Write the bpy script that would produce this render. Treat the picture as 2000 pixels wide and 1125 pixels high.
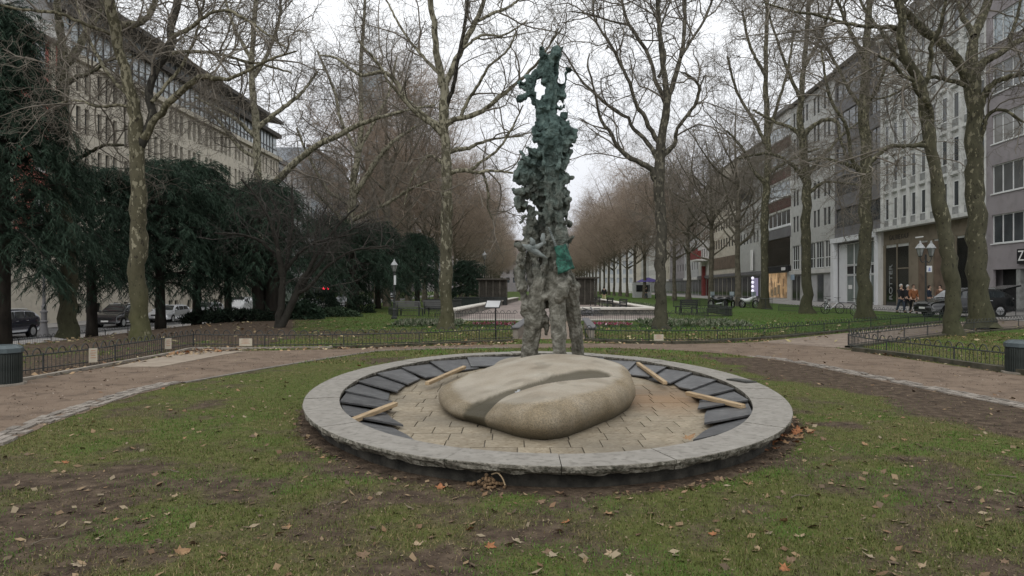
import bpy, math, random
import numpy as np
from mathutils import Vector, Matrix, noise as mnoise

for o in list(bpy.data.objects):
    bpy.data.objects.remove(o)
SC = bpy.context.scene
COL = SC.collection
PI = math.pi
R = math.radians
F, CX, CY, H = 1400.0, 1000.0, 562.5, 1.6      # focal length and centre in photo pixels, eye height in metres

# ------------------------------------------------------------------ camera
cam = bpy.data.cameras.new('camera')
cam.sensor_width = 36.0
cam.lens = 36.0 * F / 2000.0
cam.clip_start = 0.1
cam.clip_end = 3000.0
camo = bpy.data.objects.new('camera', cam)
COL.objects.link(camo)
camo.location = (0, 0, H)
camo.rotation_euler = (R(90), 0, 0)
SC.camera = camo

# ------------------------------------------------------------------ world: overcast sky
W = bpy.data.worlds.new("World")
SC.world = W
W.use_nodes = True
wn = W.node_tree.nodes
wl = W.node_tree.links
wn.clear()
SUN_EL, SUN_AZ = R(48), R(200)
sky = wn.new('ShaderNodeTexSky')
sky.sky_type = 'NISHITA'
sky.sun_disc = False
sky.sun_elevation = SUN_EL
sky.sun_rotation = SUN_AZ
sky.air_density = 1.5
sky.dust_density = 4.0
bw = wn.new('ShaderNodeRGBToBW')
tc = wn.new('ShaderNodeTexCoord')
sep = wn.new('ShaderNodeSeparateXYZ')
ramp = wn.new('ShaderNodeValToRGB')            # overcast dome: paler grey at the horizon, brighter overhead
ramp.color_ramp.elements[0].position = 0.0
ramp.color_ramp.elements[0].color = (5.9, 6.1, 6.7, 1)
ramp.color_ramp.elements[1].position = 0.42
ramp.color_ramp.elements[1].color = (9.8, 10.0, 10.2, 1)
cl = wn.new('ShaderNodeTexNoise')
cl.inputs['Scale'].default_value = 2.2
cl.inputs['Detail'].default_value = 5.0
clm = wn.new('ShaderNodeMapRange')
clm.inputs[3].default_value = 0.93
clm.inputs[4].default_value = 1.07
mulc = wn.new('ShaderNodeMix'); mulc.data_type = 'RGBA'; mulc.blend_type = 'MULTIPLY'; mulc.inputs[0].default_value = 1.0
mixs = wn.new('ShaderNodeMix'); mixs.data_type = 'RGBA'; mixs.inputs[0].default_value = 0.9
bg = wn.new('ShaderNodeBackground')
bg.inputs[1].default_value = 0.1
wo = wn.new('ShaderNodeOutputWorld')
wl.new(tc.outputs['Generated'], sep.inputs[0])
wl.new(sep.outputs[2], ramp.inputs[0])
wl.new(tc.outputs['Generated'], cl.inputs['Vector'])
wl.new(cl.outputs[0], clm.inputs[0])
wl.new(ramp.outputs[0], mulc.inputs[6])
wl.new(clm.outputs[0], mulc.inputs[7])
wl.new(sky.outputs[0], bw.inputs[0])
wl.new(bw.outputs[0], mixs.inputs[6])
wl.new(mulc.outputs[2], mixs.inputs[7])
wl.new(mixs.outputs[2], bg.inputs[0])
wl.new(bg.outputs[0], wo.inputs[0])

sd = bpy.data.lights.new('sun', 'SUN')
sd.energy = 0.6
sd.angle = R(40)
sd.color = (1.0, 0.97, 0.93)
sun = bpy.data.objects.new('sun', sd)
COL.objects.link(sun)
sv = Vector((math.sin(SUN_AZ) * math.cos(SUN_EL), math.cos(SUN_AZ) * math.cos(SUN_EL), math.sin(SUN_EL)))
sun.rotation_euler = sv.to_track_quat('Z', 'Y').to_euler()
sun.location = (0, -20, 60)

SC.render.engine = 'CYCLES'
vs = SC.view_settings
vs.view_transform = 'Standard'
vs.look = 'None'
vs.gamma = 1.0
vs.exposure = 0.42
vs.use_curve_mapping = False
try:
    SC.cycles.max_bounces = 6
    SC.cycles.diffuse_bounces = 3
except Exception:
    pass

# ------------------------------------------------------------------ helpers: space
def P(px, py, D):
    return Vector(((px - CX) / F * D, D, H - (py - CY) / F * D))

def G(px, py, z=0.0):
    D = F * (H - z) / (py - CY)
    return Vector(((px - CX) / F * D, D, z))

def sstep(a, b, x):
    t = np.clip((np.asarray(x, float) - a) / (b - a), 0, 1)
    return t * t * (3 - 2 * t)

def terr(X, Y=0.0):
    """the park falls away towards the street on the left"""
    return -1.3 * sstep(-12.0, -26.0, X)

def tz(x):
    return float(terr(x))

# ------------------------------------------------------------------ helpers: numpy noise
def vnoise(x, y, seed=0):
    x = np.asarray(x, float); y = np.asarray(y, float)
    xi = np.floor(x).astype(np.int64); yi = np.floor(y).astype(np.int64)
    xf = x - xi; yf = y - yi
    def h(a, b):
        n = (a * 374761393 + b * 668265263 + seed * 974711) & 0x7fffffff
        n = ((n ^ (n >> 13)) * 1274126177) & 0x7fffffff
        n = ((n ^ (n >> 16)) * 2246822519) & 0x7fffffff
        return ((n ^ (n >> 15)) & 0xffffff) / float(0xffffff)
    u = xf * xf * (3 - 2 * xf); v = yf * yf * (3 - 2 * yf)
    return (h(xi, yi) * (1 - u) + h(xi + 1, yi) * u) * (1 - v) + (h(xi, yi + 1) * (1 - u) + h(xi + 1, yi + 1) * u) * v

def fbm(x, y, seed=0, oct=4):
    s = 0; a = 0.5; t = 0
    for i in range(oct):
        s = s + a * vnoise(np.asarray(x) * 2 ** i, np.asarray(y) * 2 ** i, seed + i * 17)
        t += a; a *= 0.5
    return s / t

# ------------------------------------------------------------------ helpers: materials
def new_mat(name):
    m = bpy.data.materials.new(name)
    m.use_nodes = True
    nt = m.node_tree
    b = nt.nodes['Principled BSDF']
    return m, nt, b

def c4(c):
    return (c[0], c[1], c[2], 1.0)

def mat(name, c1, c2=None, c3=None, scale=4.0, rough=0.85, bump=0.0, bscale=None, detail=6.0, lo=0.35, hi=0.65, metal=0.0, spec=0.3, stretch=(1, 1, 1), bdist=0.02, coords='Object'):
    m, nt, b = new_mat(name)
    N, L = nt.nodes, nt.links
    b.inputs['Roughness'].default_value = rough
    b.inputs['Metallic'].default_value = metal
    b.inputs['Specular IOR Level'].default_value = spec
    if c2 is None and bump == 0:
        b.inputs['Base Color'].default_value = c4(c1)
        return m
    t = N.new('ShaderNodeTexCoord')
    mp = N.new('ShaderNodeMapping')
    mp.inputs['Scale'].default_value = stretch
    L.new(t.outputs[coords], mp.inputs[0])
    if c2 is not None:
        n = N.new('ShaderNodeTexNoise')
        n.inputs['Scale'].default_value = scale
        n.inputs['Detail'].default_value = detail
        L.new(mp.outputs[0], n.inputs['Vector'])
        r = N.new('ShaderNodeValToRGB')
        r.color_ramp.elements[0].position = lo
        r.color_ramp.elements[0].color = c4(c1)
        r.color_ramp.elements[1].position = hi
        r.color_ramp.elements[1].color = c4(c2)
        L.new(n.outputs[0], r.inputs[0])
        out = r.outputs[0]
        if c3 is not None:
            n2 = N.new('ShaderNodeTexNoise')
            n2.inputs['Scale'].default_value = scale * 2.7
            n2.inputs['Detail'].default_value = detail
            mp2 = N.new('ShaderNodeMapping'); mp2.inputs['Location'].default_value = (7.3, 2.1, 4.4)
            L.new(mp.outputs[0], mp2.inputs[0]); L.new(mp2.outputs[0], n2.inputs['Vector'])
            r2 = N.new('ShaderNodeMapRange'); r2.inputs[1].default_value = 0.5; r2.inputs[2].default_value = 0.68
            L.new(n2.outputs[0], r2.inputs[0])
            mx = N.new('ShaderNodeMix'); mx.data_type = 'RGBA'
            L.new(r2.outputs[0], mx.inputs[0]); L.new(out, mx.inputs[6]); mx.inputs[7].default_value = c4(c3)
            out = mx.outputs[2]
        L.new(out, b.inputs['Base Color'])
    else:
        b.inputs['Base Color'].default_value = c4(c1)
    if bump:
        nb = N.new('ShaderNodeTexNoise')
        nb.inputs['Scale'].default_value = bscale or scale * 6
        nb.inputs['Detail'].default_value = 8.0
        L.new(mp.outputs[0], nb.inputs['Vector'])
        bp = N.new('ShaderNodeBump')
        bp.inputs['Strength'].default_value = bump
        bp.inputs['Distance'].default_value = bdist
        L.new(nb.outputs[0], bp.inputs['Height'])
        L.new(bp.outputs[0], b.inputs['Normal'])
    return m

def attr_mat(name, attr, rough=0.8, spec=0.2, sheen=0.0, trans=0.0):
    m, nt, b = new_mat(name)
    a = nt.nodes.new('ShaderNodeAttribute'); a.attribute_name = attr
    nt.links.new(a.outputs['Color'], b.inputs['Base Color'])
    b.inputs['Roughness'].default_value = rough
    b.inputs['Specular IOR Level'].default_value = spec
    return m

def emit_mat(name, col, s):
    m, nt, b = new_mat(name)
    b.inputs['Base Color'].default_value = c4(col)
    b.inputs['Emission Color'].default_value = c4(col)
    b.inputs['Emission Strength'].default_value = s
    return m

def objrand(m, amt=0.15, sat=0.0):
    """each object gets its own slight lightness"""
    nt = m.node_tree; N, L = nt.nodes, nt.links
    b = N['Principled BSDF']
    oi = N.new('ShaderNodeObjectInfo')
    mr = N.new('ShaderNodeMapRange'); mr.inputs[3].default_value = 1 - amt; mr.inputs[4].default_value = 1 + amt
    L.new(oi.outputs['Random'], mr.inputs[0])
    mx = N.new('ShaderNodeMix'); mx.data_type = 'RGBA'; mx.blend_type = 'MULTIPLY'; mx.inputs[0].default_value = 1
    s = b.inputs['Base Color']
    if s.links:
        L.new(s.links[0].from_socket, mx.inputs[6])
    else:
        mx.inputs[6].default_value = s.default_value
    L.new(mr.outputs[0], mx.inputs[7])
    L.new(mx.outputs[2], s)
    return m

# ------------------------------------------------------------------ helpers: objects
def tag(o, label=None, cat=None, group=None, kind=None):
    if label: o['label'] = label
    if cat: o['category'] = cat
    if group: o['group'] = group
    if kind: o['kind'] = kind
    return o

def thing(name, loc, label, cat, group=None, rz=0.0):
    o = bpy.data.objects.new(name, None)
    COL.objects.link(o)
    o.empty_display_size = 0.2
    o.location = loc
    o.rotation_euler = (0, 0, rz)
    return tag(o, label, cat, group)

def link(name, me, parent=None, loc=None, rot=None, scale=None):
    o = bpy.data.objects.new(name, me)
    COL.objects.link(o)
    if parent is not None: o.parent = parent
    if loc is not None: o.location = loc
    if rot is not None: o.rotation_euler = rot
    if scale is not None: o.scale = scale
    return o

KIDS = {}
def copy_tree(o, parent=None):
    c = o.copy(); COL.objects.link(c)
    if parent is not None: c.parent = parent
    for ch in list(o.children): copy_tree(ch, c)
    return c

def np_mesh(name, V, Fq, m=None, smooth=False, cols=None):
    """V (n,3), Fq (m,3 or 4) int"""
    me = bpy.data.meshes.new(name)
    V = np.asarray(V, np.float32); Fq = np.asarray(Fq, np.int32)
    k = Fq.shape[1]
    me.vertices.add(len(V)); me.vertices.foreach_set('co', V.ravel())
    me.loops.add(Fq.size); me.loops.foreach_set('vertex_index', Fq.ravel())
    me.polygons.add(len(Fq))
    me.polygons.foreach_set('loop_start', np.arange(0, Fq.size, k, dtype=np.int32))
    me.polygons.foreach_set('loop_total', np.full(len(Fq), k, np.int32))
    me.update(calc_edges=True)
    if smooth: me.polygons.foreach_set('use_smooth', np.ones(len(Fq), bool))
    if cols is not None:
        a = me.color_attributes.new('Col', 'FLOAT_COLOR', 'POINT')
        cc = np.ones((len(V), 4), np.float32); cc[:, :3] = cols
        a.data.foreach_set('color', cc.ravel())
    if m: me.materials.append(m)
    return me

class MB:
    """collects simple shapes into one mesh"""
    def __init__(s): s.v = []; s.f = []; s.mi = []; s.cur = 0
    def add(s, vs_, fs):
        b = len(s.v); s.v.extend([tuple(q) for q in vs_])
        for q in fs: s.f.append(tuple(i + b for i in q)); s.mi.append(s.cur)
        return s
    def box(s, x0, x1, y0, y1, z0, z1, M=None):
        vs_ = [Vector(q) for q in ((x0,y0,z0),(x1,y0,z0),(x1,y1,z0),(x0,y1,z0),(x0,y0,z1),(x1,y0,z1),(x1,y1,z1),(x0,y1,z1))]
        if M is not None: vs_ = [M @ q for q in vs_]
        return s.add(vs_, ((0,3,2,1),(4,5,6,7),(0,1,5,4),(1,2,6,5),(2,3,7,6),(3,0,4,7)))
    def quad(s, a, b, c, d): return s.add((a, b, c, d), ((0, 1, 2, 3),))
    def tube(s, pts, rad, n=8, caps=True):
        pts = [Vector(p) for p in pts]
        if not hasattr(rad, '__len__'): rad = [rad] * len(pts)
        b = len(s.v); k = len(pts)
        t0 = (pts[1] - pts[0]).normalized()
        ref = Vector((0, 0, 1)) if abs(t0.z) < 0.9 else Vector((1, 0, 0))
        u = t0.cross(ref).normalized()
        for i, p in enumerate(pts):
            t = (pts[min(i + 1, k - 1)] - pts[max(i - 1, 0)]).normalized()
            u = (u - t * u.dot(t)).normalized(); w = t.cross(u)
            for j in range(n):
                a = 2 * PI * j / n
                s.v.append(tuple(p + (u * math.cos(a) + w * math.sin(a)) * rad[i]))
        for i in range(k - 1):
            for j in range(n):
                s.f.append((b + i*n + j, b + i*n + (j+1) % n, b + (i+1)*n + (j+1) % n, b + (i+1)*n + j)); s.mi.append(s.cur)
        if caps:
            s.f.append(tuple(b + j for j in reversed(range(n)))); s.mi.append(s.cur)
            s.f.append(tuple(b + (k-1)*n + j for j in range(n))); s.mi.append(s.cur)
        return s
    def lathe(s, prof, n=16, c=(0, 0, 0), M=None, caps=True):
        b = len(s.v); k = len(prof)
        for r_, z in prof:
            for j in range(n):
                a = 2 * PI * j / n
                q = Vector((c[0] + r_ * math.cos(a), c[1] + r_ * math.sin(a), c[2] + z))
                s.v.append(tuple(M @ q if M is not None else q))
        for i in range(k - 1):
            for j in range(n):
                s.f.append((b + i*n + j, b + i*n + (j+1) % n, b + (i+1)*n + (j+1) % n, b + (i+1)*n + j)); s.mi.append(s.cur)
        if caps:
            s.f.append(tuple(b + j for j in reversed(range(n)))); s.mi.append(s.cur)
            s.f.append(tuple(b + (k-1)*n + j for j in range(n))); s.mi.append(s.cur)
        return s
    def ball(s, c, r_, n=8, m=6, sc=(1, 1, 1)):
        prof = [(max(1e-4, math.sin(PI * i / m)), -math.cos(PI * i / m)) for i in range(m + 1)]
        b = len(s.v); s.lathe(prof, n, caps=False)
        for i in range(b, len(s.v)):
            q = s.v[i]; s.v[i] = (c[0] + q[0]*r_*sc[0], c[1] + q[1]*r_*sc[1], c[2] + q[2]*r_*sc[2])
        return s
    def prism(s, poly, z0, z1):
        n = len(poly); b = len(s.v)
        for z in (z0, z1):
            for p in poly: s.v.append((p[0], p[1], z))
        s.f.append(tuple(b + i for i in reversed(range(n)))); s.mi.append(s.cur)
        s.f.append(tuple(b + n + i for i in range(n))); s.mi.append(s.cur)
        for i in range(n):
            j = (i + 1) % n
            s.f.append((b + i, b + j, b + n + j, b + n + i)); s.mi.append(s.cur)
        return s
    def loft(s, secs, closed=True, caps=True):
        n = len(secs[0]); b = len(s.v)
        for q in secs: s.v.extend([tuple(p) for p in q])
        for i in range(len(secs) - 1):
            for j in range(n if closed else n - 1):
                s.f.append((b+i*n+j, b+i*n+(j+1) % n, b+(i+1)*n+(j+1) % n, b+(i+1)*n+j)); s.mi.append(s.cur)
        if caps and closed:
            s.f.append(tuple(b + j for j in reversed(range(n)))); s.mi.append(s.cur)
            s.f.append(tuple(b + (len(secs)-1)*n + j for j in range(n))); s.mi.append(s.cur)
        return s
    def mesh(s, name, mats, smooth=False):
        me = bpy.data.meshes.new(name)
        me.from_pydata(s.v, [], s.f)
        if not isinstance(mats, (list, tuple)): mats = [mats]
        for m in mats: me.materials.append(m)
        if len(mats) > 1: me.polygons.foreach_set('material_index', s.mi)
        if smooth: me.polygons.foreach_set('use_smooth', [True] * len(me.polygons))
        me.update()
        return me
    def build(s, name, mats, parent=None, loc=None, smooth=False, rot=None):
        return link(name, s.mesh(name, mats, smooth), parent, loc, rot)

def bevel(o, w=0.02, seg=2):
    m = o.modifiers.new('bevel', 'BEVEL'); m.width = w; m.segments = seg; m.limit_method = 'ANGLE'
    return o

# many tubes at once: Pn (n,k,3), Rn (n,k)
def np_tubes(Pn, Rn, sides, rng):
    n, k, _ = Pn.shape
    T = np.empty_like(Pn)
    T[:, 1:-1] = Pn[:, 2:] - Pn[:, :-2]; T[:, 0] = Pn[:, 1] - Pn[:, 0]; T[:, -1] = Pn[:, -1] - Pn[:, -2]
    T /= np.linalg.norm(T, axis=2, keepdims=True) + 1e-9
    ref = np.where(np.abs(T[:, :1, 2:3]) < 0.8, np.array([0., 0., 1.]), np.array([1., 0., 0.]))
    U = np.cross(T, np.broadcast_to(ref, T.shape)); U /= np.linalg.norm(U, axis=2, keepdims=True) + 1e-9
    Wv = np.cross(T, U)
    a = np.arange(sides) * 2 * PI / sides
    V = Pn[:, :, None, :] + Rn[:, :, None, None] * (U[:, :, None, :] * np.cos(a)[None, None, :, None] + Wv[:, :, None, :] * np.sin(a)[None, None, :, None])
    i = np.arange(n)[:, None, None] * k * sides; j = np.arange(k - 1)[None, :, None] * sides; s_ = np.arange(sides)[None, None, :]
    s2 = (s_ + 1) % sides
    Fq = np.stack([i + j + s_, i + j + s2, i + j + sides + s2, i + j + sides + s_], -1).reshape(-1, 4)
    return V.reshape(-1, 3), Fq

def resample(pts, m):
    """Catmull-Rom through pts (k,d) -> (m,d)"""
    pts = np.asarray(pts, float)
    k = len(pts)
    if k == 2:
        t = np.linspace(0, 1, m)[:, None]; return pts[0] * (1 - t) + pts[1] * t
    q = np.vstack([2 * pts[0] - pts[1], pts, 2 * pts[-1] - pts[-2]])
    seg = np.linalg.norm(np.diff(pts[:, :3], axis=0), axis=1); cum = np.concatenate([[0], np.cumsum(seg)])
    s_ = np.linspace(0, cum[-1], m)
    i = np.clip(np.searchsorted(cum, s_, side='right') - 1, 0, k - 2)
    t = ((s_ - cum[i]) / (seg[i] + 1e-9))[:, None]
    p0, p1, p2, p3 = q[i], q[i+1], q[i+2], q[i+3]
    return 0.5 * (2*p1 + (p2-p0)*t + (2*p0-5*p1+4*p2-p3)*t*t + (3*p1-p0-3*p2+p3)*t**3)

# ------------------------------------------------------------------ shared materials
M = {}
M['iron'] = mat('dark_iron', (.022, .025, .025), (.045, .047, .043), scale=9, rough=.6, spec=.4)
M['iron_green'] = mat('green_iron', (.012, .022, .02), (.03, .036, .032), scale=8, rough=.55)
M['granite'] = mat('granite', (.215, .199, .174), (.28, .262, .232), (.17, .157, .136), scale=5, rough=.75, bump=.25, bscale=90, lo=.3, hi=.7)
M['granite_rough'] = mat('rough_granite', (.10, .09, .07), (.27, .25, .21), (.05, .05, .035), scale=11, rough=.95, bump=.9, bscale=35, bdist=.03)
M['dark_stone'] = mat('dark_wall_stone', (.018, .017, .014), (.06, .055, .045), scale=6, rough=.95, bump=.6, bscale=30)
M['slate'] = objrand(mat('dark_slate', (.055, .055, .056), (.085, .085, .086), (.11, .109, .108), scale=3, rough=.45, bump=.15, bscale=40), .2)
M['tile'] = objrand(mat('paving_tile', (.225, .188, .132), (.30, .256, .188), (.175, .135, .086), scale=3.0, rough=.7, bump=.2, bscale=50, coords='Object'), .14)
def tile_stain(m):
    # rust and damp that the whole floor shares: placed in the world, not per tile
    nt = m.node_tree; N, L = nt.nodes, nt.links; b = N['Principled BSDF']
    g = N.new('ShaderNodeNewGeometry'); vd = N.new('ShaderNodeVectorMath'); vd.operation = 'DISTANCE'; vd.inputs[1].default_value = (2.15, 10.3, 0); L.new(g.outputs['Position'], vd.inputs[0])
    n = N.new('ShaderNodeTexNoise'); n.inputs['Scale'].default_value = 1.7; n.inputs['Detail'].default_value = 7; L.new(g.outputs['Position'], n.inputs['Vector'])
    ad = N.new('ShaderNodeMath'); ad.operation = 'MULTIPLY_ADD'; L.new(n.outputs[0], ad.inputs[0]); ad.inputs[1].default_value = 1.6; L.new(vd.outputs['Value'], ad.inputs[2])
    r = N.new('ShaderNodeMapRange'); r.inputs[1].default_value = 2.3; r.inputs[2].default_value = 1.2; r.inputs[3].default_value = 0; r.inputs[4].default_value = .75; L.new(ad.outputs[0], r.inputs[0])
    src = b.inputs['Base Color'].links[0].from_socket
    mx = N.new('ShaderNodeMix'); mx.data_type = 'RGBA'; L.new(r.outputs[0], mx.inputs[0]); L.new(src, mx.inputs[6]); mx.inputs[7].default_value = (.23, .135, .065, 1)
    n2 = N.new('ShaderNodeTexNoise'); n2.inputs['Scale'].default_value = .8; n2.inputs['Detail'].default_value = 8; L.new(g.outputs['Position'], n2.inputs['Vector'])
    r2 = N.new('ShaderNodeMapRange'); r2.inputs[1].default_value = .46; r2.inputs[2].default_value = .68; r2.inputs[3].default_value = 0; r2.inputs[4].default_value = .62; L.new(n2.outputs[0], r2.inputs[0])
    m2 = N.new('ShaderNodeMix'); m2.data_type = 'RGBA'; L.new(r2.outputs[0], m2.inputs[0]); L.new(mx.outputs[2], m2.inputs[6]); m2.inputs[7].default_value = (.12, .105, .08, 1)
    L.new(m2.outputs[2], b.inputs['Base Color'])
tile_stain(M['tile'])
M['wood'] = mat('pale_timber', (.33, .235, .135), (.46, .35, .22), (.25, .18, .11), scale=2.2, rough=.75, stretch=(1, 14, 14), bump=.25)
M['bark_far'] = mat('avenue_bark', (.075, .066, .048), (.16, .142, .108), scale=3, rough=.95)
M['twig'] = objrand(mat('twig_bark', (.12, .104, .084), (.23, .204, .168), scale=1.2, rough=.95), .12)
M['twig_brown'] = objrand(mat('brown_twig_bark', (.225, .172, .13), (.36, .29, .23), scale=.6, rough=.95), .12)
M['twig_dark'] = mat('dark_twig_bark', (.04, .036, .032), (.095, .085, .075), scale=1.2, rough=.95)
M['glass'] = mat('window_glass', (.03, .036, .04), (.07, .08, .085), scale=.5, rough=.08, spec=.6)
def blinds(m):
    nt = m.node_tree; N, L = nt.nodes, nt.links; b = N['Principled BSDF']
    oi = N.new('ShaderNodeObjectInfo'); r = N.new('ShaderNodeValToRGB'); r.color_ramp.interpolation = 'CONSTANT'; e = r.color_ramp.elements
    e.new(.5); e.new(.75)
    for q, (p, c) in zip(e, ((0, (0, 0, 0)), (.45, (.25, .25, .25)), (.70, (.0, .0, .0)), (.86, (.75, .75, .75)))): q.position = p; q.color = c4(c)
    L.new(oi.outputs['Random'], r.inputs[0]); mx = N.new('ShaderNodeMix'); mx.data_type = 'RGBA'; L.new(r.outputs[0], mx.inputs[0]); L.new(b.inputs['Base Color'].links[0].from_socket, mx.inputs[6]); mx.inputs[7].default_value = (.26, .25, .23, 1)
    L.new(mx.outputs[2], b.inputs['Base Color']); return m
blinds(M['glass'])
M['glass_sky'] = mat('pale_window_glass', (.22, .26, .28), (.30, .35, .37), scale=.4, rough=.12, spec=.6)
M['glass_dark'] = mat('dark_shop_glass', (.008, .01, .01), (.02, .022, .022), scale=.4, rough=.08, spec=.5)
M['white_frame'] = mat('white_frame', (.62, .63, .62), (.70, .71, .70), scale=2, rough=.5)
M['black'] = mat('black_rubber', (.012, .012, .012), (.02, .02, .02), scale=5, rough=.8)
M['steel'] = mat('bright_steel', (.45, .46, .47), (.55, .56, .57), scale=5, rough=.35, metal=.6)
M['skin'] = mat('skin', (.45, .29, .21), (.5, .33, .25), scale=6, rough=.6)
M['grass'] = attr_mat('grass_blade', 'Col', rough=.65, spec=.2)
# ================================================================== GROUND
rng = np.random.default_rng(5)
def poly_g(pts, z=0.0): return [G(x, y, 0.0)[:2] for x, y in pts]

PATH_IN = [(-420,1060),(-200,960),(0,873),(100,828),(240,780),(300,763),(360,748),(540,716),(700,691),(760,684.5),(900,680.5),(1000,679.5),(1150,679.5),(1250,681.5),(1400,690),(1540,708),(1700,741),(1860,773),(2000,801),(2200,845),(2500,920)]
PATH_OUT = [(-420,900),(-60,762),(40,746),(220,716),(340,696),(400,689),(480,686),(650,682),(760,678),(1000,672.5),(1150,671),(1300,672),(1400,671),(1480,668.5),(1560,668),(1655,684),(1700,691),(1960,729),(2100,750),(2300,790),(2500,835)]
pin = resample([[*G(x, y)[:2], 0] for x, y in PATH_IN], 160)[:, :2]
pout = resample([[*G(x, y)[:2], 0] for x, y in PATH_OUT], 160)[:, :2]

def in_poly(X, Y, poly):
    X = np.asarray(X); ins = np.zeros(X.shape, bool); n = len(poly)
    for i in range(n):
        x1, y1 = poly[i]; x2, y2 = poly[(i + 1) % n]
        c = ((y1 > Y) != (y2 > Y)) & (X < (x2 - x1) * (Y - y1) / ((y2 - y1) + 1e-12) + x1)
        ins ^= c
    return ins

def dist_line(X, Y, line):
    d = np.full(np.asarray(X).shape, 1e9)
    for i in range(len(line) - 1):
        ax, ay = line[i]; bx, by = line[i+1]
        dx, dy = bx - ax, by - ay
        t = np.clip(((X - ax) * dx + (Y - ay) * dy) / (dx*dx + dy*dy + 1e-12), 0, 1)
        d = np.minimum(d, np.hypot(X - ax - t * dx, Y - ay - t * dy))
    return d

BCX, BCY, BA, BB = .415, 10.74, 3.23, 5.13        # basin: centre and outer half axes
BRANCH = poly_g([(1478,668.5),(1640,652),(1850,631),(2100,611),(2100,632),(2000,641),(1850,654),(1657,681)])
axis_path = [(0.05,22.3),(2.35,22.3),(2.85,34.6),(0.5,34.6)]
path_poly = [tuple(p) for p in pin] + [tuple(p) for p in pout[::-1]]

def grass_mask(X, Y):
    """share of the ground covered by grass"""
    n1 = fbm(X / 1.5, Y / 1.5, 3); n2 = fbm(X / .42, Y / .42, 8); n3 = fbm(X / 4.0, Y / 4.0, 21, 3)
    base = .62 - .08 * sstep(7.6, 4.8, Y) - .03 * sstep(-1.5, -4.5, X) * sstep(9.5, 7, Y)
    base = base + .30 * np.exp(-(((X + 3.2) / 2.4) ** 2 + ((Y - 11.5) / 4.) ** 2)) + .16 * np.exp(-(((X - 5.0) / 2.) ** 2 + ((Y - 12) / 4.) ** 2))
    base = np.where(Y > 15.2, .72, base)
    far = (Y > 22.4)
    base = np.where(far, .95, base)
    base = np.where(far & (X < -.26 * Y), .55, base)
    base = np.where(far & (X < -.305 * Y) & (Y < 70), .06, base)
    base = np.where(far & (Y < 27.5) & (X < -.12 * Y) & (X > -.30 * Y), .5, base)
    base = np.where((X < -7) & (Y < 24) & (Y > 11), .28, base)
    g = base + .55 * (n1 - .5) + .95 * (n2 - .5) + .40 * (n3 - .5)
    g = np.where(far, base + .35 * (n1 - .5) + .3 * (n2 - .5), g)
    e = np.hypot((X - BCX) / BA, (Y - BCY) / BB)
    g = g * sstep(1.0, 1.012 + .035 * n1, e)
    # worn strip beside the right-hand path
    dw = dist_line(X, Y, pin[95:]) + .9 * (n1 - .5)
    g = np.where((X > 4.5) & (Y < 16.5), g * sstep(.75, 1.9, dw), g)
    return np.clip(sstep(.16, .88, g), 0, 1)

xs = np.concatenate([np.array([-900,-500,-300,-200,-140,-100,-80,-65,-55]), np.arange(-48,-14,1.0), np.arange(-14,-8,.3), np.arange(-8,9,.11), np.arange(9,22,.3), np.arange(22,50,2.0), np.array([55,70,100,150,250,500,900])])
ys = np.concatenate([np.array([-60,-20,-8,-2,1]), np.arange(2.5,16.5,.115), np.arange(16.5,40,.3), np.arange(40,100,1.5), np.array([105,120,140,170,200,250,320,420,600,1000,1600])])
GX, GY = np.meshgrid(xs, ys)
GZ = terr(GX)
near = (np.abs(GX) < 12) & (GY > 2) & (GY < 16.4)
gm = grass_mask(GX, GY)
ny, nx = GX.shape
idx = np.arange(ny * nx).reshape(ny, nx)
Fg = np.stack([idx[:-1, :-1], idx[:-1, 1:], idx[1:, 1:], idx[1:, :-1]], -1).reshape(-1, 4)
me = np_mesh('ground', np.stack([GX, GY, GZ], -1).reshape(-1, 3), Fg, smooth=True)
lush_ = np.where(GY > 26, np.where(GX > 5, 1.0, .7), .0) * gm
al = me.attributes.new('lush', 'FLOAT', 'POINT'); al.data.foreach_set('value', lush_.ravel().astype(np.float32))
at = me.attributes.new('grass', 'FLOAT', 'POINT'); at.data.foreach_set('value', gm.ravel().astype(np.float32))

m, nt, b = new_mat('lawn_and_soil')
N, L = nt.nodes, nt.links
a = N.new('ShaderNodeAttribute'); a.attribute_name = 'grass'
t = N.new('ShaderNodeTexCoord')
def nz(scale, detail=6, dist=0.0):
    n = N.new('ShaderNodeTexNoise'); n.inputs['Scale'].default_value = scale; n.inputs['Detail'].default_value = detail; n.inputs['Distortion'].default_value = dist
    L.new(t.outputs['Object'], n.inputs['Vector']); return n
def rmp(src, *st):
    r = N.new('ShaderNodeValToRGB'); e = r.color_ramp.elements
    while len(e) < len(st): e.new(.5)
    for q, (p, c) in zip(e, st): q.position = p; q.color = c4(c)
    L.new(src, r.inputs[0]); return r.outputs[0]
soil = rmp(nz(7, 10).outputs[0], (.28, (.032, .023, .016)), (.5, (.074, .053, .037)), (.72, (.125, .093, .064)))
green = rmp(nz(9, 9).outputs[0], (.25, (.05, .05, .016)), (.5, (.086, .095, .026)), (.75, (.13, .118, .05)))
n3 = nz(28, 8)
ad = N.new('ShaderNodeMath'); ad.operation = 'MULTIPLY_ADD'; ad.inputs[1].default_value = 1.3; L.new(a.outputs['Fac'], ad.inputs[0])
sb = N.new('ShaderNodeMath'); sb.operation = 'SUBTRACT'; L.new(n3.outputs[0], sb.inputs[0]); sb.inputs[1].default_value = .62
L.new(sb.outputs[0], ad.inputs[2])
mr = N.new('ShaderNodeMapRange'); mr.inputs[1].default_value = .2; mr.inputs[2].default_value = .85; L.new(ad.outputs[0], mr.inputs[0])
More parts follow.
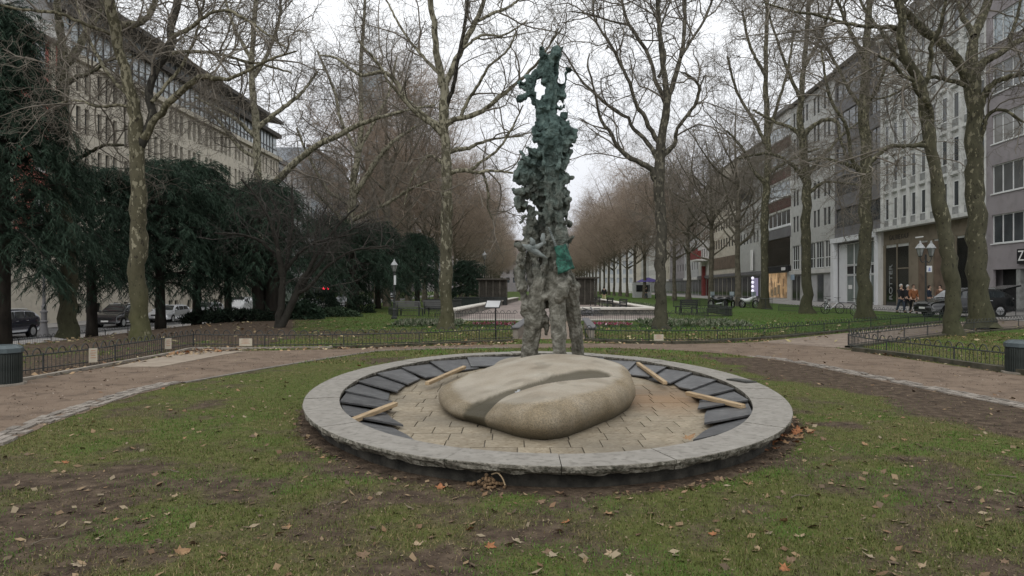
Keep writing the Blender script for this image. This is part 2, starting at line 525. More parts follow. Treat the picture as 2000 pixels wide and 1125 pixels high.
mx = N.new('ShaderNodeMix'); mx.data_type = 'RGBA'; L.new(mr.outputs[0], mx.inputs[0]); L.new(soil, mx.inputs[6])
al = N.new('ShaderNodeAttribute'); al.attribute_name = 'lush'
mg = N.new('ShaderNodeMix'); mg.data_type = 'RGBA'; L.new(al.outputs['Fac'], mg.inputs[0]); L.new(green, mg.inputs[6])
L.new(rmp(nz(3, 8).outputs[0], (.3, (.05, .085, .018)), (.7, (.085, .135, .03))), mg.inputs[7]); L.new(mg.outputs[2], mx.inputs[7])
L.new(mx.outputs[2], b.inputs['Base Color'])
b.inputs['Roughness'].default_value = .95; b.inputs['Specular IOR Level'].default_value = .15
bn = nz(22, 10); bp = N.new('ShaderNodeBump'); bp.inputs['Strength'].default_value = .9; bp.inputs['Distance'].default_value = .05
L.new(bn.outputs[0], bp.inputs['Height']); L.new(bp.outputs[0], b.inputs['Normal'])
M['lawn'] = m
me.materials.append(m)
tag(link('ground', me), kind='structure')

# gravel paths: separate sheets a few millimetres above the soil
M['gravel'] = mat('gravel_path', (.136, .096, .067), (.188, .139, .10), (.10, .071, .05), scale=1.1, rough=.95, bump=.5, bscale=45, lo=.3, hi=.7, detail=10)
M['gravel_pale'] = mat('pale_gravel_path', (.19, .148, .115), (.255, .205, .162), (.15, .113, .086), scale=1.6, rough=.95, bump=.5, bscale=45, detail=10)
M['concrete'] = mat('beige_concrete', (.24, .195, .15), (.31, .26, .205), scale=3, rough=.9, bump=.3, bscale=50)
M['cobble'] = objrand(mat('grey_cobble', (.165, .145, .122), (.27, .24, .208), scale=8, rough=.85, bump=.3, bscale=40), .25)
M['kerb'] = mat('kerb_stone', (.19, .165, .135), (.28, .25, .21), scale=4, rough=.9, bump=.3, bscale=40)
M['kerb_dark'] = mat('mossy_kerb_stone', (.035, .036, .022), (.085, .075, .055), scale=5, rough=.95, bump=.4, bscale=30)

def strip_mesh(name, a_, b_, z, m_, ragged=0.0, seed=0):
    a_ = np.array(a_); b_ = np.array(b_); n = len(a_); k = 10
    r_ = np.random.default_rng(seed)
    V = []
    for j in range(k + 1):
        q = a_ * (1 - j / k) + b_ * (j / k)
        if j == 0: q = q + ragged * (fbm(a_[:, 0] * 4, a_[:, 1] * 4, 4)[:, None] - .5) * (a_ - b_) / (np.linalg.norm(a_ - b_, axis=1, keepdims=True) + 1e-6) * 2
        V.append(np.column_stack([q, terr(q[:, 0]) + z]))
    V = np.array(V).reshape(-1, 3)
    i_ = np.arange((k + 1) * n).reshape(k + 1, n)
    Fq = np.stack([i_[:-1, :-1], i_[:-1, 1:], i_[1:, 1:], i_[1:, :-1]], -1).reshape(-1, 4)
    return np_mesh(name, V, Fq[:, ::-1] if False else Fq, m_)
tag(link('gravel_path', strip_mesh('gravel_path', pin, pout, .005, M['gravel'], .16)), kind='structure')
mb = MB(); mb.add([(x, y, .009) for x, y in BRANCH], [tuple(range(len(BRANCH)))]); tag(mb.build('branch_path', M['gravel_pale']), kind='structure')
mb = MB(); mb.add([(x, y, .009) for x, y in axis_path], [(0, 1, 2, 3)]); tag(mb.build('axis_path', M['gravel_pale']), kind='structure')
sl = poly_g([(222,718),(345,692),(372,688.5),(480,686.5),(420,697),(312,718)])
mb = MB(); mb.prism(sl[::-1], .003, .02); tag(mb.build('concrete_patch', M['concrete']), kind='structure')

# edging of the path: single cobbles, then a thin stone line
edge = thing('path_edging', (0, 0, 0), None, None); edge['kind'] = 'structure'
r0 = random.Random(2)
cob = []
for v in range(4):
    q = MB(); q.box(-.5, .5, -.5, .5, -.5, .5)
    for i, p in enumerate(q.v): q.v[i] = (p[0] * r0.uniform(.82, 1), p[1] * r0.uniform(.82, 1), p[2])
    cob.append(q.mesh('cobble', M['cobble']))
def cobbles(line, rows, s, z, off):
    L_ = resample(line, 400)[:, :2]
    seg = np.concatenate([[0], np.cumsum(np.linalg.norm(np.diff(L_, axis=0), axis=1))])
    for r_ in range(rows):
        d = s * .5 * (r_ % 2)
        while d < seg[-1]:
            w = s * r0.uniform(.8, 1.25)
            x = np.interp(d, seg, L_[:, 0]); y = np.interp(d, seg, L_[:, 1]); x2 = np.interp(d + .05, seg, L_[:, 0]); y2 = np.interp(d + .05, seg, L_[:, 1])
            an = math.atan2(y2 - y, x2 - x)
            o_ = (r_ * (s * .62) + off)
            if r0.random() > .09:
                link('cobble', cob[r0.randrange(4)], edge, (x - math.sin(an) * o_, y + math.cos(an) * o_, z + r0.uniform(-.006, .008)), (r0.uniform(-.05,.05), r0.uniform(-.05,.05), an + r0.uniform(-.08,.08)), (w * .92, s * .55, .07))
            d += w
cobbles([[*G(x, y)[:2], 0] for x, y in [(-60,893),(0,868),(100,823),(240,776),(300,759),(352,747)]], 3, .17, -.012, -.02)
cobbles([[*G(x, y)[:2], 0] for x, y in [(1470,697),(1540,706),(1700,738),(1860,770),(2000,797),(2080,814)]], 3, .19, -.014, -.02)
kb = MB()
kl = resample([[*G(x, y)[:2], 0] for x, y in [(358,748.5),(540,716.5),(700,691.5),(760,685),(900,681),(1000,680)]], 60)
for i in range(59):
    a_, b2 = Vector(kl[i]), Vector(kl[i+1]); n_ = Vector((-(b2 - a_).y, (b2 - a_).x, 0)).normalized() * .045
    kb.add([a_ - n_ + Vector((0,0,.018)), b2 - n_ + Vector((0,0,.018)), b2 + n_ + Vector((0,0,.018)), a_ + n_ + Vector((0,0,.018)), a_ - n_, b2 - n_, b2 + n_, a_ + n_], [(0,1,2,3),(0,4,5,1),(3,2,6,7)])
kb.build('edging_strip', M['cobble'], edge)

def kerb_line(name, pts, w, h_, m_, flat=False):
    q = MB()
    pl = resample([[*p, 0] for p in pts], max(8, len(pts) * 6))
    for i in range(len(pl) - 1):
        a_, b2 = Vector(pl[i]), Vector(pl[i+1]); n_ = Vector((-(b2 - a_).y, (b2 - a_).x, 0)).normalized() * (w / 2)
        za, zb = Vector((0,0,tz(a_.x))), Vector((0,0,tz(b2.x))); u = Vector((0,0,h_)); d_ = Vector((0,0,-.1))
        q.add([a_-n_+za+u, b2-n_+zb+u, b2+n_+zb+u, a_+n_+za+u, a_-n_+za+d_, b2-n_+zb+d_, b2+n_+zb+d_, a_+n_+za+d_], [(0,1,2,3),(0,4,5,1),(3,2,6,7)])
    return tag(q.build(name, m_), kind='structure')
kerb_line('bed_kerb', poly_g([(-60,761),(60,741),(183,719),(330,692.5),(378,682),(430,682.5),(650,680)]), .10, .05, M['kerb'])
kerb_line('bed_kerb', poly_g([(650,680.5),(760,677.5),(940,669.5),(1003,667.5)]), .12, .07, M['kerb_dark'])
kerb_line('bed_kerb', poly_g([(1143,666.5),(1250,671),(1350,671),(1480,664),(1640,649.5),(1850,629)]), .14, .08, M['kerb_dark'])
kerb_line('bed_kerb', poly_g([(1668,686),(1760,697),(1960,726),(2060,742),(2300,785)]), .16, .10, M['kerb_dark'])
kerb_line('bed_kerb', poly_g([(1655,680),(1850,655),(2010,641)]), .14, .06, M['kerb_dark'])

# ---- street and pavements on the left, low level
def ribbon(name, x0, x1, k, y0, y1, z, m_, h_=0.0):
    q = MB(); nseg = 24
    for i in range(nseg):
        a_ = y0 + (y1 - y0) * i / nseg; b2 = y0 + (y1 - y0) * (i + 1) / nseg
        q.quad((x0 + k*a_, a_, z), (x1 + k*a_, a_, z), (x1 + k*b2, b2, z), (x0 + k*b2, b2, z))
        if h_:
            q.quad((x0+k*b2, b2, z), (x0+k*b2, b2, z-h_), (x0+k*a_, a_, z-h_), (x0+k*a_, a_, z))
            q.quad((x1+k*a_, a_, z), (x1+k*a_, a_, z-h_), (x1+k*b2, b2, z-h_), (x1+k*b2, b2, z))
    return tag(q.build(name, m_), kind='structure')
M['asphalt'] = mat('asphalt', (.085, .085, .086), (.13, .129, .127), scale=2, rough=.9, bump=.3, bscale=60)
M['pave'] = mat('pavement_slabs', (.22, .21, .20), (.31, .295, .275), scale=1.5, rough=.9, bump=.2, bscale=40)
ribbon('street', -34.0, -27.3, .03, 10, 520, -1.292, M['asphalt'])
ribbon('pavement', -38.3, -34.0, .03, 10, 520, -1.17, M['pave'], .13)
ribbon('pavement', -27.3, -25.3, .03, 10, 520, -1.2, M['pave'], .2)
# ---- right: promenade in front of the shops
ribbon('pavement', 22.2, 30.2, .065, 15, 420, .03, M['pave'], .06)
ribbon('pavement', 46.0, 60.0, .03, 15, 420, .02, M['pave'])

# ================================================================== BASIN
bas = thing('fountain_basin', (BCX, BCY, 0), 'large low oval fountain basin with granite coping and paved floor, drained', 'fountain basin')
def ell(sa, sb, th): return Vector((sa * math.cos(th), sb * math.sin(th), 0))
CW = .45
RIM = .2
rb = random.Random(9)
# wall under the coping
q = MB(); n = 96
pr = [(-.13, 0), (-.13, .085)]
secs = []
for i in range(n + 1):
    th = 2 * PI * i / n
    jit = .02 * mnoise.noise(Vector((math.cos(th) * 6, math.sin(th) * 6, 1)))
    o1 = ell(BA - .14 + jit, BB - .14 + jit, th); o2 = ell(BA - CW + .04, BB - CW + .04, th)
    secs.append([(o1.x, o1.y, -.08), (o1.x, o1.y, .12), (o2.x, o2.y, .12), (o2.x, o2.y, -.08)])
q.loft(secs, caps=False); q.build('wall', M['dark_stone'], bas)
# coping stones, each its own piece with a rough-hewn edge
th_list = []; th = 0.0; tot = []
dense = np.linspace(0, 2 * PI, 4001)
arc = np.concatenate([[0], np.cumsum(np.hypot(np.diff(BA * np.cos(dense)), np.diff(BB * np.sin(dense))))])
NS = 27
cuts = np.interp(np.linspace(0, arc[-1], NS + 1) + .22, np.concatenate([arc, arc[-1] + arc[1:]]), np.concatenate([dense, 2 * PI + dense[1:]]))
for s_ in range(NS):
    t0, t1 = cuts[s_] + .0012, cuts[s_ + 1] - .0012
    q = MB(); secs = []
    K = 30
    dz = rb.uniform(-.004, .004)
    mi = []
    for i in range(K + 1):
        th = t0 + (t1 - t0) * i / K
        def nn(k): return mnoise.fractal(Vector((math.cos(th) * BA * 5, math.sin(th) * BB * 5, k * 1.7)), .8, 2.0, 4)
        def pt(off, z): 
            v = ell(BA - off, BB - off, th); return (v.x, v.y, z + dz)
        secs.append([pt(CW, RIM - .004), pt(CW - .008, RIM), pt(.012, RIM), pt(.006 + .008 * abs(nn(0)), RIM - .007),
                     pt(.012 + .022 * nn(1), RIM - .028 + .006 * nn(7)), pt(.03 + .03 * nn(2), RIM - .055), pt(.06 + .03 * nn(3), RIM - .085 + .016 * nn(4)),
                     pt(CW - .03 + .02 * nn(5), RIM - .08 + .012 * nn(8)), pt(CW - .005 + .016 * nn(6), RIM - .035)])
    q.loft(secs)
    # material: top faces granite, the rest rough
    me = q.mesh('coping_stone', [M['granite'], M['granite_rough']])
    ns = len(secs[0])
    for pi_, pol in enumerate(me.polygons):
        j = pi_ % ns if pi_ < K * ns else 3
        pol.material_index = 0 if j in (0, 1) else 1
    link('coping_stone', me, bas)
# bronze plaque lying on the coping
pc = P(1448, 745, 1); pl = G(1448, 745, RIM)
q = MB(); q.box(-.10, .10, -.21, .21, .0, .02); q.box(-.08, .08, -.18, .18, .021, .025)
q.build('plaque', mat('dark_bronze_plate', (.05, .05, .045), (.09, .09, .08), scale=12, rough=.5, metal=.4), bas, (pl.x - BCX, pl.y - BCY, RIM + .002), rot=(0, 0, .45))
# floor under everything
q = MB(); ring = [ell(BA - CW + .05, BB - CW + .05, 2 * PI * i / 72) for i in range(72)]
q.add([(v.x, v.y, .006) for v in ring], [tuple(range(72))])
q.build('floor', mat('wet_basin_floor', (.06, .055, .048), (.16, .135, .10), scale=1.6, rough=.55, bump=.2, bscale=30), bas)
# paving tiles laid in running bond
TD, TW = .345, .40
tl = []
for v in range(5):
    q = MB(); q.box(-.5, .5, -.5, .5, -.5, .5); tl.append(q.mesh('paving_tile', M['tile']))
cnt = 0
more = MB()
rows = int(2 * (BB - CW) / TD) + 1
cand = []
for r_ in range(rows):
    y = -(BB - CW) + (r_ + .5) * TD
    x = -4 + (TW * .5 if r_ % 2 else 0) + rb.uniform(-.06, .06)
    while x < 4:
        w = TW * rb.choice([.8, 1, 1, 1, 1.15])
        xc = x + w / 2
        e = math.hypot(xc / (BA - CW + .02), y / (BB - CW + .02))
        if e < .93 and not (math.hypot((xc - .0) / 1.2, (y + .3) / 1.6) < 1 and False):
            cand.append((xc, y, w, e))
        x += w
M['grout'] = mat('joint_sand', (.07, .06, .045), (.11, .095, .07), scale=6, rough=.95)
for xc, y, w, e in sorted(cand, key=lambda c: c[1])[:295]:
    o = link('paving_tile', tl[rb.randrange(5)], bas, (xc, y, .008 + rb.uniform(-.003, .003)), (rb.uniform(-.008,.008), rb.uniform(-.006,.006), rb.uniform(-.01,.01)), (w - .012, TD - .012, .03))
# loose slates leaning from the rim to the paving
def spx(px, py, z): v = G(px, py, z); return Vector((v.x - BCX, v.y - BCY, v.z))
ins_a, ins_b = BA - CW, BB - CW
q = MB()
th = R(-47); thE = R(219); kk = 0
while th < thE:
    po = ell(ins_a - .01, ins_b - .01, th)
    ds = math.hypot(ins_a * math.sin(th), ins_b * math.cos(th))
    st = 1.0 / ds
    th2 = th + st
    pa = ell(ins_a - .012, ins_b - .012, th); pb = ell(ins_a - .012, ins_b - .012, th2)
    ia, ib = 2.15, 2.6
    am = lambda p: Vector((0, -2.0 if p.y > -1.2 else p.y - .45, 0))
    ln = .50 + .52 * min(1, max(0, (math.sin(th) + .75) / 1.5))
    ca = pa + (am(pa) - pa).normalized() * ln; cb = pb + (am(pb) - pb).normalized() * ln
    tan = (pb - pa).normalized()
    ex = tan * .10
    q = MB()
    zo, zi = .125 + rb.uniform(-.01, .012), .048 + rb.uniform(-.008, .008)
    jit = lambda s: Vector((rb.uniform(-s, s), rb.uniform(-s, s), 0))
    # shingled: one side sits on the neighbour
    up_ = .042
    zs = [zo, zo + up_, zi + up_, zi] if th > R(92) else [zo + up_, zo, zi, zi + up_]
    if th <= R(92): ex = Vector((0, 0, 0)); exa = -tan * .10
    else: exa = Vector((0, 0, 0))
    A = pa + exa + jit(.012); B_ = pb + ex + jit(.012); C = cb + ex + jit(.07); D_ = ca + exa + jit(.07)
    top = [Vector((p.x, p.y, z_)) for p, z_ in zip((A, B_, C, D_), zs)]
    mid1 = top[3] * .45 + top[2] * .55 + (top[0] - top[3]).normalized() * rb.uniform(-.06, .05)
    top = [top[0], top[1], top[2], mid1, top[3]]
    tk = Vector((0, 0, -.022))
    q.add(top + [p + tk for p in top], [(0,1,2,3,4), (9,8,7,6,5), (0,5,6,1), (1,6,7,2), (2,7,8,3), (3,8,9,4), (4,9,5,0)])
    q.build('slate', M['slate'], bas)
    th = th2
# four battens lying on the slates
def batten(p0, p1, z0, z1, lab):
    a_, b2 = G(*p0, z0), G(*p1, z1)
    c = (a_ + b2) / 2; d = (b2 - a_)
    l = d.length
    q = MB(); q.box(-l/2, l/2, -.034, .034, -.026, .026)
    o = q.build('timber_batten', M['wood'])
    o.location = c
    o.rotation_euler = (rb.uniform(-.1,.1), -math.asin(d.z / l), math.atan2(d.y, d.x))
    bevel(o, .004, 1)
    tag(o, lab, 'timber batten', 'battens on the basin slates')
batten((685,823), (772,789), .145, .12, 'short pale timber batten on the left slates, nearest the front rim')
batten((834,749), (907,717), .13, .16, 'pale timber batten on the slates behind the boulder to the left')
batten((1246,710), (1299,748), .16, .13, 'pale timber batten on the slates behind the boulder to the right')
batten((1343,768), (1452,794), .125, .15, 'pale timber batten on the right slates with bronze plaque nearby')

# ================================================================== BOULDERS
V_RAD = [None]
def boulder(name, outline, hfun, loc, m_, nr=44, na=160, p=3.2, seed=0, groove=None):
    cl_ = np.array(outline + outline[:1], float); sg_ = np.concatenate([[0], np.cumsum(np.linalg.norm(np.diff(cl_, axis=0), axis=1))])
    u_ = np.linspace(0, sg_[-1], na + 1)[:na]
    ol = np.column_stack([np.interp(u_, sg_, cl_[:, 0]), np.interp(u_, sg_, cl_[:, 1])])
    for _ in range(3): ol = (np.roll(ol, 2, 0) + np.roll(ol, 1, 0) + ol + np.roll(ol, -1, 0) + np.roll(ol, -2, 0)) / 5
    c = ol.mean(0)
    V = []
    for i in range(nr + 1):
        t = i / nr
        rr = 1 - (1 - t) ** 1.7
        for j in range(na):
            q = c + (ol[j] - c) * rr
            V.append((q[0], q[1], max(0.0, 1 - rr ** p) ** (1 / 4.5)))
    V = np.array(V)
    rad = V[:, 2].copy()
    base = hfun(V[:, 0], V[:, 1])
    z = base * rad
    n_ = np.array([mnoise.fractal(Vector((x * 1.3, y * 1.3, seed)), .9, 2, 4) for x, y in V[:, :2]])
    z = z * (1 + .03 * n_)
    # the skirt tucks in at the foot, above that the flank bulges
    flank = np.clip(1 - rad * 1.4, 0, 1)
    s_ = 1 + .03 * np.sin(np.clip(rad, 0, 1) * PI) - .035 * (rad < .05)
    V[:, 0] = c[0] + (V[:, 0] - c[0]) * s_; V[:, 1] = c[1] + (V[:, 1] - c[1]) * s_
    if groove is not None:
        z = groove(V[:, 0], V[:, 1], z, rad)
    V[:, 2] = z
    V_RAD[0] = rad
    i_ = np.arange((nr + 1) * na).reshape(nr + 1, na)
    i2 = np.roll(i_, -1, 1)
    Fq = np.stack([i_[:-1], i2[:-1], i2[1:], i_[1:]], -1).reshape(-1, 4)
    me = np_mesh(name, V, Fq[:, ::-1], m_, smooth=True)
    return me, V

m, nt, b = new_mat('warm_granite')
N, L = nt.nodes, nt.links
t = N.new('ShaderNodeTexCoord')
c_ = rmp(nz(2.2, 6).outputs[0], (.3, (.26, .222, .17)), (.5, (.31, .274, .218)), (.7, (.35, .318, .262)))
sp = N.new('ShaderNodeTexVoronoi'); sp.inputs['Scale'].default_value = 95; L.new(t.outputs['Object'], sp.inputs['Vector'])
spr = rmp(sp.outputs['Color'], (.2, (.72, .70, .68)), (.5, (1, 1, 1)), (.8, (1.25, 1.2, 1.12)))
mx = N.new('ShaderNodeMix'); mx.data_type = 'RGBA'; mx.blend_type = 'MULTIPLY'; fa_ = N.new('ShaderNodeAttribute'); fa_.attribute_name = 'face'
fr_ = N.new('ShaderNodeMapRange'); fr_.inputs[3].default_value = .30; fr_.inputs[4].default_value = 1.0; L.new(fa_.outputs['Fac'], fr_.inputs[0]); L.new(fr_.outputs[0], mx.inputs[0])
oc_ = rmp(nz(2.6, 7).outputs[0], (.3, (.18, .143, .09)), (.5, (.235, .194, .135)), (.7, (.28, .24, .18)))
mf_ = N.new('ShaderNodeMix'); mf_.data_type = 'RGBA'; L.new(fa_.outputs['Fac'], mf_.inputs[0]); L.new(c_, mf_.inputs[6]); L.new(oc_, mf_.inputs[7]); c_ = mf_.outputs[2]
L.new(c_, mx.inputs[6]); L.new(spr, mx.inputs[7])
at_ = N.new('ShaderNodeAttribute'); at_.attribute_name = 'stain_shade'
mx2 = N.new('ShaderNodeMix'); mx2.data_type = 'RGBA'; L.new(at_.outputs['Fac'], mx2.inputs[0]); L.new(mx.outputs[2], mx2.inputs[6]); mx2.inputs[7].default_value = (.05, .042, .024, 1)
L.new(mx2.outputs[2], b.inputs['Base Color'])
rr_ = N.new('ShaderNodeMapRange'); rr_.inputs[3].default_value = .8; rr_.inputs[4].default_value = .7; L.new(at_.outputs['Fac'], rr_.inputs[0]); L.new(rr_.outputs[0], b.inputs['Roughness'])
b.inputs['Specular IOR Level'].default_value = .3
bp = N.new('ShaderNodeBump'); bp.inputs['Strength'].default_value = .5; bp.inputs['Distance'].default_value = .015
L.new(nz(60, 6).outputs[0], bp.inputs['Height']); L.new(bp.outputs[0], b.inputs['Normal'])
M['boulder'] = m

def gp(px, py): v = G(px, py, .02); return (v.x, v.y)
b_out = [gp(866,804), gp(884,819), gp(930,831), gp(1012,858), gp(1062,865), gp(1104,859), gp(1206,818), gp(1238,796), (1.70,10.4), (1.50,11.2), (1.05,11.6), (.5,11.6), (-.25,11.3), (-.75,10.6), (-.98,9.8)]
BH = (.55, 0)
def hb(x, y):
    # low towards the front left, high along the right and the back
    h_ = .21 + .20 * sstep(-.75, .55, x) + .15 * sstep(8.5, 10.8, y) - .03 * sstep(.9, 1.5, x)
    return h_
gr_pts = np.array([[-.46, 8.05], [-.30, 8.5], [.06, 8.78], [.40, 9.0], [.8, 9.35], [1.08, 9.55]])
def groove(x, y, z, rad):
    d = np.full(x.shape, 9.0); tt = np.zeros(x.shape); acc = 0
    L_ = resample(np.column_stack([gr_pts, np.zeros(6)]), 40)[:, :2]
    for i in range(39):
        ax, ay = L_[i]; bx, by = L_[i+1]; dx, dy = bx-ax, by-ay
        t_ = np.clip(((x-ax)*dx + (y-ay)*dy) / (dx*dx+dy*dy), 0, 1)
        dd = np.hypot(x-ax-t_*dx, y-ay-t_*dy)
        tt = np.where(dd < d, (i + t_) / 39, tt); d = np.minimum(d, dd)
    w = .24 + .04 * np.sin(tt * 9) + .05 * sstep(.85, 1, tt)
    depth = .068 * (1 - .1 * tt)
    prof = sstep(1.0, .5, d / w)
    groove.prof = prof; groove.tt = tt; groove.d = d
    return z - depth * prof * np.clip((rad - .45) * 2.4, 0, 1)
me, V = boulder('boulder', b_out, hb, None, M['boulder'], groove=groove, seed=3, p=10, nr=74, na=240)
nf = fbm(V[:, 0] * 5, V[:, 1] * 5 + V[:, 2] * 5, 5)
stain_shade = .97 * sstep(.25, .8, groove.prof + .4 * (nf - .5)) * sstep(.34, .08, groove.tt) + .85 * sstep(.2, .7, groove.prof + .4 * (nf - .5)) * sstep(.0, .34, groove.tt)
stain_shade = np.maximum(stain_shade, .42 * sstep(.36, .08, V[:, 2] + .25 * (fbm(V[:, 0] * 3, V[:, 1] * 3, 9) - .5)))  # lower flank darkened: weathering, with some of its shade in the colour
stain_shade = np.maximum(stain_shade, .95 * sstep(.075, .01, V[:, 2] + .05 * (nf - .6)))
stain_shade = np.maximum(stain_shade, .25 * sstep(.6, .75, fbm(V[:, 0] * 2.5, V[:, 1] * 2.5, 77)))
at_ = me.attributes.new('stain_shade', 'FLOAT', 'POINT'); at_.data.foreach_set('value', np.clip(stain_shade, 0, 1).astype(np.float32))
face_ = sstep(.965, .90, V_RAD[0] + .05 * (fbm(V[:, 0] * 6, V[:, 1] * 6 + V[:, 2] * 4, 15) - .5))  # steep sides ochre, darker than the top: weathering plus painted shade
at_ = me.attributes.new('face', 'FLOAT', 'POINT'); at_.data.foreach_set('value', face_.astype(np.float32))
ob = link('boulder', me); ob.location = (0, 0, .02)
tag(ob, 'big smooth warm granite boulder with a long carved groove, in the basin', 'boulder')
# water nozzle in the groove
b_c = gp(1013, 786)
nzv = P(1013, 771, 9.05)
q = MB(); q.lathe([(.035, -.03), (.035, .012), (.022, .016), (.02, .03)], 10); q.box(-.05, .0, -.03, .03, -.005, .006)
nz_o = q.build('nozzle', M['steel'], None, (nzv.x, nzv.y, .33)); nz_o.parent = ob; nz_o.location = (.085, 8.80, .30)
o2 = [(-.35, 11.9), (-.1, 11.5), (.4, 11.35), (.9, 11.45), (1.25, 11.8), (1.35, 12.4), (1.0, 13.0), (.3, 13.1), (-.3, 12.7)]
me, V = boulder('boulder', o2, lambda x, y: .40 + 0 * x, None, M['boulder'], nr=20, na=70, seed=8)
at_ = me.attributes.new('stain_shade', 'FLOAT', 'POINT'); at_.data.foreach_set('value', (.3 * fbm(V[:, 0] * 2, V[:, 1] * 2, 4)).astype(np.float32))
ob = link('boulder', me); ob.location = (0, 0, .02)
tag(ob, 'low pale rounded stone that carries the bronze sculpture, behind the grooved boulder', 'boulder')
# ================================================================== SCULPTURE
SD = 11.6
def sp_(x, y, dep=0.0): return P(x, y, SD + dep)
sc_px = SD / F
chains = [
 # three legs
 [(1031,718,17,.15),(1034,690,17,.1),(1038,660,18,.05),(1042,630,19,0),(1046,600,19,0),(1051,570,18,0),(1057,540,16,0)],
 [(1094,716,13,-.25),(1093,690,13.5,-.22),(1092,660,14.5,-.2),(1090,630,16,-.15),(1088,600,17,-.1),(1086,570,18,-.05),(1084,540,20,0)],
 [(1131,708,12,.35),(1128,680,13,.3),(1125,650,14,.25),(1121,620,15,.2),(1116,590,16,.12),(1109,560,16,.05),(1102,530,16,0)],
 # trunk of the figure
 [(1056,560,13,0),(1050,530,10,.05),(1044,500,9,.1),(1040,470,9,.1),(1036,440,8,.12),(1038,410,8,.1)],
 [(1068,590,12,.22),(1066,560,14,.28),(1066,520,14,.32),(1064,490,14,.32),(1062,440,14,.32),(1060,400,14,.28),(1060,370,12,.22)],
 [(1040,560,8,.2),(1034,520,8,.22),(1040,480,8,.22),(1046,440,8,.2)],
 [(1086,560,21,0),(1089,530,21,-.02),(1090,500,20,-.04),(1088,470,20,-.02),(1085,440,19,0),(1081,410,20,0),(1078,380,21,0),(1076,350,24,0),(1076,320,25,0),(1076,290,25,0),(1075,265,22,0),(1072,240,20,0),(1070,215,20,0),(1075,195,18,0),(1080,175,16,0),(1083,158,12,0)],
 [(1056,400,10,.1),(1050,380,13,.08),(1046,350,14,.05),(1046,325,13,.05),(1054,300,12,.05)],
 # left ragged wing
 [(1024,600,8,.05),(1022,575,9,.08),(1017,548,11,.1),(1016,522,10,.12),(1021,495,9,.12),(1028,470,8,.1),(1030,450,8,.08),(1040,430,10,.06)],
 [(1034,600,12,.0),(1026,612,8,.02),(1024,588,8,.05)],
 [(1018,408,9,.05),(1014,396,9,.0),(1020,382,9,0),(1034,376,12,0)],
 [(1016,352,8,0),(1012,341,7,0),(1020,330,8,.02),(1030,345,12,.02),(1028,320,9,.02),(1036,306,9,.02),(1046,296,10,0)],
 [(1018,328,5,0),(1017,316,3,0),(1016,308,1.5,0)],
 [(1022,355,8,0),(1008,347,5,0),(1004,341,2.5,0)],
 [(1012,376,7,0),(1006,371,4,0)],
 # right flank
 [(1100,415,9,.05),(1108,405,8,.05),(1110,395,7,.05),(1102,380,9,.05)],
 [(1096,350,12,0),(1106,345,7,0),(1112,338,4,0)],
 [(1098,320,11,0),(1110,310,7,0),(1119,296,3,0),(1121,293,1.5,0)],
 [(1098,290,13,0),(1110,280,9,-.03),(1117,271,7,-.03),(1116,258,7,-.03),(1106,250,9,-.03),(1095,262,12,0)],
 [(1102,247,7,0),(1111,243,5,0),(1096,238,9,0)],
 [(1096,212,6,0),(1100,206,3,0)],
 # left arm of the top
 [(1058,232,12,0),(1052,214,10,0),(1046,200,9,0),(1041,186,8,0),(1038,172,8,0),(1036,158,9,0),(1042,150,9,0),(1050,146,9,0),(1057,136,9,0),(1060,122,9,0),(1060,108,8,0),(1062,98,5,0),(1063,92,2.5,0)],
 [(1034,160,9,0),(1026,170,7,0),(1020,168,5,0),(1014,164,4,-.03),(1018,159,4,0)],
 [(1036,178,8,0),(1028,188,7,0),(1020,191,6,0),(1016,188,4,0)],
 [(1052,245,8,.08),(1047,256,8,.08),(1050,268,8,.06),(1060,280,10,.02)],
 # head
 [(1072,160,12,0),(1070,145,11,0),(1069,132,11,0),(1073,118,11,0),(1078,108,11,.02),(1085,100,8,.02),(1087,93,3,.02)],
 [(1078,128,12,.03),(1084,138,8,.03),(1084,118,11,.03),(1090,108,8,.03),(1094,116,4,.03)],
 # spear on the right
 [(1096,195,6,0),(1099,180,5.5,0),(1102,164,4.5,0),(1105,150,3.5,0),(1109,138,3,0),(1111,130,1.5,0)],
 # hand-like boss above the middle leg, hip on the right
 [(1100,560,15,-.2),(1096,575,13,-.22),(1088,582,9,-.24),(1108,548,14,-.15)],
 [(1118,560,13,.02),(1122,575,10,.05),(1117,545,10,.02)],
 [(1066,652,3,.05),(1067,640,6,.05),(1064,625,8,.03),(1058,612,10,0)],
 [(1050,572,11,-.06),(1060,582,7,-.08),(1070,578,7,-.1),(1082,566,10,-.08)],
 # folds that run down the figure
 [(1070,470,9,-.14),(1066,500,8,-.14),(1062,530,8,-.12),(1056,560,8,-.12)],
 [(1064,300,10,-.16),(1066,340,9,-.18),(1070,380,8,-.17),(1074,420,8,-.16)],
 [(1090,300,8,-.18),(1088,330,7,-.19),(1092,360,7,-.16),(1088,400,7,-.16)],
 [(1080,235,8,-.14),(1084,265,8,-.18),(1082,290,8,-.2)],
]
q = MB()
rs = random.Random(4)
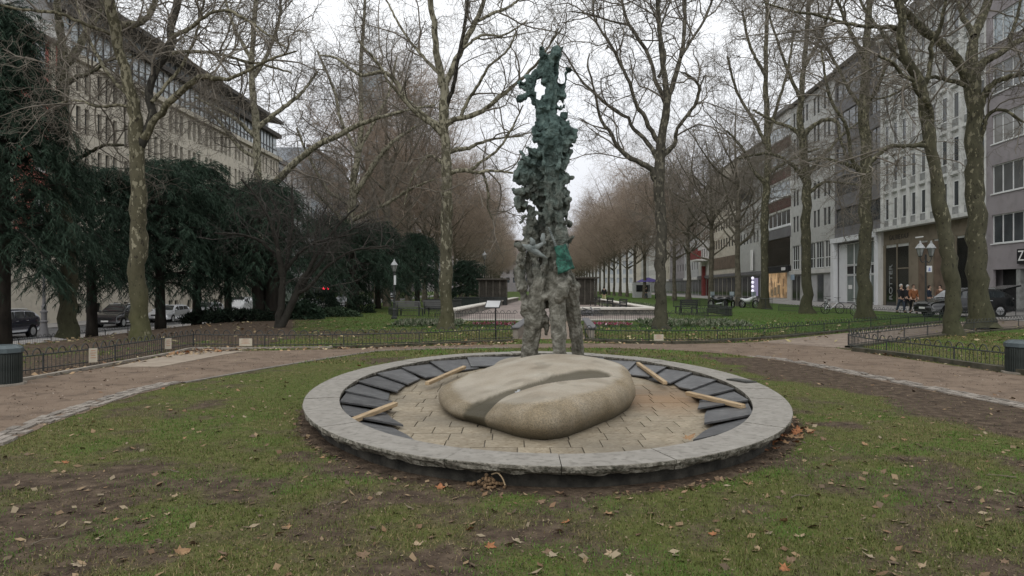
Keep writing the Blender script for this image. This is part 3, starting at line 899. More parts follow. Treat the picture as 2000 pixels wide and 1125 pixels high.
for ch in chains:
    pts = resample([[*sp_(x, y, d), r_ * sc_px] for x, y, r_, d in ch], max(6, len(ch) * 4))
    ph = rs.uniform(0, 9)
    pp = [Vector(p[:3]) + Vector((rs.uniform(-1,1), rs.uniform(-1,1), rs.uniform(-1,1))) * (.002 if ch[0][1] > 700 else min(.014, p[3] * .15)) for p in pts]
    va = .03 if ch[0][1] > 540 and len(ch) > 6 and ch[0][2] > 11 else .13
    rr = [max(.006, p[3] * (1 + va * math.sin(i * 1.3 + ph) + rs.uniform(-va, va) * .7)) for i, p in enumerate(pts)]
    q.tube(pp, rr, 10)
    for i, p in enumerate(pts):
        q.ball(pp[i], rr[i] * .97, 8, 6)
        r_ = p[3]
        if r_ > 7.5 * sc_px and p[2] > 1.75:
            for k in range(3):
                a_ = rs.uniform(0, 2 * PI); up = rs.uniform(-.5, .5)
                d = Vector((math.cos(a_), math.sin(a_) , up)).normalized()
                rad = rs.uniform(.10, .24) * r_
                q.ball(Vector(p[:3]) + d * (r_ * .92), rad, 6, 5, (1, 1, rs.uniform(.8, 3.2)))
# small shards that break the outline on both sides of the upper half
for k in range(46):
    y = rs.uniform(230, 430); side = rs.choice([-1, 1])
    x = 1076 + side * (rs.uniform(20, 27) if side > 0 else rs.uniform(22, 44) * (1 if y > 290 else .6))
    a_ = sp_(x, y, rs.uniform(-.15, .15)); d = Vector((side * rs.uniform(.3, 1), rs.uniform(-.6, .6), rs.uniform(-.3, .9))).normalized()
    l = rs.uniform(.04, .12)
    q.tube([a_ - d * .08, a_ + d * l * .3, a_ + d * l], [.05, .035, .01], 6)
for x, y, dx, dy, l, r_ in [(1094,330,18,-30,1,7),(1098,355,20,-8,1,6),(1100,300,20,-18,1,6),(1100,265,16,6,1,8),(1092,232,18,-14,1,6),(1102,395,14,-6,1,7),(1104,430,10,8,1,6),(1050,300,-22,-14,1,8),(1040,320,-24,-24,1,7),(1034,345,-30,-8,1,9),(1030,372,-24,4,1,8),(1026,398,-20,12,1,9),(1030,420,-14,16,1,6),(1052,250,-14,16,1,6),(1060,215,-16,-16,1,5),(1098,190,6,-24,1,5),(1022,520,-14,-10,1,7),(1024,560,-14,8,1,7),(1028,600,-12,10,1,6),(1020,490,-10,-16,1,6),(1110,470,12,-10,1,6),(1112,550,12,14,1,7),(1064,110,-8,-20,1,5),(1088,112,10,-22,1,7),(1076,128,16,8,1,7),(1050,150,-16,6,1,6),(1034,172,-20,-12,1,5),(1030,190,-16,4,1,5)]:
    a_ = sp_(x, y, rs.uniform(-.18, .05)); b2 = sp_(x + dx * .6, y + dy * .45, rs.uniform(-.2, .1)); c2_ = sp_(x + dx, y + dy, rs.uniform(-.2, .1))
    q.tube(resample([[*a_, r_ * sc_px], [*b2, r_ * .8 * sc_px], [*c2_, .9 * sc_px]], 6)[:, :3], [r_ * sc_px, r_ * sc_px, r_ * .85 * sc_px, r_ * .6 * sc_px, r_ * .35 * sc_px, 1.9 * sc_px], 7)
bd = Vector(sp_(1076, 712)); bd.z = .42
scu = thing('bronze_sculpture', (bd.x, bd.y, bd.z), 'tall weathered green bronze sculpture on three rough legs in the basin', 'sculpture')
q.v = [(x - bd.x, y - bd.y, z - bd.z) for x, y, z in q.v]

m, nt, b = new_mat('weathered_bronze')
N, L = nt.nodes, nt.links
t = N.new('ShaderNodeTexCoord')
sepz = N.new('ShaderNodeSeparateXYZ'); L.new(t.outputs['Object'], sepz.inputs[0])
nb = nz(1.5, 5)
zz = N.new('ShaderNodeMath'); zz.operation = 'MULTIPLY_ADD'; L.new(nb.outputs[0], zz.inputs[0]); zz.inputs[1].default_value = 2.4; L.new(sepz.outputs[2], zz.inputs[2])
mr = N.new('ShaderNodeMapRange'); mr.inputs[1].default_value = 2.5; mr.inputs[2].default_value = 4.9; L.new(zz.outputs[0], mr.inputs[0])
grey = rmp(nz(9, 8).outputs[0], (.3, (.065, .061, .048)), (.5, (.15, .144, .118)), (.68, (.26, .25, .215)))
verd = rmp(nz(6, 8).outputs[0], (.28, (.026, .042, .038)), (.5, (.07, .108, .098)), (.72, (.155, .212, .192)))
mx = N.new('ShaderNodeMix'); mx.data_type = 'RGBA'; L.new(mr.outputs[0], mx.inputs[0]); L.new(grey, mx.inputs[6]); L.new(verd, mx.inputs[7])
L.new(mx.outputs[2], b.inputs['Base Color'])
b.inputs['Roughness'].default_value = .75; b.inputs['Metallic'].default_value = .15; b.inputs['Specular IOR Level'].default_value = .25
bp = N.new('ShaderNodeBump'); bp.inputs['Strength'].default_value = 1.0; bp.inputs['Distance'].default_value = .035
L.new(nz(26, 9).outputs[0], bp.inputs['Height']); L.new(bp.outputs[0], b.inputs['Normal'])
M['bronze'] = m
body = q.build('figure', M['bronze'], scu, smooth=True)
rm = body.modifiers.new('remesh', 'REMESH'); rm.mode = 'VOXEL'; rm.voxel_size = .0165; rm.use_smooth_shade = False
dg = bpy.context.evaluated_depsgraph_get()
bm_ = bpy.data.meshes.new_from_object(body.evaluated_get(dg))
body.modifiers.clear(); old = body.data; body.data = bm_; bpy.data.meshes.remove(old)
bm_.materials.clear(); bm_.materials.append(M['bronze'])
nv_ = len(bm_.vertices)
co = np.empty(nv_ * 3, np.float32); bm_.vertices.foreach_get('co', co); co = co.reshape(-1, 3)
no = np.empty(nv_ * 3, np.float32); bm_.vertex_normals.foreach_get('vector', no); no = no.reshape(-1, 3)
dd = np.empty(nv_)
for i_ in range(nv_):
    x, y, z = co[i_]
    leg = 1.0 if z < 1.3 else .0
    w1 = mnoise.noise((x * 2.2, y * 2.2, z * 1.1)); w2 = mnoise.noise((x * 2.2 + 9, y * 2.2, z * 1.1))
    r1 = 1 - abs(mnoise.noise((x * 8.5 + w1 * 1.2, y * 8.5 + w2 * 1.2, z * 1.9))) * 2.4      # long bark-like ridges
    r2 = 1 - abs(mnoise.noise((x * 17 + 5, y * 17, z * 10 + w1 * 2))) * 2.2
    r3 = mnoise.noise((x * 38, y * 38, z * 26)) + .6 * abs(mnoise.noise((x * 70, y * 70, z * 60)))
    big = mnoise.noise((x * 3.1 + 4, y * 3.1, z * 2.3))
    up = min(1.0, max(0.0, (z - 1.1) / 1.0))
    dd[i_] = (.020 + .046 * up) * (r1 - .70) + (.010 + .020 * up) * (r2 - .55) + .010 * r3 - .002 * leg + .05 * up * (big - .1)
co = co + no * dd[:, None]
bm_.vertices.foreach_set('co', co.astype(np.float32).ravel()); bm_.update()
bm_.polygons.foreach_set('use_smooth', np.ones(len(bm_.polygons), bool))
# the bright green sheet, the braided cord and the small bird-like form
M['bright_patina'] = mat('bright_green_patina', (.010, .055, .040), (.038, .135, .098), (.02, .035, .03), scale=11, rough=.8, bump=.8, bscale=30)
q = MB()
nU, nV = 12, 14
c0, c1, c2, c3 = sp_(1083,482,-.30), sp_(1105,476,-.24), sp_(1122,524,-.20), sp_(1090,535,-.33)
V = []
for j in range(nV + 1):
    for i in range(nU + 1):
        u, v = i / nU, j / nV
        p = (c0 * (1-u) + c1 * u) * (1-v) + (c3 * (1-u) + c2 * u) * v
        p = p + Vector((.025 * mnoise.noise(p * 9), -.06 * math.sin(u * PI) + .04 * mnoise.noise(p * 11), .035 * mnoise.noise(p * 8 + Vector((3,3,3)))))
        V.append(p - bd)
q.add(V, [(j*(nU+1)+i, j*(nU+1)+i+1, (j+1)*(nU+1)+i+1, (j+1)*(nU+1)+i) for j in range(nV) for i in range(nU)])
o = q.build('green_sheet', M['bright_patina'], scu, smooth=True)
sm = o.modifiers.new('thick', 'SOLIDIFY'); sm.thickness = .03; sm.offset = 0
o['label'] = 'bright green patinated sheet on the front'
M['pale_bronze'] = mat('pale_bronze', (.10, .115, .11), (.22, .24, .23), scale=12, rough=.7, bump=.6, bscale=40)
q = MB()
for i in range(13):
    p = sp_(1072 + i * 1.35, 446 + i * 3.4, -.27) - bd; q.ball(p, .022, 6, 5)
q.build('braided_cord', M['pale_bronze'], scu, smooth=True)
q = MB()
def tq(l, r_): q.tube([sp_(x, y, d) - bd for x, y, d in l], [k * sc_px for k in r_], 8)
tq([(1020,477,-.28),(1026,481,-.29),(1034,485,-.30),(1042,484,-.30),(1050,482,-.3),(1060,476,-.29),(1066,473,-.28)], [1, 4, 8, 8, 5, 3.5, 2])
tq([(1038,486,-.31),(1048,493,-.31),(1058,499,-.3),(1070,505,-.3)], [7, 6, 4, 1])
tq([(1040,480,-.3),(1040,470,-.3),(1036,464,-.28)], [7, 5, 2]); tq([(1044,492,-.31),(1052,503,-.3)], [4, 1])
tq([(1062,478,-.29),(1060,466,-.28),(1061,456,-.27)], [3, 5, 3])
o = q.build('bird_form', M['pale_bronze'], scu, smooth=True)
# ================================================================== TREES
def bark(name, base, pale, dark, thr=.56, moss=None):
    m, nt, b = new_mat(name)
    N_, L_ = nt.nodes, nt.links
    t = N_.new('ShaderNodeTexCoord')
    mp = N_.new('ShaderNodeMapping'); mp.inputs['Scale'].default_value = (1, 1, .55); L_.new(t.outputs['Object'], mp.inputs[0])
    def nz_(s, d, loc=(0, 0, 0)):
        m2 = N_.new('ShaderNodeMapping'); m2.inputs['Location'].default_value = loc; L_.new(mp.outputs[0], m2.inputs[0])
        n = N_.new('ShaderNodeTexNoise'); n.inputs['Scale'].default_value = s; n.inputs['Detail'].default_value = d; n.inputs['Roughness'].default_value = .6; L_.new(m2.outputs[0], n.inputs['Vector']); return n.outputs[0]
    def rm_(src, st):
        r = N_.new('ShaderNodeValToRGB'); e = r.color_ramp.elements
        while len(e) < len(st): e.new(.5)
        for q_, (p_, c_) in zip(e, st): q_.position = p_; q_.color = c4(c_)
        L_.new(src, r.inputs[0]); return r.outputs[0]
    bs = rm_(nz_(5, 8), [(.3, tuple(x * .65 for x in base)), (.55, base), (.75, tuple(x * 1.35 for x in base))])
    # plates of shed bark: more of them higher up the stem
    sz = N_.new('ShaderNodeSeparateXYZ'); L_.new(t.outputs['Object'], sz.inputs[0])
    hh = N_.new('ShaderNodeMapRange'); hh.inputs[1].default_value = 0; hh.inputs[2].default_value = 9; hh.inputs[3].default_value = -.05; hh.inputs[4].default_value = .10; L_.new(sz.outputs[2], hh.inputs[0])
    ad_ = N_.new('ShaderNodeMath'); ad_.operation = 'ADD'; L_.new(nz_(7.5, 4, (3, 7, 1)), ad_.inputs[0]); L_.new(hh.outputs[0], ad_.inputs[1])
    k = rm_(ad_.outputs[0], [(thr, (0, 0, 0)), (thr + .03, (1, 1, 1))])
    pl = rm_(nz_(2.5, 4, (1, 2, 9)), [(.35, tuple(x * .7 for x in pale)), (.65, pale)])
    mx = N_.new('ShaderNodeMix'); mx.data_type = 'RGBA'; L_.new(k, mx.inputs[0]); L_.new(bs, mx.inputs[6]); L_.new(pl, mx.inputs[7])
    k2 = rm_(nz_(9.5, 4, (13, 4, 2)), [(.60, (0, 0, 0)), (.64, (1, 1, 1))])
    mx2 = N_.new('ShaderNodeMix'); mx2.data_type = 'RGBA'; L_.new(k2, mx2.inputs[0]); L_.new(mx.outputs[2], mx2.inputs[6]); mx2.inputs[7].default_value = c4(dark)
    out = mx2.outputs[2]
    if moss:
        mh = N_.new('ShaderNodeMapRange'); mh.inputs[1].default_value = 2.6; mh.inputs[2].default_value = .1; L_.new(sz.outputs[2], mh.inputs[0])
        mm = N_.new('ShaderNodeMath'); mm.operation = 'MULTIPLY'; L_.new(mh.outputs[0], mm.inputs[0]); L_.new(nz_(3, 6, (5, 5, 5)), mm.inputs[1])
        mx3 = N_.new('ShaderNodeMix'); mx3.data_type = 'RGBA'; L_.new(mm.outputs[0], mx3.inputs[0]); L_.new(out, mx3.inputs[6]); mx3.inputs[7].default_value = c4(moss); out = mx3.outputs[2]
    L_.new(out, b.inputs['Base Color'])
    b.inputs['Roughness'].default_value = .9; b.inputs['Specular IOR Level'].default_value = .2
    bp = N_.new('ShaderNodeBump'); bp.inputs['Strength'].default_value = .5; bp.inputs['Distance'].default_value = .02
    L_.new(nz_(14, 8), bp.inputs['Height']); L_.new(bp.outputs[0], b.inputs['Normal'])
    return m
M['bark'] = bark('plane_bark', (.09, .082, .052), (.26, .238, .165), (.035, .031, .021), .585, (.05, .055, .014))
M['bark_pale'] = bark('pale_plane_bark', (.10, .092, .062), (.30, .28, .205), (.05, .045, .03), .56, (.055, .055, .02))
M['bark_olive'] = bark('olive_plane_bark', (.074, .070, .045), (.215, .20, .135), (.032, .03, .021), .625, (.040, .044, .018))
M['bark_dark'] = bark('dark_bark', (.036, .033, .027), (.09, .083, .068), (.018, .016, .014), .62)
M['bark_grey'] = bark('grey_plane_bark', (.072, .066, .052), (.19, .175, .135), (.028, .026, .021), .60, (.045, .045, .022))

def unit(v): return v / (np.linalg.norm(v, axis=-1, keepdims=True) + 1e-9)

def grow(rg, PP, PR, n, k, lr, r0, spread, up, wig, tmin=.15, taper=.45, droop=0.0, wpow=1.0):
    """n children on the parents PP (m,K,3), PR (m,K); returns points (n,k,3), radii (n,k)"""
    m_, K, _ = PP.shape
    ln = np.linalg.norm(np.diff(PP, axis=1), axis=2).sum(1)
    w = ln ** wpow; w = w / w.sum()
    pi_ = rg.choice(m_, n, p=w)
    t = tmin + (1 - tmin) * rg.random(n) ** .85
    f = t * (K - 1); i = np.minimum(f.astype(int), K - 2); u = (f - i)[:, None]
    p0 = PP[pi_, i] * (1 - u) + PP[pi_, i + 1] * u
    pr = PR[pi_, i] * (1 - u[:, 0]) + PR[pi_, i + 1] * u[:, 0]
    tg = unit(PP[pi_, i + 1] - PP[pi_, i])
    rd = unit(np.cross(tg, unit(rg.normal(size=(n, 3)))))
    d = unit(tg * (1 - spread) + rd * spread + np.array([0, 0, up]))
    L_ = rg.uniform(lr[0], lr[1], n) * (1.1 - .5 * t)
    pts = np.empty((n, k, 3)); pts[:, 0] = p0
    st = (L_ / (k - 1))[:, None]
    for j in range(1, k):
        d = unit(d + rg.normal(size=(n, 3)) * wig + np.array([0, 0, -droop * (j / k)]))
        pts[:, j] = pts[:, j - 1] + d * st
    rs_ = np.minimum(r0 * rg.uniform(.7, 1.2, n), pr * .72)
    rad = rs_[:, None] * (1 - (1 - taper) * np.linspace(0, 1, k))[None]
    return pts, rad

def limb_tubes(V, Fq, off, pl, sides, rg):
    """explicit limbs: list of (k,4)"""
    for p in pl:
        v, f = np_tubes(p[None, :, :3], p[None, :, 3], sides, rg)
        V.append(v); Fq.append(f + off[0]); off[0] += len(v)

def make_tree(name, base, limbs, label, seed, bark_m, twig_m, lv, group=None, sides=12, K=26, knob=.05, dark=()):
    """limbs: list of (k,4) world arrays; lv: list of dicts for grow()"""
    rg = np.random.default_rng(seed)
    base = np.array(base, float)
    th_ = thing(name, base, label, 'tree', group)
    pl = []
    for li, l in enumerate(limbs):
        q_ = resample(l, K if len(l) > 3 else 12)
        if len(q_) != K: q_ = resample(q_, K)
        q_[:, :3] -= base
        jit = rg.normal(size=(K, 3)) * (q_[:, 3:4] * .10 + .006)
        jit[0] = 0
        q_[:, :3] += jit
        q_[:, 3] *= 1 + rg.normal(size=K) * knob
        q_[:, 3] = np.maximum(q_[:, 3], .008)
        pl.append(q_)
    # flare at the foot
    l0 = pl[0]; z_ = l0[:, 2]
    l0[:, 3] *= 1 + .30 * np.exp(-np.clip(z_, 0, None) / .28)
    V, Fq, off = [], [], [0]
    limb_tubes(V, Fq, off, [p for i, p in enumerate(pl) if i not in dark], sides, rg)
    for i in dark:
        v, f = np_tubes(pl[i][None, :, :3], pl[i][None, :, 3], sides, rg); link('limb', np_mesh('limb', v, f, M['bark_dark'], smooth=True), th_)['label'] = 'blackish wet limb'
    me = np_mesh('trunk', np.vstack(V), np.vstack(Fq), bark_m, smooth=True)
    link('trunk', me, th_)
    A = np.array(pl)
    PPs = [(A[1:, :, :3] if len(pl) > 1 else A[:, :, :3], A[1:, :, 3] if len(pl) > 1 else A[:, :, 3])]
    V, Fq, off = [], [], 0
    for li, g in enumerate(lv):
        g = dict(g); src = PPs[g.pop('src', -1)]; sd_ = g.pop('sides', 3)
        pts, rad = grow(rg, src[0], src[1], **g)
        PPs.append((pts, rad))
        v, f = np_tubes(pts, rad, sd_, rg)
        V.append(v); Fq.append(f + off); off += len(v)
    me = np_mesh('crown', np.vstack(V), np.vstack(Fq), twig_m)
    link('crown', me, th_)
    return th_

def lv_plane(nb, nt_, nf, s=1.0, rt=1.0, kf=5):
    return [dict(n=nb, k=8, lr=(1.6 * s, 4.2 * s), r0=.034, spread=.62, up=.16, wig=.24, tmin=.2, sides=4),
            dict(n=nt_, k=6, lr=(.7 * s, 1.9 * s), r0=.0135 * rt, spread=.6, up=.0, wig=.34, tmin=.12, sides=3, droop=.12, taper=.5),
            dict(n=nf, k=kf, lr=(.35 * s, 1.0 * s), r0=.0066 * rt, spread=.65, up=-.04, wig=.42, tmin=.1, sides=3, droop=.22, taper=.55)]

def LP(D, spec):
    """photo polyline [(x,y,r) or (x,y,r,dD)] at depth D -> (k,4)"""
    out = []
    for s in spec:
        d = D + (s[3] if len(s) > 3 else 0)
        out.append([*P(s[0], s[1], d), s[2] * d / F])
    return np.array(out)

def bough(D, spec, z):
    """limb that swings out of the trunk plane to depth D+z at its tip"""
    n = len(spec); o = []
    for i, s in enumerate(spec): o.append((s[0], s[1], s[2], z * (i / (n - 1)) ** 1.3))
    return LP(D, o)

def base_of(D, px, z): return ((px - CX) / F * D, D, z)

# ---- left plane tree by the low fence, forked
D = 22.5
L1 = [LP(D, [(277,668,19),(274,640,17),(271,600,16),(270,540,16),(270,470,15.5),(271,400,14.5),(268,330,13.5),(266,275,14.5),(263,240,12)]),
 bough(D, [(266,275,13),(262,220,12.5),(252,170,10.5),(240,120,9.5),(228,80,9.5),(222,40,11),(215,0,10),(205,-60,9),(196,-150,7),(190,-260,4)], -1.5),
 bough(D, [(272,285,10),(292,250,8.5),(298,220,8),(292,190,7.5),(300,150,7),(318,115,8),(336,92,9),(334,60,8),(342,20,7.5),(350,-30,7),(356,-140,5),(350,-240,3)], 1.2),
 bough(D, [(280,270,8),(305,230,6.5),(335,195,6.5),(370,165,6),(400,150,5.5),(440,155,4),(480,140,3),(530,115,2.5),(580,100,1.6)], -2.0),
 bough(D, [(334,72,5),(360,60,4),(390,40,3.5),(420,23,3),(450,22,3),(490,45,2.5),(525,70,2),(562,95,1.4)], -1.0),
 bough(D, [(232,48,8),(252,48,7),(272,45,6),(290,30,5.5),(303,0,5),(312,-60,4),(330,-150,2.5)], 2.0),
 bough(D, [(238,78,4),(215,66,3.4),(180,52,3),(150,40,3),(110,25,3),(50,20,2.6),(-10,8,2)], -1.5),
 bough(D, [(336,105,4.5),(375,100,3.5),(430,106,3),(470,118,3),(520,128,2.5),(570,142,1.6)], 1.8),
 bough(D, [(262,215,4),(235,206,3),(190,208,2.6),(150,196,2),(100,205,1.4)], 2.0),
 bough(D, [(296,200,4),(330,160,3.5),(360,120,3),(385,60,2.4),(400,0,2),(415,-60,1.4)], 2.5),
 bough(D, [(256,190,4.5),(225,160,3.5),(190,110,3),(160,40,2.4),(140,-40,1.8)], 2.5)]
make_tree('plane_tree', base_of(D, 275, tz(-11.7)), L1, 'forked bare plane tree with one black limb, behind the low fence on the left', 11, M['bark'], M['twig'], lv_plane(95, 900, 6000), dark=(2,))
# ---- darker stem behind it, next to the conifer
D = 28.0
L2 = [LP(D, [(131,662,19),(132,640,17),(133,600,15),(135,520,14),(133,460,13),(125,400,12.5),(119,320,12),(117,250,11.5),(121,200,13),(123,150,11),(122,110,9)]),
 bough(D, [(122,120,9),(119,70,7.5),(113,20,6.5),(108,-60,5.5),(100,-160,4)], -1.5),
 bough(D, [(124,130,8),(148,102,7.5),(170,60,7),(195,15,6),(215,-60,4.5),(230,-160,3)], 1.5),
 bough(D, [(122,170,5),(150,150,4.5),(170,146,3.4),(215,118,2.6),(260,110,1.8)], -2),
 bough(D, [(120,230,5),(95,180,4),(60,140,3.4),(20,110,2.6),(-30,90,2)], 1.5),
 bough(D, [(128,330,5),(155,310,4),(200,285,3),(240,283,2.4)], -2)]
make_tree('plane_tree', base_of(D, 131, tz(-17.4)), L2, 'dark stemmed plane tree standing beside the dark conifer at the far left', 12, M['bark_olive'], M['twig'], lv_plane(50, 500, 3200))
# ---- plane tree left of the sculpture
D = 27.8
L3 = [LP(D, [(871,648,17),(871,630,14),(871,600,12.6),(870,520,12),(871,450,12),(872,400,11),(872,350,10.5),(870,300,9.5),(868,260,9),(866,240,9),(868,200,9.5),(866,165,9)]),
 bough(D, [(866,168,9),(858,130,7),(850,90,6),(848,50,5.7),(840,0,5.5),(837,-80,4.6),(830,-190,3)], -1.0),
 bough(D, [(868,170,7.5),(880,143,6.5),(894,110,5.8),(909,80,5.6),(928,45,5),(945,0,4.5),(962,-70,3.6),(980,-160,2.4)], 1.0),
 bough(D, [(870,215,6),(880,185,4.4),(886,165,4),(893,125,3.6),(902,80,3.5),(910,30,3),(917,-40,2.5),(920,-120,1.8)], -1.8),
 bough(D, [(868,246,6),(890,233,5.2),(915,228,5),(945,215,4.5),(975,190,4),(1005,165,3.5),(1030,145,3),(1060,110,2.5),(1076,85,1.8),(1090,55,1.2)], -1.2),
 bough(D, [(900,229,4),(912,200,3.2),(935,165,3),(955,130,2.6),(990,100,2),(1010,60,1.5)], -1.6),
 bough(D, [(866,246,6),(840,235,5.4),(815,215,5),(790,190,4.5),(775,160,4.2),(752,141,4),(726,144,3.6),(700,146,3),(660,115,2.6),(625,108,1.8)], 1.2),
 bough(D, [(867,268,5),(845,244,4.4),(815,224,4),(785,190,3.6),(760,160,3),(735,120,2.4),(700,80,1.6)], -1.5),
 bough(D, [(872,338,5),(905,332,4.4),(930,337,3.4),(960,333,3),(1002,338,1.8)], -.8),
 bough(D, [(918,333,3.2),(940,316,2.8),(975,290,2.5),(1000,250,2),(1022,205,1.3)], .8),
 bough(D, [(874,297,5.5),(895,291,4.6),(915,289,4),(940,278,3),(975,270,2),(1022,265,1.3)], 1.5),
 bough(D, [(868,325,4),(845,305,3.2),(822,318,2.4),(800,360,1.8),(790,400,1.2)], -1),
 bough(D, [(944,338,2.6),(953,375,2.2),(953,405,2),(963,430,1.4)], .3),
 bough(D, [(862,150,4),(835,120,3.2),(800,80,2.6),(770,30,2),(740,-30,1.4)], 1.6),
 bough(D, [(935,40,3.5),(965,25,3),(1000,10,2.6),(1040,-30,2)], 1.6),
 bough(D, [(905,95,3),(940,70,2.6),(985,68,2),(1030,40,1.4)], 1.3)]
make_tree('plane_tree', base_of(D, 871, 0), L3, 'mottled pale plane tree on the lawn, just left of the sculpture', 13, M['bark_pale'], M['twig'], lv_plane(100, 850, 5800, rt=.85), dark=(3,))
# ---- plane tree right of the sculpture
L4 = [LP(D, [(1292,648,16),(1292,630,13),(1292,600,11.6),(1290,520,11),(1291,450,11),(1289,400,10.6),(1288,350,10.2),(1289,310,10),(1291,285,9)]),
 bough(D, [(1290,300,9),(1293,255,8.2),(1302,215,8),(1302,180,6.4),(1295,130,5.2),(1290,80,4.6),(1286,30,4),(1283,-40,3.4),(1282,-140,2.2)], -.8),
 bough(D, [(1300,215,6),(1310,175,5),(1320,145,4.6),(1330,110,4),(1336,70,3.9),(1338,30,3.5),(1336,-50,2.8),(1340,-140,1.8)], 1.0),
 bough(D, [(1302,205,5.5),(1290,178,4.4),(1281,160,4),(1275,130,3.6),(1262,100,3.6),(1240,65,3.5),(1225,40,3),(1214,0,2.6),(1205,-60,1.8)], 1.4),
 bough(D, [(1288,278,5.5),(1274,258,4.6),(1265,243,4.4),(1260,225,4),(1246,213,4),(1235,180,3.4),(1220,140,3.2),(1205,110,3),(1185,75,2.6),(1165,45,2.4),(1158,18,2.2),(1158,-30,1.7)], -1.2),
 bough(D, [(1286,312,6.5),(1264,278,4.4),(1244,257,3.8),(1233,247,3.5),(1228,231,3.5),(1196,211,3.1),(1175,195,2.8),(1158,180,2.6),(1130,150,2.2),(1110,115,1.8),(1085,80,1.1)], .8),
 bough(D, [(1281,352,7),(1274,333,6),(1256,321,5.4),(1226,306,4.6),(1206,285,4),(1192,260,3.6),(1175,236,3.1),(1165,200,2.6),(1160,170,2.2),(1148,130,1.8),(1152,105,1.1)], -1.0),
 bough(D, [(1292,306,6),(1318,281,4.4),(1321,256,3.6),(1345,221,3.4),(1356,208,3.6),(1366,180,3),(1364,165,2.8),(1346,147,2.4),(1330,142,1.6)], -1.2),
 bough(D, [(1330,112,3),(1350,80,2.6),(1375,40,2.4),(1390,0,2),(1400,-60,1.3)], .6),
 bough(D, [(1286,150,3),(1300,110,2.4),(1290,60,2),(1310,0,1.6)], 2),
 bough(D, [(1230,50,2.4),(1190,40,2),(1150,28,1.8),(1115,22,1.2)], .6)]
make_tree('plane_tree', base_of(D, 1292, 0), L4, 'slim vase-shaped plane tree with a small sign at its foot, right of the sculpture', 14, M['bark_grey'], M['twig'], lv_plane(90, 800, 5600, rt=.85))
# ---- leaning tree on the right
D = 24.2
L6 = [LP(D, [(1863,660,18),(1862,640,15),(1860,610,14),(1860,560,14),(1852,500,13),(1842,440,12.4),(1831,380,13),(1826,340,11),(1821,300,10.6),(1813,262,12),(1806,220,9.6),(1802,180,9.6)]),
 bough(D, [(1802,182,9.6),(1792,155,9.6),(1777,128,9),(1763,100,8),(1758,70,7.6),(1762,40,7.4),(1755,0,8),(1745,-50,8),(1738,-140,6),(1728,-240,3.6)], -1),
 bough(D, [(1814,268,6),(1818,240,5.4),(1818,212,5),(1808,198,4.6),(1790,178,4.2),(1784,158,4),(1760,145,3.6),(1744,122,3),(1716,110,2.2)], -1.4),
 bough(D, [(1802,172,6),(1812,148,4.6),(1819,110,4.2),(1818,88,4),(1834,62,3.6),(1845,15,3.2),(1851,-40,2.6),(1860,-120,1.6)], -1.5),
 bough(D, [(1760,56,6),(1730,53,4.4),(1700,53,3.7),(1650,45,3.1),(1590,28,2.6),(1540,20,2.1),(1490,4,1.4)], -1.0),
 bough(D, [(1806,284,5),(1790,284,4.2),(1770,285,3.7),(1735,286,3.5),(1714,302,3),(1700,320,2),(1690,350,1.3)], -1.5),
 bough(D, [(1776,130,5),(1745,100,4),(1720,60,3.4),(1690,20,2.8),(1660,-40,2)], 2),
 bough(D, [(1755,10,5),(1790,-20,4.4),(1830,-60,3.4),(1860,-120,2)], 1.5)]
make_tree('plane_tree', base_of(D, 1863, 0), L6, 'slender leaning plane tree with a crooked stem, left of the thickest trunk at the right', 15, M['bark_olive'], M['twig'], lv_plane(70, 650, 4200))
# ---- thick tree on the right
D = 27.8
L7 = [LP(D, [(1918,648,29),(1916,625,24),(1913,580,18.5),(1909,500,17),(1905,420,16),(1903,350,15.5),(1902,280,15),(1900,210,14.4),(1898,160,16),(1899,130,15)]),
 bough(D, [(1896,165,12),(1884,143,10.5),(1862,110,9.6),(1835,80,9),(1800,55,8),(1775,30,7),(1755,0,6),(1730,-50,5),(1700,-130,3)], -1.6),
 bough(D, [(1899,135,12),(1899,100,10),(1906,60,8.6),(1925,20,8.2),(1936,-30,7),(1946,-120,5),(1950,-230,3)], 1),
 bough(D, [(1902,140,11),(1918,125,8),(1940,110,6.6),(1965,95,6),(2000,75,5.5),(2050,55,4),(2110,20,2.6)], -1.4),
 bough(D, [(1908,228,9),(1922,185,6.8),(1945,160,5.4),(1970,150,5),(2000,145,4.5),(2050,140,3)], -2),
 bough(D, [(1972,92,4),(1976,65,3.2),(1990,20,2.6),(1998,-30,1.8)], -.6),
 bough(D, [(1890,168,5.5),(1870,160,4.6),(1850,157,4),(1820,150,3.4),(1780,165,2.6),(1730,190,2),(1690,192,1.3)], 1.6),
 bough(D, [(1914,280,4.5),(1930,225,3.6),(1960,215,3),(2000,240,2)], -1),
 bough(D, [(1902,70,6),(1880,30,5),(1868,-20,4),(1850,-90,2.6)], 2.4)]
make_tree('plane_tree', base_of(D, 1917, 0), L7, 'thickest trunked plane tree with heavy forked limbs, at the right', 16, M['bark_olive'], M['twig'], lv_plane(80, 700, 4600))
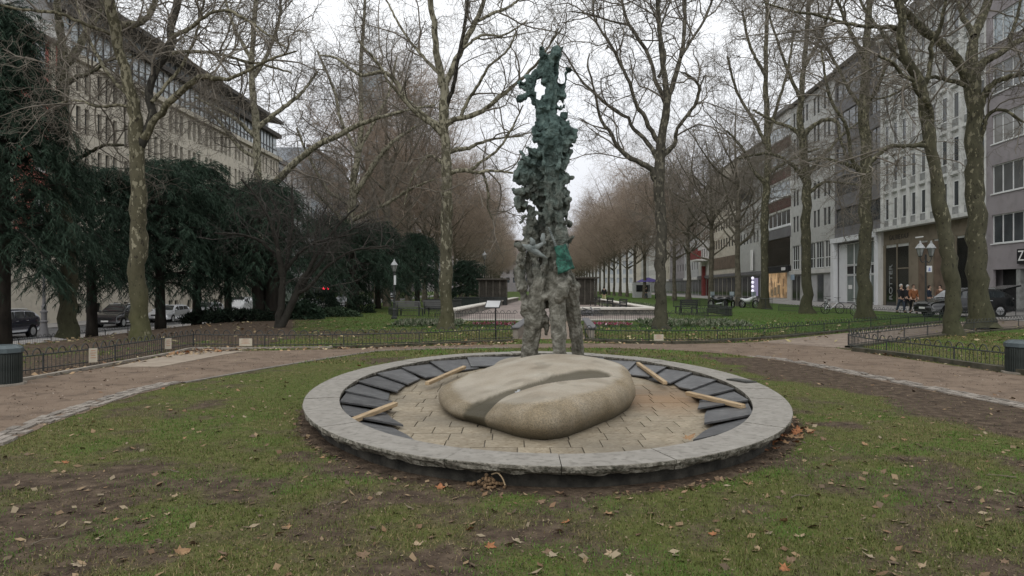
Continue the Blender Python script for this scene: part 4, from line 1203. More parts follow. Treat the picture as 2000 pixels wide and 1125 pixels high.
# ---- right-hand row along the promenade
D = 37.6
L5 = [LP(D, [(1690,625,18),(1689,605,14),(1689,560,12.5),(1688,480,11.6),(1690,400,11),(1692,330,10.6),(1690,280,10),(1686,220,10),(1690,150,8),(1692,100,7)]),
 bough(D, [(1692,105,7),(1695,50,6.4),(1700,-20,6),(1704,-120,4),(1700,-220,2.6)], 1),
 bough(D, [(1688,342,6),(1668,318,4.4),(1660,290,3.8),(1658,268,3.5),(1650,240,3.1),(1625,200,3),(1612,150,2.5),(1604,95,1.8)], -1.5),
 bough(D, [(1694,322,5.5),(1715,302,4.2),(1740,286,3.6),(1775,285,3),(1815,274,2.2)], -1.5),
 bough(D, [(1686,335,5),(1645,318,3.3),(1600,310,2.7),(1555,322,1.8)], 2),
 bough(D, [(1692,200,4.5),(1710,180,3.6),(1730,130,2.8),(1750,90,2)], -2),
 bough(D, [(1686,215,4.5),(1655,170,3.4),(1630,120,2.7),(1590,60,2)], 2),
 bough(D, [(1692,120,4.5),(1660,60,3.6),(1635,0,2.8),(1610,-80,2)], -1.5)]
make_tree('plane_tree', base_of(D, 1690, 0), L5, 'tall straight olive plane tree in front of the white portal shop', 17, M['bark_olive'], M['twig'], lv_plane(85, 900, 5000, s=1.15, kf=4), 'promenade plane trees')
D = 45.0
L8 = [LP(D, [(1577,616,15),(1576,595,11),(1575,560,9.4),(1574,480,9),(1574,420,9),(1575,380,9),(1572,330,8.4),(1570,290,8),(1566,258,8.5)]),
 bough(D, [(1566,262,7.5),(1562,230,6),(1568,150,5.2),(1575,80,4.6),(1580,0,4),(1586,-90,2.6)], 1),
 bough(D, [(1570,265,6),(1583,250,4.4),(1605,236,4),(1634,238,3.5),(1640,268,3),(1655,312,2)], -1.5),
 bough(D, [(1568,268,5),(1545,250,3.8),(1520,240,3),(1470,215,2.2)], 1.5),
 bough(D, [(1578,378,4.4),(1610,356,2.8),(1650,358,2.2),(1690,362,1.4)], -1.4),
 bough(D, [(1576,345,5),(1600,312,3.6),(1622,290,3.1),(1640,268,2.6),(1675,240,1.6)], 1.4),
 bough(D, [(1572,350,5),(1545,320,3.6),(1500,300,2.6),(1440,310,1.8)], -1.6),
 bough(D, [(1566,200,4),(1540,140,3),(1515,70,2.4),(1490,-10,1.6)], -1.5),
 bough(D, [(1572,130,4),(1600,80,3),(1620,20,2.2),(1650,-60,1.5)], -1.5)]
make_tree('plane_tree', base_of(D, 1577, 0), L8, 'olive plane tree in front of the light grey front with slim paired windows', 18, M['bark_olive'], M['twig'], lv_plane(85, 900, 5000, s=1.25, rt=1.1, kf=4), 'promenade plane trees')
D = 55.0
L9 = [LP(D, [(1493,606,12),(1493,590,9),(1493,560,7.6),(1493,480,7.4),(1495,400,7.2),(1498,350,7),(1500,300,6.4),(1498,240,5.4)]),
 bough(D, [(1498,245,5.4),(1495,150,4.6),(1497,60,4),(1500,-20,3.4),(1502,-120,2)], 1),
 bough(D, [(1496,360,5),(1470,330,3.6),(1450,290,2.8),(1420,255,2)], -1.5),
 bough(D, [(1498,340,4.6),(1530,320,3),(1570,300,2.4),(1600,290,1.6)], -1.5),
 bough(D, [(1499,290,4),(1475,240,3.2),(1440,180,2.6),(1420,110,2)], 1.5),
 bough(D, [(1499,270,4),(1520,200,3),(1540,130,2.4),(1550,60,1.8)], 1.5),
 bough(D, [(1497,150,3.6),(1465,90,2.8),(1450,20,2)], -1.5)]
make_tree('plane_tree', base_of(D, 1493, 0), L9, 'plane tree in front of the lit amber shop window', 19, M['bark_olive'], M['twig'], lv_plane(85, 900, 5000, s=1.35, rt=1.2, kf=4), 'promenade plane trees')

# ---- trees of the left row that show above the yews
D = 42.0
L11 = [LP(D, [(505,640,11),(504,560,9),(503,480,8.4),(503,400,8),(503,340,7.6),(502,280,7.6),(498,220,7)]),
 bough(D, [(500,240,7),(492,160,6),(494,80,5),(500,0,4.4),(506,-100,3)], -1),
 bough(D, [(503,395,7.5),(535,360,7.6),(560,332,7),(590,305,6.2),(625,280,5.6),(660,265,5.2),(700,244,4.6),(740,230,3.8),(800,214,2.6),(850,204,1.6)], -2),
 bough(D, [(502,250,5.4),(530,228,4.6),(560,205,4),(590,180,3),(620,140,2)], 1.5),
 bough(D, [(500,270,5),(470,240,4),(430,215,3),(380,190,2.2)], -1),
 bough(D, [(503,310,4.4),(470,290,3.6),(430,240,3),(400,210,2.2)], 1.5),
 bough(D, [(496,150,4.4),(525,100,3.4),(545,40,2.8),(550,-40,2)], 1),
 bough(D, [(494,120,4.4),(460,60,3.4),(440,0,2.6)], 1)]
make_tree('plane_tree', base_of(D, 505, tz(-14.9)), L11, 'plane tree with a long pale bough reaching right above the yews', 21, M['bark_pale'], M['twig'], lv_plane(95, 1100, 6400, s=1.25, rt=1.05, kf=4), 'plane trees above the yews')
D = 49.0
L12 = [LP(D, [(690,625,9),(688,560,8),(685,480,8),(684,430,7.6),(688,380,7),(694,340,6.6),(700,300,6),(704,260,5.4)]),
 bough(D, [(704,270,5),(706,200,4.4),(704,130,4),(710,60,3.2),(714,-20,2.4)], -1),
 bough(D, [(688,400,5),(660,385,4),(640,372,3.4),(600,300,2.6),(580,250,2)], 1),
 bough(D, [(690,385,6),(715,345,5.4),(738,310,5),(765,280,4),(800,255,3),(830,240,2)], -1.5),
 bough(D, [(686,430,5),(720,415,4),(760,395,3.4),(800,370,2.6),(850,350,1.6)], -1.4),
 bough(D, [(684,450,4),(650,410,3.2),(610,370,2.6)], -1.5),
 bough(D, [(702,290,4),(735,230,3.2),(760,180,2.6),(775,110,1.8)], 1),
 bough(D, [(700,300,4),(668,240,3.2),(650,170,2.6),(620,100,1.8)], 1)]
make_tree('plane_tree', base_of(D, 690, 0), L12, 'plane tree with spreading fan of boughs between the yews and grey tower', 22, M['bark_pale'], M['twig'], lv_plane(95, 1100, 6400, s=1.3, rt=1.1, kf=4), 'plane trees above the yews')

# ---- small many-stemmed tree in front of the yews
D = 29.0
LS = [LP(D, [(545,645,9),(556,620,8),(572,590,7),(585,560,6),(600,530,4.5),(625,490,3.6),(660,440,2.6),(700,400,1.6)]),
 bough(D, [(543,640,8),(548,600,7),(552,560,6.6),(550,530,6),(543,490,4.6),(530,440,3.4),(505,390,2.4),(470,350,1.6)], -1),
 bough(D, [(551,545,5),(560,510,4),(566,470,3.2),(572,420,2.4),(570,360,1.5)], 1),
 bough(D, [(578,575,5),(604,560,3.6),(640,520,3),(690,490,2.2),(760,480,1.4)], -1),
 bough(D, [(572,590,4.5),(600,545,3.4),(612,500,2.8),(618,450,2.2),(640,400,1.4)], 1.2),
 bough(D, [(546,510,4),(520,480,3),(480,460,2.2),(420,455,1.4)], -1.4),
 bough(D, [(556,530,4),(590,490,3),(630,470,2.2),(700,455,1.4)], -.6),
 bough(D, [(548,520,4),(540,470,3),(545,420,2.2),(520,370,1.4)], 1),
 bough(D, [(590,555,4),(630,505,2.8),(650,470,2),(720,430,1.3)], 1)]
make_tree('small_tree', base_of(D, 547, 0), LS, 'small bare many-stemmed tree leaning in front of the dark yews', 23, M['bark_dark'], M['twig_dark'], [dict(n=70, k=8, lr=(1.2, 3.2), r0=.02, spread=.55, up=.02, wig=.2, sides=4), dict(n=650, k=6, lr=(.6, 1.5), r0=.010, spread=.55, up=0, wig=.25), dict(n=2400, k=4, lr=(.3, .8), r0=.006, spread=.6, up=0, wig=.3)])

# ---- avenue trees: built once per kind, then copied along both rows
def avenue_proto(seed, h, rad, twig_m, dens, name, label, group, n_l=15):
    rg = np.random.default_rng(seed)
    th_ = [(0, 0, -.2, .30), (0, 0, 1, .25), (.05, .02, 3, .22), (-.03, .05, h * .32, .2), (.06, .0, h * .45, .15), (.3, .2, h * .62, .09), (.7, 0, h * .82, .03)]
    limbs = [np.array(th_)]
    for i in range(n_l):
        a = i * 2.4 + rg.uniform(-.4, .4); z0 = h * rg.uniform(.22, .5); ext = rad * rg.uniform(.45, 1.0); rise = min(h * rg.uniform(.18, .5), h * .97 - z0)
        c, s_ = math.cos(a), math.sin(a)
        limbs.append(np.array([(0, 0, z0, .11), (c*ext*.3 + rg.normal()*.25, s_*ext*.3 + rg.normal()*.25, z0 + rise*.18, .06), (c*ext*.55 + rg.normal()*.5, s_*ext*.55 + rg.normal()*.5, z0 + rise*.5, .05), (c*ext*.8 + rg.normal()*.5, s_*ext*.8 + rg.normal()*.5, z0 + rise*.72, .03), (c*ext, s_*ext, z0 + rise, .012)]))
    s = h / 16
    t = make_tree(name, (0, 0, 0), limbs, label, seed, M['bark_far'], twig_m, [dict(n=int(70 * dens), k=6, lr=(1.8*s, 4.4*s), r0=.04, spread=.6, up=.12, wig=.2, sides=4), dict(n=int(900 * dens), k=5, lr=(.9*s, 2.2*s), r0=.021, spread=.6, up=.02, wig=.28, droop=.08), dict(n=int(5400 * dens), k=3, lr=(.55*s, 1.4*s), r0=.015, spread=.65, up=0, wig=.36, droop=.12)], group, sides=8, K=14)
    return t
PROM = 'promenade plane trees'; AVL = 'bare avenue trees in the left row'; AVR = 'bare brown avenue trees in the right row'
pg = [avenue_proto(31, 21, 7.5, M['twig'], 1.0, 'plane_tree', '', PROM), avenue_proto(32, 19, 7, M['twig'], 1.0, 'plane_tree', '', PROM)]
pb = [avenue_proto(33, 22.5, 7.8, M['twig_brown'], 1.6, 'avenue_tree', '', AVR), avenue_proto(34, 23.5, 8.2, M['twig_brown'], 1.6, 'avenue_tree', '', AVR)]
def row(prot, spots, label, group, seed, labs=None):
    r_ = random.Random(seed)
    for i, (x, y) in enumerate(spots):
        o = copy_tree(prot[i % len(prot)])
        o.location = (x, y, tz(x)); o.rotation_euler = (0, 0, r_.uniform(0, 6.28)); s = r_.uniform(.98, 1.18); o.scale = (s, s, s * r_.uniform(.94, 1.06))
        o['label'] = labs[i] if labs and i < len(labs) else label; o['group'] = group
row(pg, [(19.9, 63), (20.3, 73), (20.2, 82)], 'bare plane tree in the receding row along the shop fronts', PROM, 3,
    ['plane tree in front of the grey shop front with slim windows and white sign', 'plane tree before the red balcony, right of the twin slim trunks', 'plane tree before the beige shops, right of the slim plane with the sign', 'plane tree with its trunk just right of the slim plane with the sign', 'plane tree with its trunk hidden behind the slim plane with the sign'])
row(pb, [(20.6, 91), (21.4, 101)] + [(20.5 + .02 * k * 9, 111 + k * 9.5) for k in range(22)] , 'brown twiggy avenue tree in the far right row, in front of the shops', AVR, 4)
row(pb, [(-10.8, 62), (-10.4, 72), (-10.0, 82), (-9.7, 92), (-9.4, 102)] + [(-11 + .02 * (102 + k * 10), 112 + k * 10) for k in range(20)], 'brown twiggy avenue tree in the far left row beyond the yews', AVL, 5)
row(pg, [(-19, 84), (-18.6, 98), (-18.2, 114), (-17.5, 132)], 'bare tree between the yews and the buildings on the left', 'street trees on the left', 6)
for p_ in pg + pb:
    for ch in list(p_.children): bpy.data.objects.remove(ch)
    bpy.data.objects.remove(p_)

# ================================================================== YEWS, CONIFER AND SHRUBS
M['yew'] = attr_mat('yew_needles', 'Col', rough=.75, spec=.15)
M['yew_bark'] = mat('yew_bark', (.018, .015, .012), (.045, .038, .03), scale=5, rough=.95, bump=.5, stretch=(1, 1, .3))
def sprays(rg, base, dirs, L_, Wd, cols):
    """narrow needle sprays, one pointed blade each"""
    n = len(base)
    side = unit(np.cross(dirs, rg.normal(size=(n, 3))))
    tip = base + unit(dirs + np.array([0, 0, -.22])) * L_[:, None]
    w = Wd[:, None]
    V = np.stack([base + side * w * .5, tip, base - side * w * .5], 1).reshape(-1, 3)
    Fq = (np.arange(n) * 3)[:, None] + np.array([[0, 1, 2]])
    return V, Fq, np.repeat(cols, 3, 0)

def yew(name, loc, h0, h1, rad, label, seed, nb=92, conic=.62, droop=.5, stems=1, group=None, big=1.0, tr=.22, m=15, k=30):
    rg = np.random.default_rng(seed)
    th_ = thing(name, loc, label, 'tree', group)
    q = MB()
    for s_ in range(stems):
        a = rg.uniform(0, 6.28); r_ = 0 if stems == 1 else .35
        lean = .25 if stems > 1 else .05
        pts = [(math.cos(a)*r_, math.sin(a)*r_, -.2), (math.cos(a)*(r_+lean*.4), math.sin(a)*(r_+lean*.4), h1*.2), (math.cos(a)*(r_+lean*1.5), math.sin(a)*(r_+lean*1.5), h1*.5), (math.cos(a)*(r_+lean*2), math.sin(a)*(r_+lean*2), h1*.92)]
        q.tube(resample(pts, 8), [tr*1.35, tr*1.05, tr, tr*.9, tr*.75, tr*.55, tr*.35, .03], 9)
    BP = []
    for i in range(nb):
        t = (i + rg.random()) / nb
        z = h0 + (h1 - h0) * t
        prof = (1 - t * .96) ** conic * min(1, .6 + t * 3)
        r_ = rad * prof * rg.choice([.55, .8, 1.0, 1.12, 1.25], p=[.15, .3, .3, .15, .10]) * rg.uniform(.9, 1.05)
        a = i * 2.39996 + rg.uniform(-.4, .4)
        rise = rg.uniform(.05, .40) + .35 * t
        pts = []
        for kk in range(7):
            u = kk / 6
            pts.append((math.cos(a + .2*u) * r_ * u, math.sin(a + .2*u) * r_ * u, z + r_ * (rise * math.sin(u * 2.0) - droop * u * u)))
        pts = np.array(pts); BP.append(pts)
        if i % 2 == 0: q.tube(pts[:6], [.05, .045, .035, .028, .02, .01], 4, caps=False)
    q.build('trunk', M['yew_bark'], th_, smooth=True)
    BP = np.array(BP); n = nb * m
    bi = np.repeat(np.arange(nb), m)
    u = np.clip(np.tile((np.arange(m) + .5) / m, nb) + rg.normal(size=n) * .03, .1, .99) ** .75 * 6 * .999
    i = u.astype(int); f = (u - i)[:, None]
    p = BP[bi, i] * (1 - f) + BP[bi, i + 1] * f
    tg = unit(BP[bi, i + 1] - BP[bi, i]); sd_ = unit(np.cross(tg, np.array([0, 0, 1.0])))
    sg = np.tile(np.where(np.arange(m) % 2, 1., -1.), nb)[:, None]
    bl = (rad * .30 * (1 - .6 * u / 6) + .18) * rg.uniform(.6, 1.2, n)
    d0 = unit(tg * rg.uniform(.5, 1.0, n)[:, None] + sd_ * sg * rg.uniform(.5, 1.0, n)[:, None] + rg.normal(size=(n, 3)) * .15)
    w = np.tile((np.arange(k) + .6) / k, n)[:, None]
    b0 = np.repeat(p, k, 0); dd = np.repeat(d0, k, 0); ll = np.repeat(bl, k)[:, None]
    dr = np.repeat(rg.uniform(.25, .95, n) * (droop + .25), k)[:, None]
    pos = b0 + dd * ll * w + np.array([0, 0, -1.0]) * ll * dr * w ** 2
    tan = unit(dd + np.array([0, 0, -2.0]) * dr * w)
    s2 = unit(np.cross(tan, np.array([0, 0, 1.0]))) * np.where(np.arange(n * k) % 2, 1., -1.)[:, None]
    N_ = n * k
    dirs = unit(tan * .75 + s2 * .6 + rg.normal(size=(N_, 3)) * .28 + np.array([0, 0, -.22]))
    pos = pos + rg.normal(size=(N_, 3)) * .02
    kk = rg.random(N_)
    tint = np.array([.012, .023, .015]) * (1 - kk)[:, None] + np.array([.042, .070, .046]) * kk[:, None]
    tint *= np.repeat(.7 + .6 * rg.random(n), k)[:, None]
    V, Fq, cc = sprays(rg, pos, dirs, rg.uniform(.16, .34, N_) * big, rg.uniform(.02, .038, N_) * big, tint)
    link('crown', np_mesh('crown', V, Fq, M['yew'], cols=cc), th_)
    return th_
YG = 'dark yews along the left street'
def at_px(px, D): return ((px - CX) / F * D, D, tz((px - CX) / F * D))
yew('conifer', at_px(4, 26), 3.0, 12.5, 5.4, 'tall dark drooping conifer at the far left edge, highest of the evergreens', 41, nb=170, conic=1.3, droop=.55, big=.95, tr=.26, m=17, k=40)
yew('yew', at_px(180, 33), 2.6, 7.6, 4.4, 'dark spreading yew behind the dark stemmed plane tree, right of the tall conifer', 42, nb=84, group=YG, droop=.4)
yew('yew', at_px(314, 35), 2.2, 8.0, 4.8, 'dark yew just right of the forked plane tree, above the silver estate car', 43, nb=100, group=YG, droop=.45)
yew('yew', at_px(384, 39), 2.5, 8.6, 4.9, 'tallest dark yew, standing between silver estate car and white van', 44, nb=106, group=YG, droop=.4)
yew('yew', at_px(446, 46), 2.6, 8.2, 4.6, 'dark yew with a slim trunk just left of the white van', 45, nb=90, group=YG)
yew('yew', at_px(520, 38), 2.2, 7.0, 4.6, 'broad dark yew with several trunks, right of the white van', 46, nb=100, stems=4, group=YG, tr=.3)
yew('yew', at_px(648, 53), 2.2, 6.6, 5.4, 'dark yew above the clipped dome bush and red traffic light', 47, nb=92, group=YG)
yew('yew', at_px(690, 48), 1.9, 5.6, 4.4, 'dark yew with a stout trunk, left of the single lamp post', 48, nb=84, group=YG, tr=.4)
yew('yew', at_px(738, 56), 2.2, 6.4, 4.6, 'dark yew behind the single lamp post', 49, nb=84, group=YG)
yew('yew', at_px(815, 64), 1.9, 6.2, 4.4, 'dark yew behind the benches, left of the mottled pale plane tree', 50, nb=84, group=YG)
yew('yew', at_px(912, 82), .8, 4.4, 3.8, 'rounded dark yew behind the left trellis pavilion', 51, nb=90, group=YG, droop=.3)

def shrub(name, c, sc, n, label, cat, col0, col1, seed, leaf=(.04, .09), group=None, kind=None, fill=.5, parent=None):
    rg = np.random.default_rng(seed)
    d = unit(rg.normal(size=(n, 3))); d[:, 2] = np.abs(d[:, 2])
    r_ = rg.uniform(fill, 1.0, n) ** .5 * (1 + .12 * np.sin(d[:, 0] * 7 + seed) * np.cos(d[:, 1] * 6))
    p = d * r_[:, None] * np.array(sc)
    dd = unit(d + rg.normal(size=(n, 3)) * .8)
    k = rg.random(n)[:, None]
    cc = np.array(col0) * (1 - k) + np.array(col1) * k
    V, Fq, cc = sprays(rg, p, dd, rg.uniform(leaf[0], leaf[1], n) * 1.6, rg.uniform(leaf[0], leaf[1], n), cc)
    me = np_mesh('leaves', V, Fq, M['yew'], cols=cc)
    t = thing(name, c, label, cat, group)
    if kind: t['kind'] = kind
    link('leaves', me, t)
    q = MB()
    for s_ in range(5):
        a = s_ * 1.3
        q.tube([(0, 0, -.1), (math.cos(a) * sc[0] * .3, math.sin(a) * sc[1] * .3, sc[2] * .4), (math.cos(a) * sc[0] * .55, math.sin(a) * sc[1] * .55, sc[2] * .7)], [.03, .02, .01], 5)
    q.build('stems', M['yew_bark'], t)
    return t
shrub('clipped_bush', at_px(624, 42), (1.35, 1.3, 1.35), 9000, 'clipped dark dome-shaped bush on the lawn under the yews', 'bush', (.006, .013, .008), (.018, .032, .02), 61, (.03, .06), fill=.85)
shrub('low_shrub', at_px(588, 37), (1.2, .9, .95), 2600, 'dark leafy shrub at the foot of the small many-stemmed tree', 'shrub', (.008, .018, .01), (.035, .06, .035), 62, (.06, .13))
shrub('low_shrub', at_px(655, 40), (1.4, .7, .5), 1800, 'low pale green ground shrub in front of the clipped bush', 'shrub', (.02, .04, .02), (.07, .10, .06), 63, (.06, .12))
shrub('low_shrub', at_px(704, 46), (.9, .7, 1.2), 1500, 'upright dark shrub between the stout yew trunk and lamp post', 'shrub', (.01, .02, .012), (.03, .045, .028), 64, (.06, .12))
shrub('low_shrub', at_px(420, 36), (1.8, .7, .7), 2200, 'low dark shrub under the yews left of the white van', 'shrub', (.006, .012, .008), (.02, .03, .018), 65, (.06, .12))
shrub('low_shrub', at_px(470, 35), (2.0, .7, .6), 2200, 'low dark shrub under the yews in front of the white van', 'shrub', (.006, .012, .008), (.02, .03, .018), 66, (.06, .12))
# ================================================================== BUILDINGS
WM = {}
def win_mesh(w, h, npan, fr, kind, tran=0.0):
    """window frame with mullions, local origin at the lower left of the opening, x along the wall"""
    key = (round(w, 3), round(h, 3), npan, fr, kind, round(tran, 2))
    if key in WM: return WM[key]
    q = MB(); t = .07 if kind != 'thin' else .045; d0, d1 = -.03, .05
    q.box(0, w, d0, d1, 0, t); q.box(0, w, d0, d1, h - t, h); q.box(0, t, d0, d1, t, h - t); q.box(w - t, w, d0, d1, t, h - t)
    for i in range(1, npan):
        x = w * i / npan; q.box(x - t/2, x + t/2, d0 + .003, d1 - .003, t, h - t)
    if tran: q.box(t, w - t, d0 + .006, d1 - .006, h * tran - t/2, h * tran + t/2)
    me = q.mesh('window', M[fr])
    WM[key] = me; return me
PM = {}
def pane_mesh(w, h, g):
    key = (round(w, 3), round(h, 3), g)
    if key in PM: return PM[key]
    q = MB(); q.quad((0, 0, 0), (w, 0, 0), (w, 0, h), (0, 0, h)); PM[key] = q.mesh('pane', M[g]); return PM[key]

def wall_holes(q, L, z0, z1, holes, rec):
    """front wall in the plane y=0 (outside is -y), with recessed openings"""
    us = sorted({0.0, L} | {round(h[0], 4) for h in holes} | {round(h[1], 4) for h in holes})
    zs = sorted({z0, z1} | {round(h[2], 4) for h in holes} | {round(h[3], 4) for h in holes})
    hs = [(round(h[0], 4), round(h[1], 4), round(h[2], 4), round(h[3], 4)) for h in holes]
    for i in range(len(us) - 1):
        for j in range(len(zs) - 1):
            cx, cz = (us[i] + us[i+1]) / 2, (zs[j] + zs[j+1]) / 2
            if any(a < cx < b2 and c < cz < d for a, b2, c, d in hs): continue
            q.quad((us[i], 0, zs[j]), (us[i+1], 0, zs[j]), (us[i+1], 0, zs[j+1]), (us[i], 0, zs[j+1]))
    for a, b2, c, d in hs:
        q.quad((a, 0, c), (a, rec, c), (a, rec, d), (a, 0, d)); q.quad((b2, 0, c), (b2, 0, d), (b2, rec, d), (b2, rec, c))
        q.quad((a, 0, c), (b2, 0, c), (b2, rec, c), (a, rec, c)); q.quad((a, 0, d), (a, rec, d), (b2, rec, d), (b2, 0, d))

class Bld:
    def __init__(s, name, side, D0, D1, zb, label, off=0.0, depth=13.0, cat='building', group=None):
        s.side = side
        k = .065 if side > 0 else .03
        x0 = 29.7 + off if side > 0 else -38.0 - off
        f = math.sqrt(1 + k * k); s.L = (D1 - D0) * f; s.dep = depth
        ax = Vector((k, 1, 0)).normalized()
        if side > 0: org = Vector((x0 + k * D1, D1, 0)); xd = -ax
        else: org = Vector((x0 + k * D0, D0, 0)); xd = ax
        s.root = thing(name, org, label, cat, group, rz=math.atan2(xd.y, xd.x))
        s.f, s.D0, s.D1, s.zb = f, D0, D1, zb
        s.holes = []; s.rec = .18
    def u(s, D): return (s.D1 - D) * s.f if s.side > 0 else (D - s.D0) * s.f
    def part(s, name, q, m, label=None, smooth=False):
        o = q.build(name, m, s.root, smooth=smooth)
        if label: o['label'] = label
        return o
    def win(s, u0, u1, z0, z1, npan=1, fr='white_frame', gl='glass', tran=0.0, sill=None, rec=None, name='window'):
        s.holes.append((u0, u1, z0, z1))
        o = link(name, win_mesh(u1 - u0, z1 - z0, npan, fr, '', tran), s.root, (u0, s.rec - .055, z0))
        link('pane', pane_mesh(u1 - u0 - .06, z1 - z0 - .06, gl), o, (.03, .012, .03))
        if sill:
            q = MB(); q.box(-.06, u1 - u0 + .06, -s.rec - .01, 0, -.07, -.003); q.build('sill', M[sill], o)
        return o
    def wall(s, m, z1, sides=True, back=True, z0=None):
        q = MB(); z0 = s.zb if z0 is None else z0
        wall_holes(q, s.L, z0, z1, s.holes, s.rec)
        d = s.dep
        q.quad((0, 0, z0), (0, 0, z1), (0, d, z1), (0, d, z0)); q.quad((s.L, 0, z0), (s.L, d, z0), (s.L, d, z1), (s.L, 0, z1))
        q.quad((0, d, z0), (0, d, z1), (s.L, d, z1), (s.L, d, z0)); q.quad((0, 0, z1), (s.L, 0, z1), (s.L, d, z1), (0, d, z1))
        # a dark inner face behind the panes
        q.quad((0.02, s.rec + .5, z0), (s.L - .02, s.rec + .5, z0), (s.L - .02, s.rec + .5, z1 - .02), (.02, s.rec + .5, z1 - .02))
        return s.part('wall', q, m)
    def box(s, name, u0, u1, y0, y1, z0, z1, m, label=None):
        q = MB(); q.box(u0, u1, y0, y1, z0, z1); return s.part(name, q, m, label)

def plaster(n, c, var=.12, rough=.9, sc=.5, bump=.12):
    M[n] = mat(n, tuple(x * (1 - var) for x in c), tuple(x * (1 + var * .6) for x in c), tuple(x * (1 - var * 1.6) for x in c), scale=sc, rough=rough, bump=bump, bscale=18, lo=.3, hi=.7, detail=9)
plaster('mauve_stone', (.275, .252, .258)); plaster('white_stone', (.56, .565, .54), .16, sc=.9); plaster('panel_grey', (.26, .265, .255), .2, sc=1.2)
plaster('dark_grey', (.15, .147, .15)); plaster('light_grey', (.42, .42, .40), .1, sc=.9); plaster('beige', (.52, .475, .395), .12, sc=.8)
plaster('pink_red', (.42, .155, .125), .12); plaster('cream', (.46, .42, .34)); plaster('brown_red', (.10, .052, .042), .3, sc=2); plaster('balcony_red', (.19, .045, .04), .1); plaster('white_paint', (.66, .67, .68), .05)
plaster('roof_dark', (.062, .056, .05), .3, sc=1.5); plaster('roof_grey', (.20, .195, .19), .15); plaster('tan', (.34, .265, .17), .12); plaster('stone_tan', (.20, .17, .125), .15)
plaster('steel_grey', (.32, .345, .37), .15); plaster('offwhite', (.58, .57, .54), .1); plaster('brown', (.15, .11, .08), .2); plaster('pale_grey', (.44, .44, .44), .1)
M['dark_frame'] = mat('dark_frame', (.03, .03, .03), (.05, .05, .05), scale=3, rough=.5)
M['amber'] = emit_mat('amber_lit_shop', (.30, .19, .10), .42)
def lit_display(n, a, b_, s):
    m, nt, b = new_mat(n); N_, L_ = nt.nodes, nt.links
    t_ = N_.new('ShaderNodeTexCoord'); mp_ = N_.new('ShaderNodeMapping'); mp_.inputs['Scale'].default_value = (1.6, 1, .9); L_.new(t_.outputs['Object'], mp_.inputs[0])
    v_ = N_.new('ShaderNodeTexVoronoi'); v_.distance = 'CHEBYCHEV'; v_.inputs['Scale'].default_value = 1.1; L_.new(mp_.outputs[0], v_.inputs['Vector'])
    r_ = N_.new('ShaderNodeValToRGB'); r_.color_ramp.elements[0].color = c4(a); r_.color_ramp.elements[1].color = c4(b_); r_.color_ramp.elements[0].position = .2; r_.color_ramp.elements[1].position = .8
    bw_ = N_.new('ShaderNodeRGBToBW'); L_.new(v_.outputs['Color'], bw_.inputs[0]); L_.new(bw_.outputs[0], r_.inputs[0])
    L_.new(r_.outputs[0], b.inputs['Base Color']); L_.new(r_.outputs[0], b.inputs['Emission Color']); b.inputs['Emission Strength'].default_value = s; b.inputs['Roughness'].default_value = .2
    return m
M['amber'] = lit_display('amber_lit_shop', (.10, .06, .03), (.42, .27, .14), .6)
M['cool_lit'] = emit_mat('cool_lit_shop', (.30, .27, .42), .25)

# ---- right, nearest: mauve-grey office block with strip windows
B = Bld('office_building', 1, 30.0, 49.8, 0, 'mauve grey office block with white framed strip windows, at the right edge')
zs = [4.62 + 3.4 * i for i in range(6)]
for z in zs:
    u1_ = B.u(49.15)
    for st in (B.u(49.15), B.u(49.15) + 6.3, B.u(49.15) + 12.6):
        B.win(st, st + 5.4, z, z + 1.95, 5, gl='glass' if z < 15 else 'glass_sky', sill='white_frame')
B.rec = .18
B.holes.append((B.u(49.0), B.u(31), .05, 2.85))
w_ = B.wall(M['mauve_stone'], 26.5)
B.box('shop_recess', B.u(49.0), B.u(31), .65, .7, .05, 2.85, M['black'])
for k in range(5):
    B.box('column', 3.2 + k * 3.6, 3.62 + k * 3.6, .05, .45, .05, 2.849, M['panel_grey'])
for k in range(4):
    q = MB(); q.quad((3.7 + k*3.6, .55, .1), (6.7 + k*3.6, .55, .1), (6.7 + k*3.6, .55, 2.75), (3.7 + k*3.6, .55, 2.75)); B.part('shop_window', q, M['glass_dark'])
B.box('roof_edge', -.05, B.L, -.12, .3, 26.5, 26.8, M['roof_grey'])

def text_mesh(name, body, size, m, parent, loc, rot, ext=.01, sx=1.0):
    cu = bpy.data.curves.new(name, 'FONT'); cu.body = body; cu.size = size; cu.extrude = ext; cu.align_x = 'CENTER'; cu.align_y = 'CENTER'
    tmp = bpy.data.objects.new(name, cu); COL.objects.link(tmp)
    me = bpy.data.meshes.new_from_object(tmp.evaluated_get(bpy.context.evaluated_depsgraph_get()))
    bpy.data.objects.remove(tmp); me.materials.clear(); me.materials.append(m)
    o = link(name, me); o.parent = parent; o.location = loc; o.rotation_euler = rot; o.scale = (sx, 1, 1)
    return o
M['sign_black'] = mat('black_sign', (.012, .012, .013)); M['sign_white'] = mat('white_letters', (.72, .72, .70)); M['letter_grey'] = mat('dim_letters', (.26, .27, .26)); M['letter_dark'] = mat('dark_letters', (.06, .055, .05))
# black sign with a white letter, standing out from the wall at the frame edge
uz = B.u(46.2)
o = B.box('letter_sign', uz, uz + 1.0, -.16, -.004, 3.15, 4.1, M['sign_black'], 'black sign board with a white letter Z')
text_mesh('letter', 'Z', .95, M['sign_white'], o, (uz + .42, -.172, 3.63), (R(90), 0, 0))

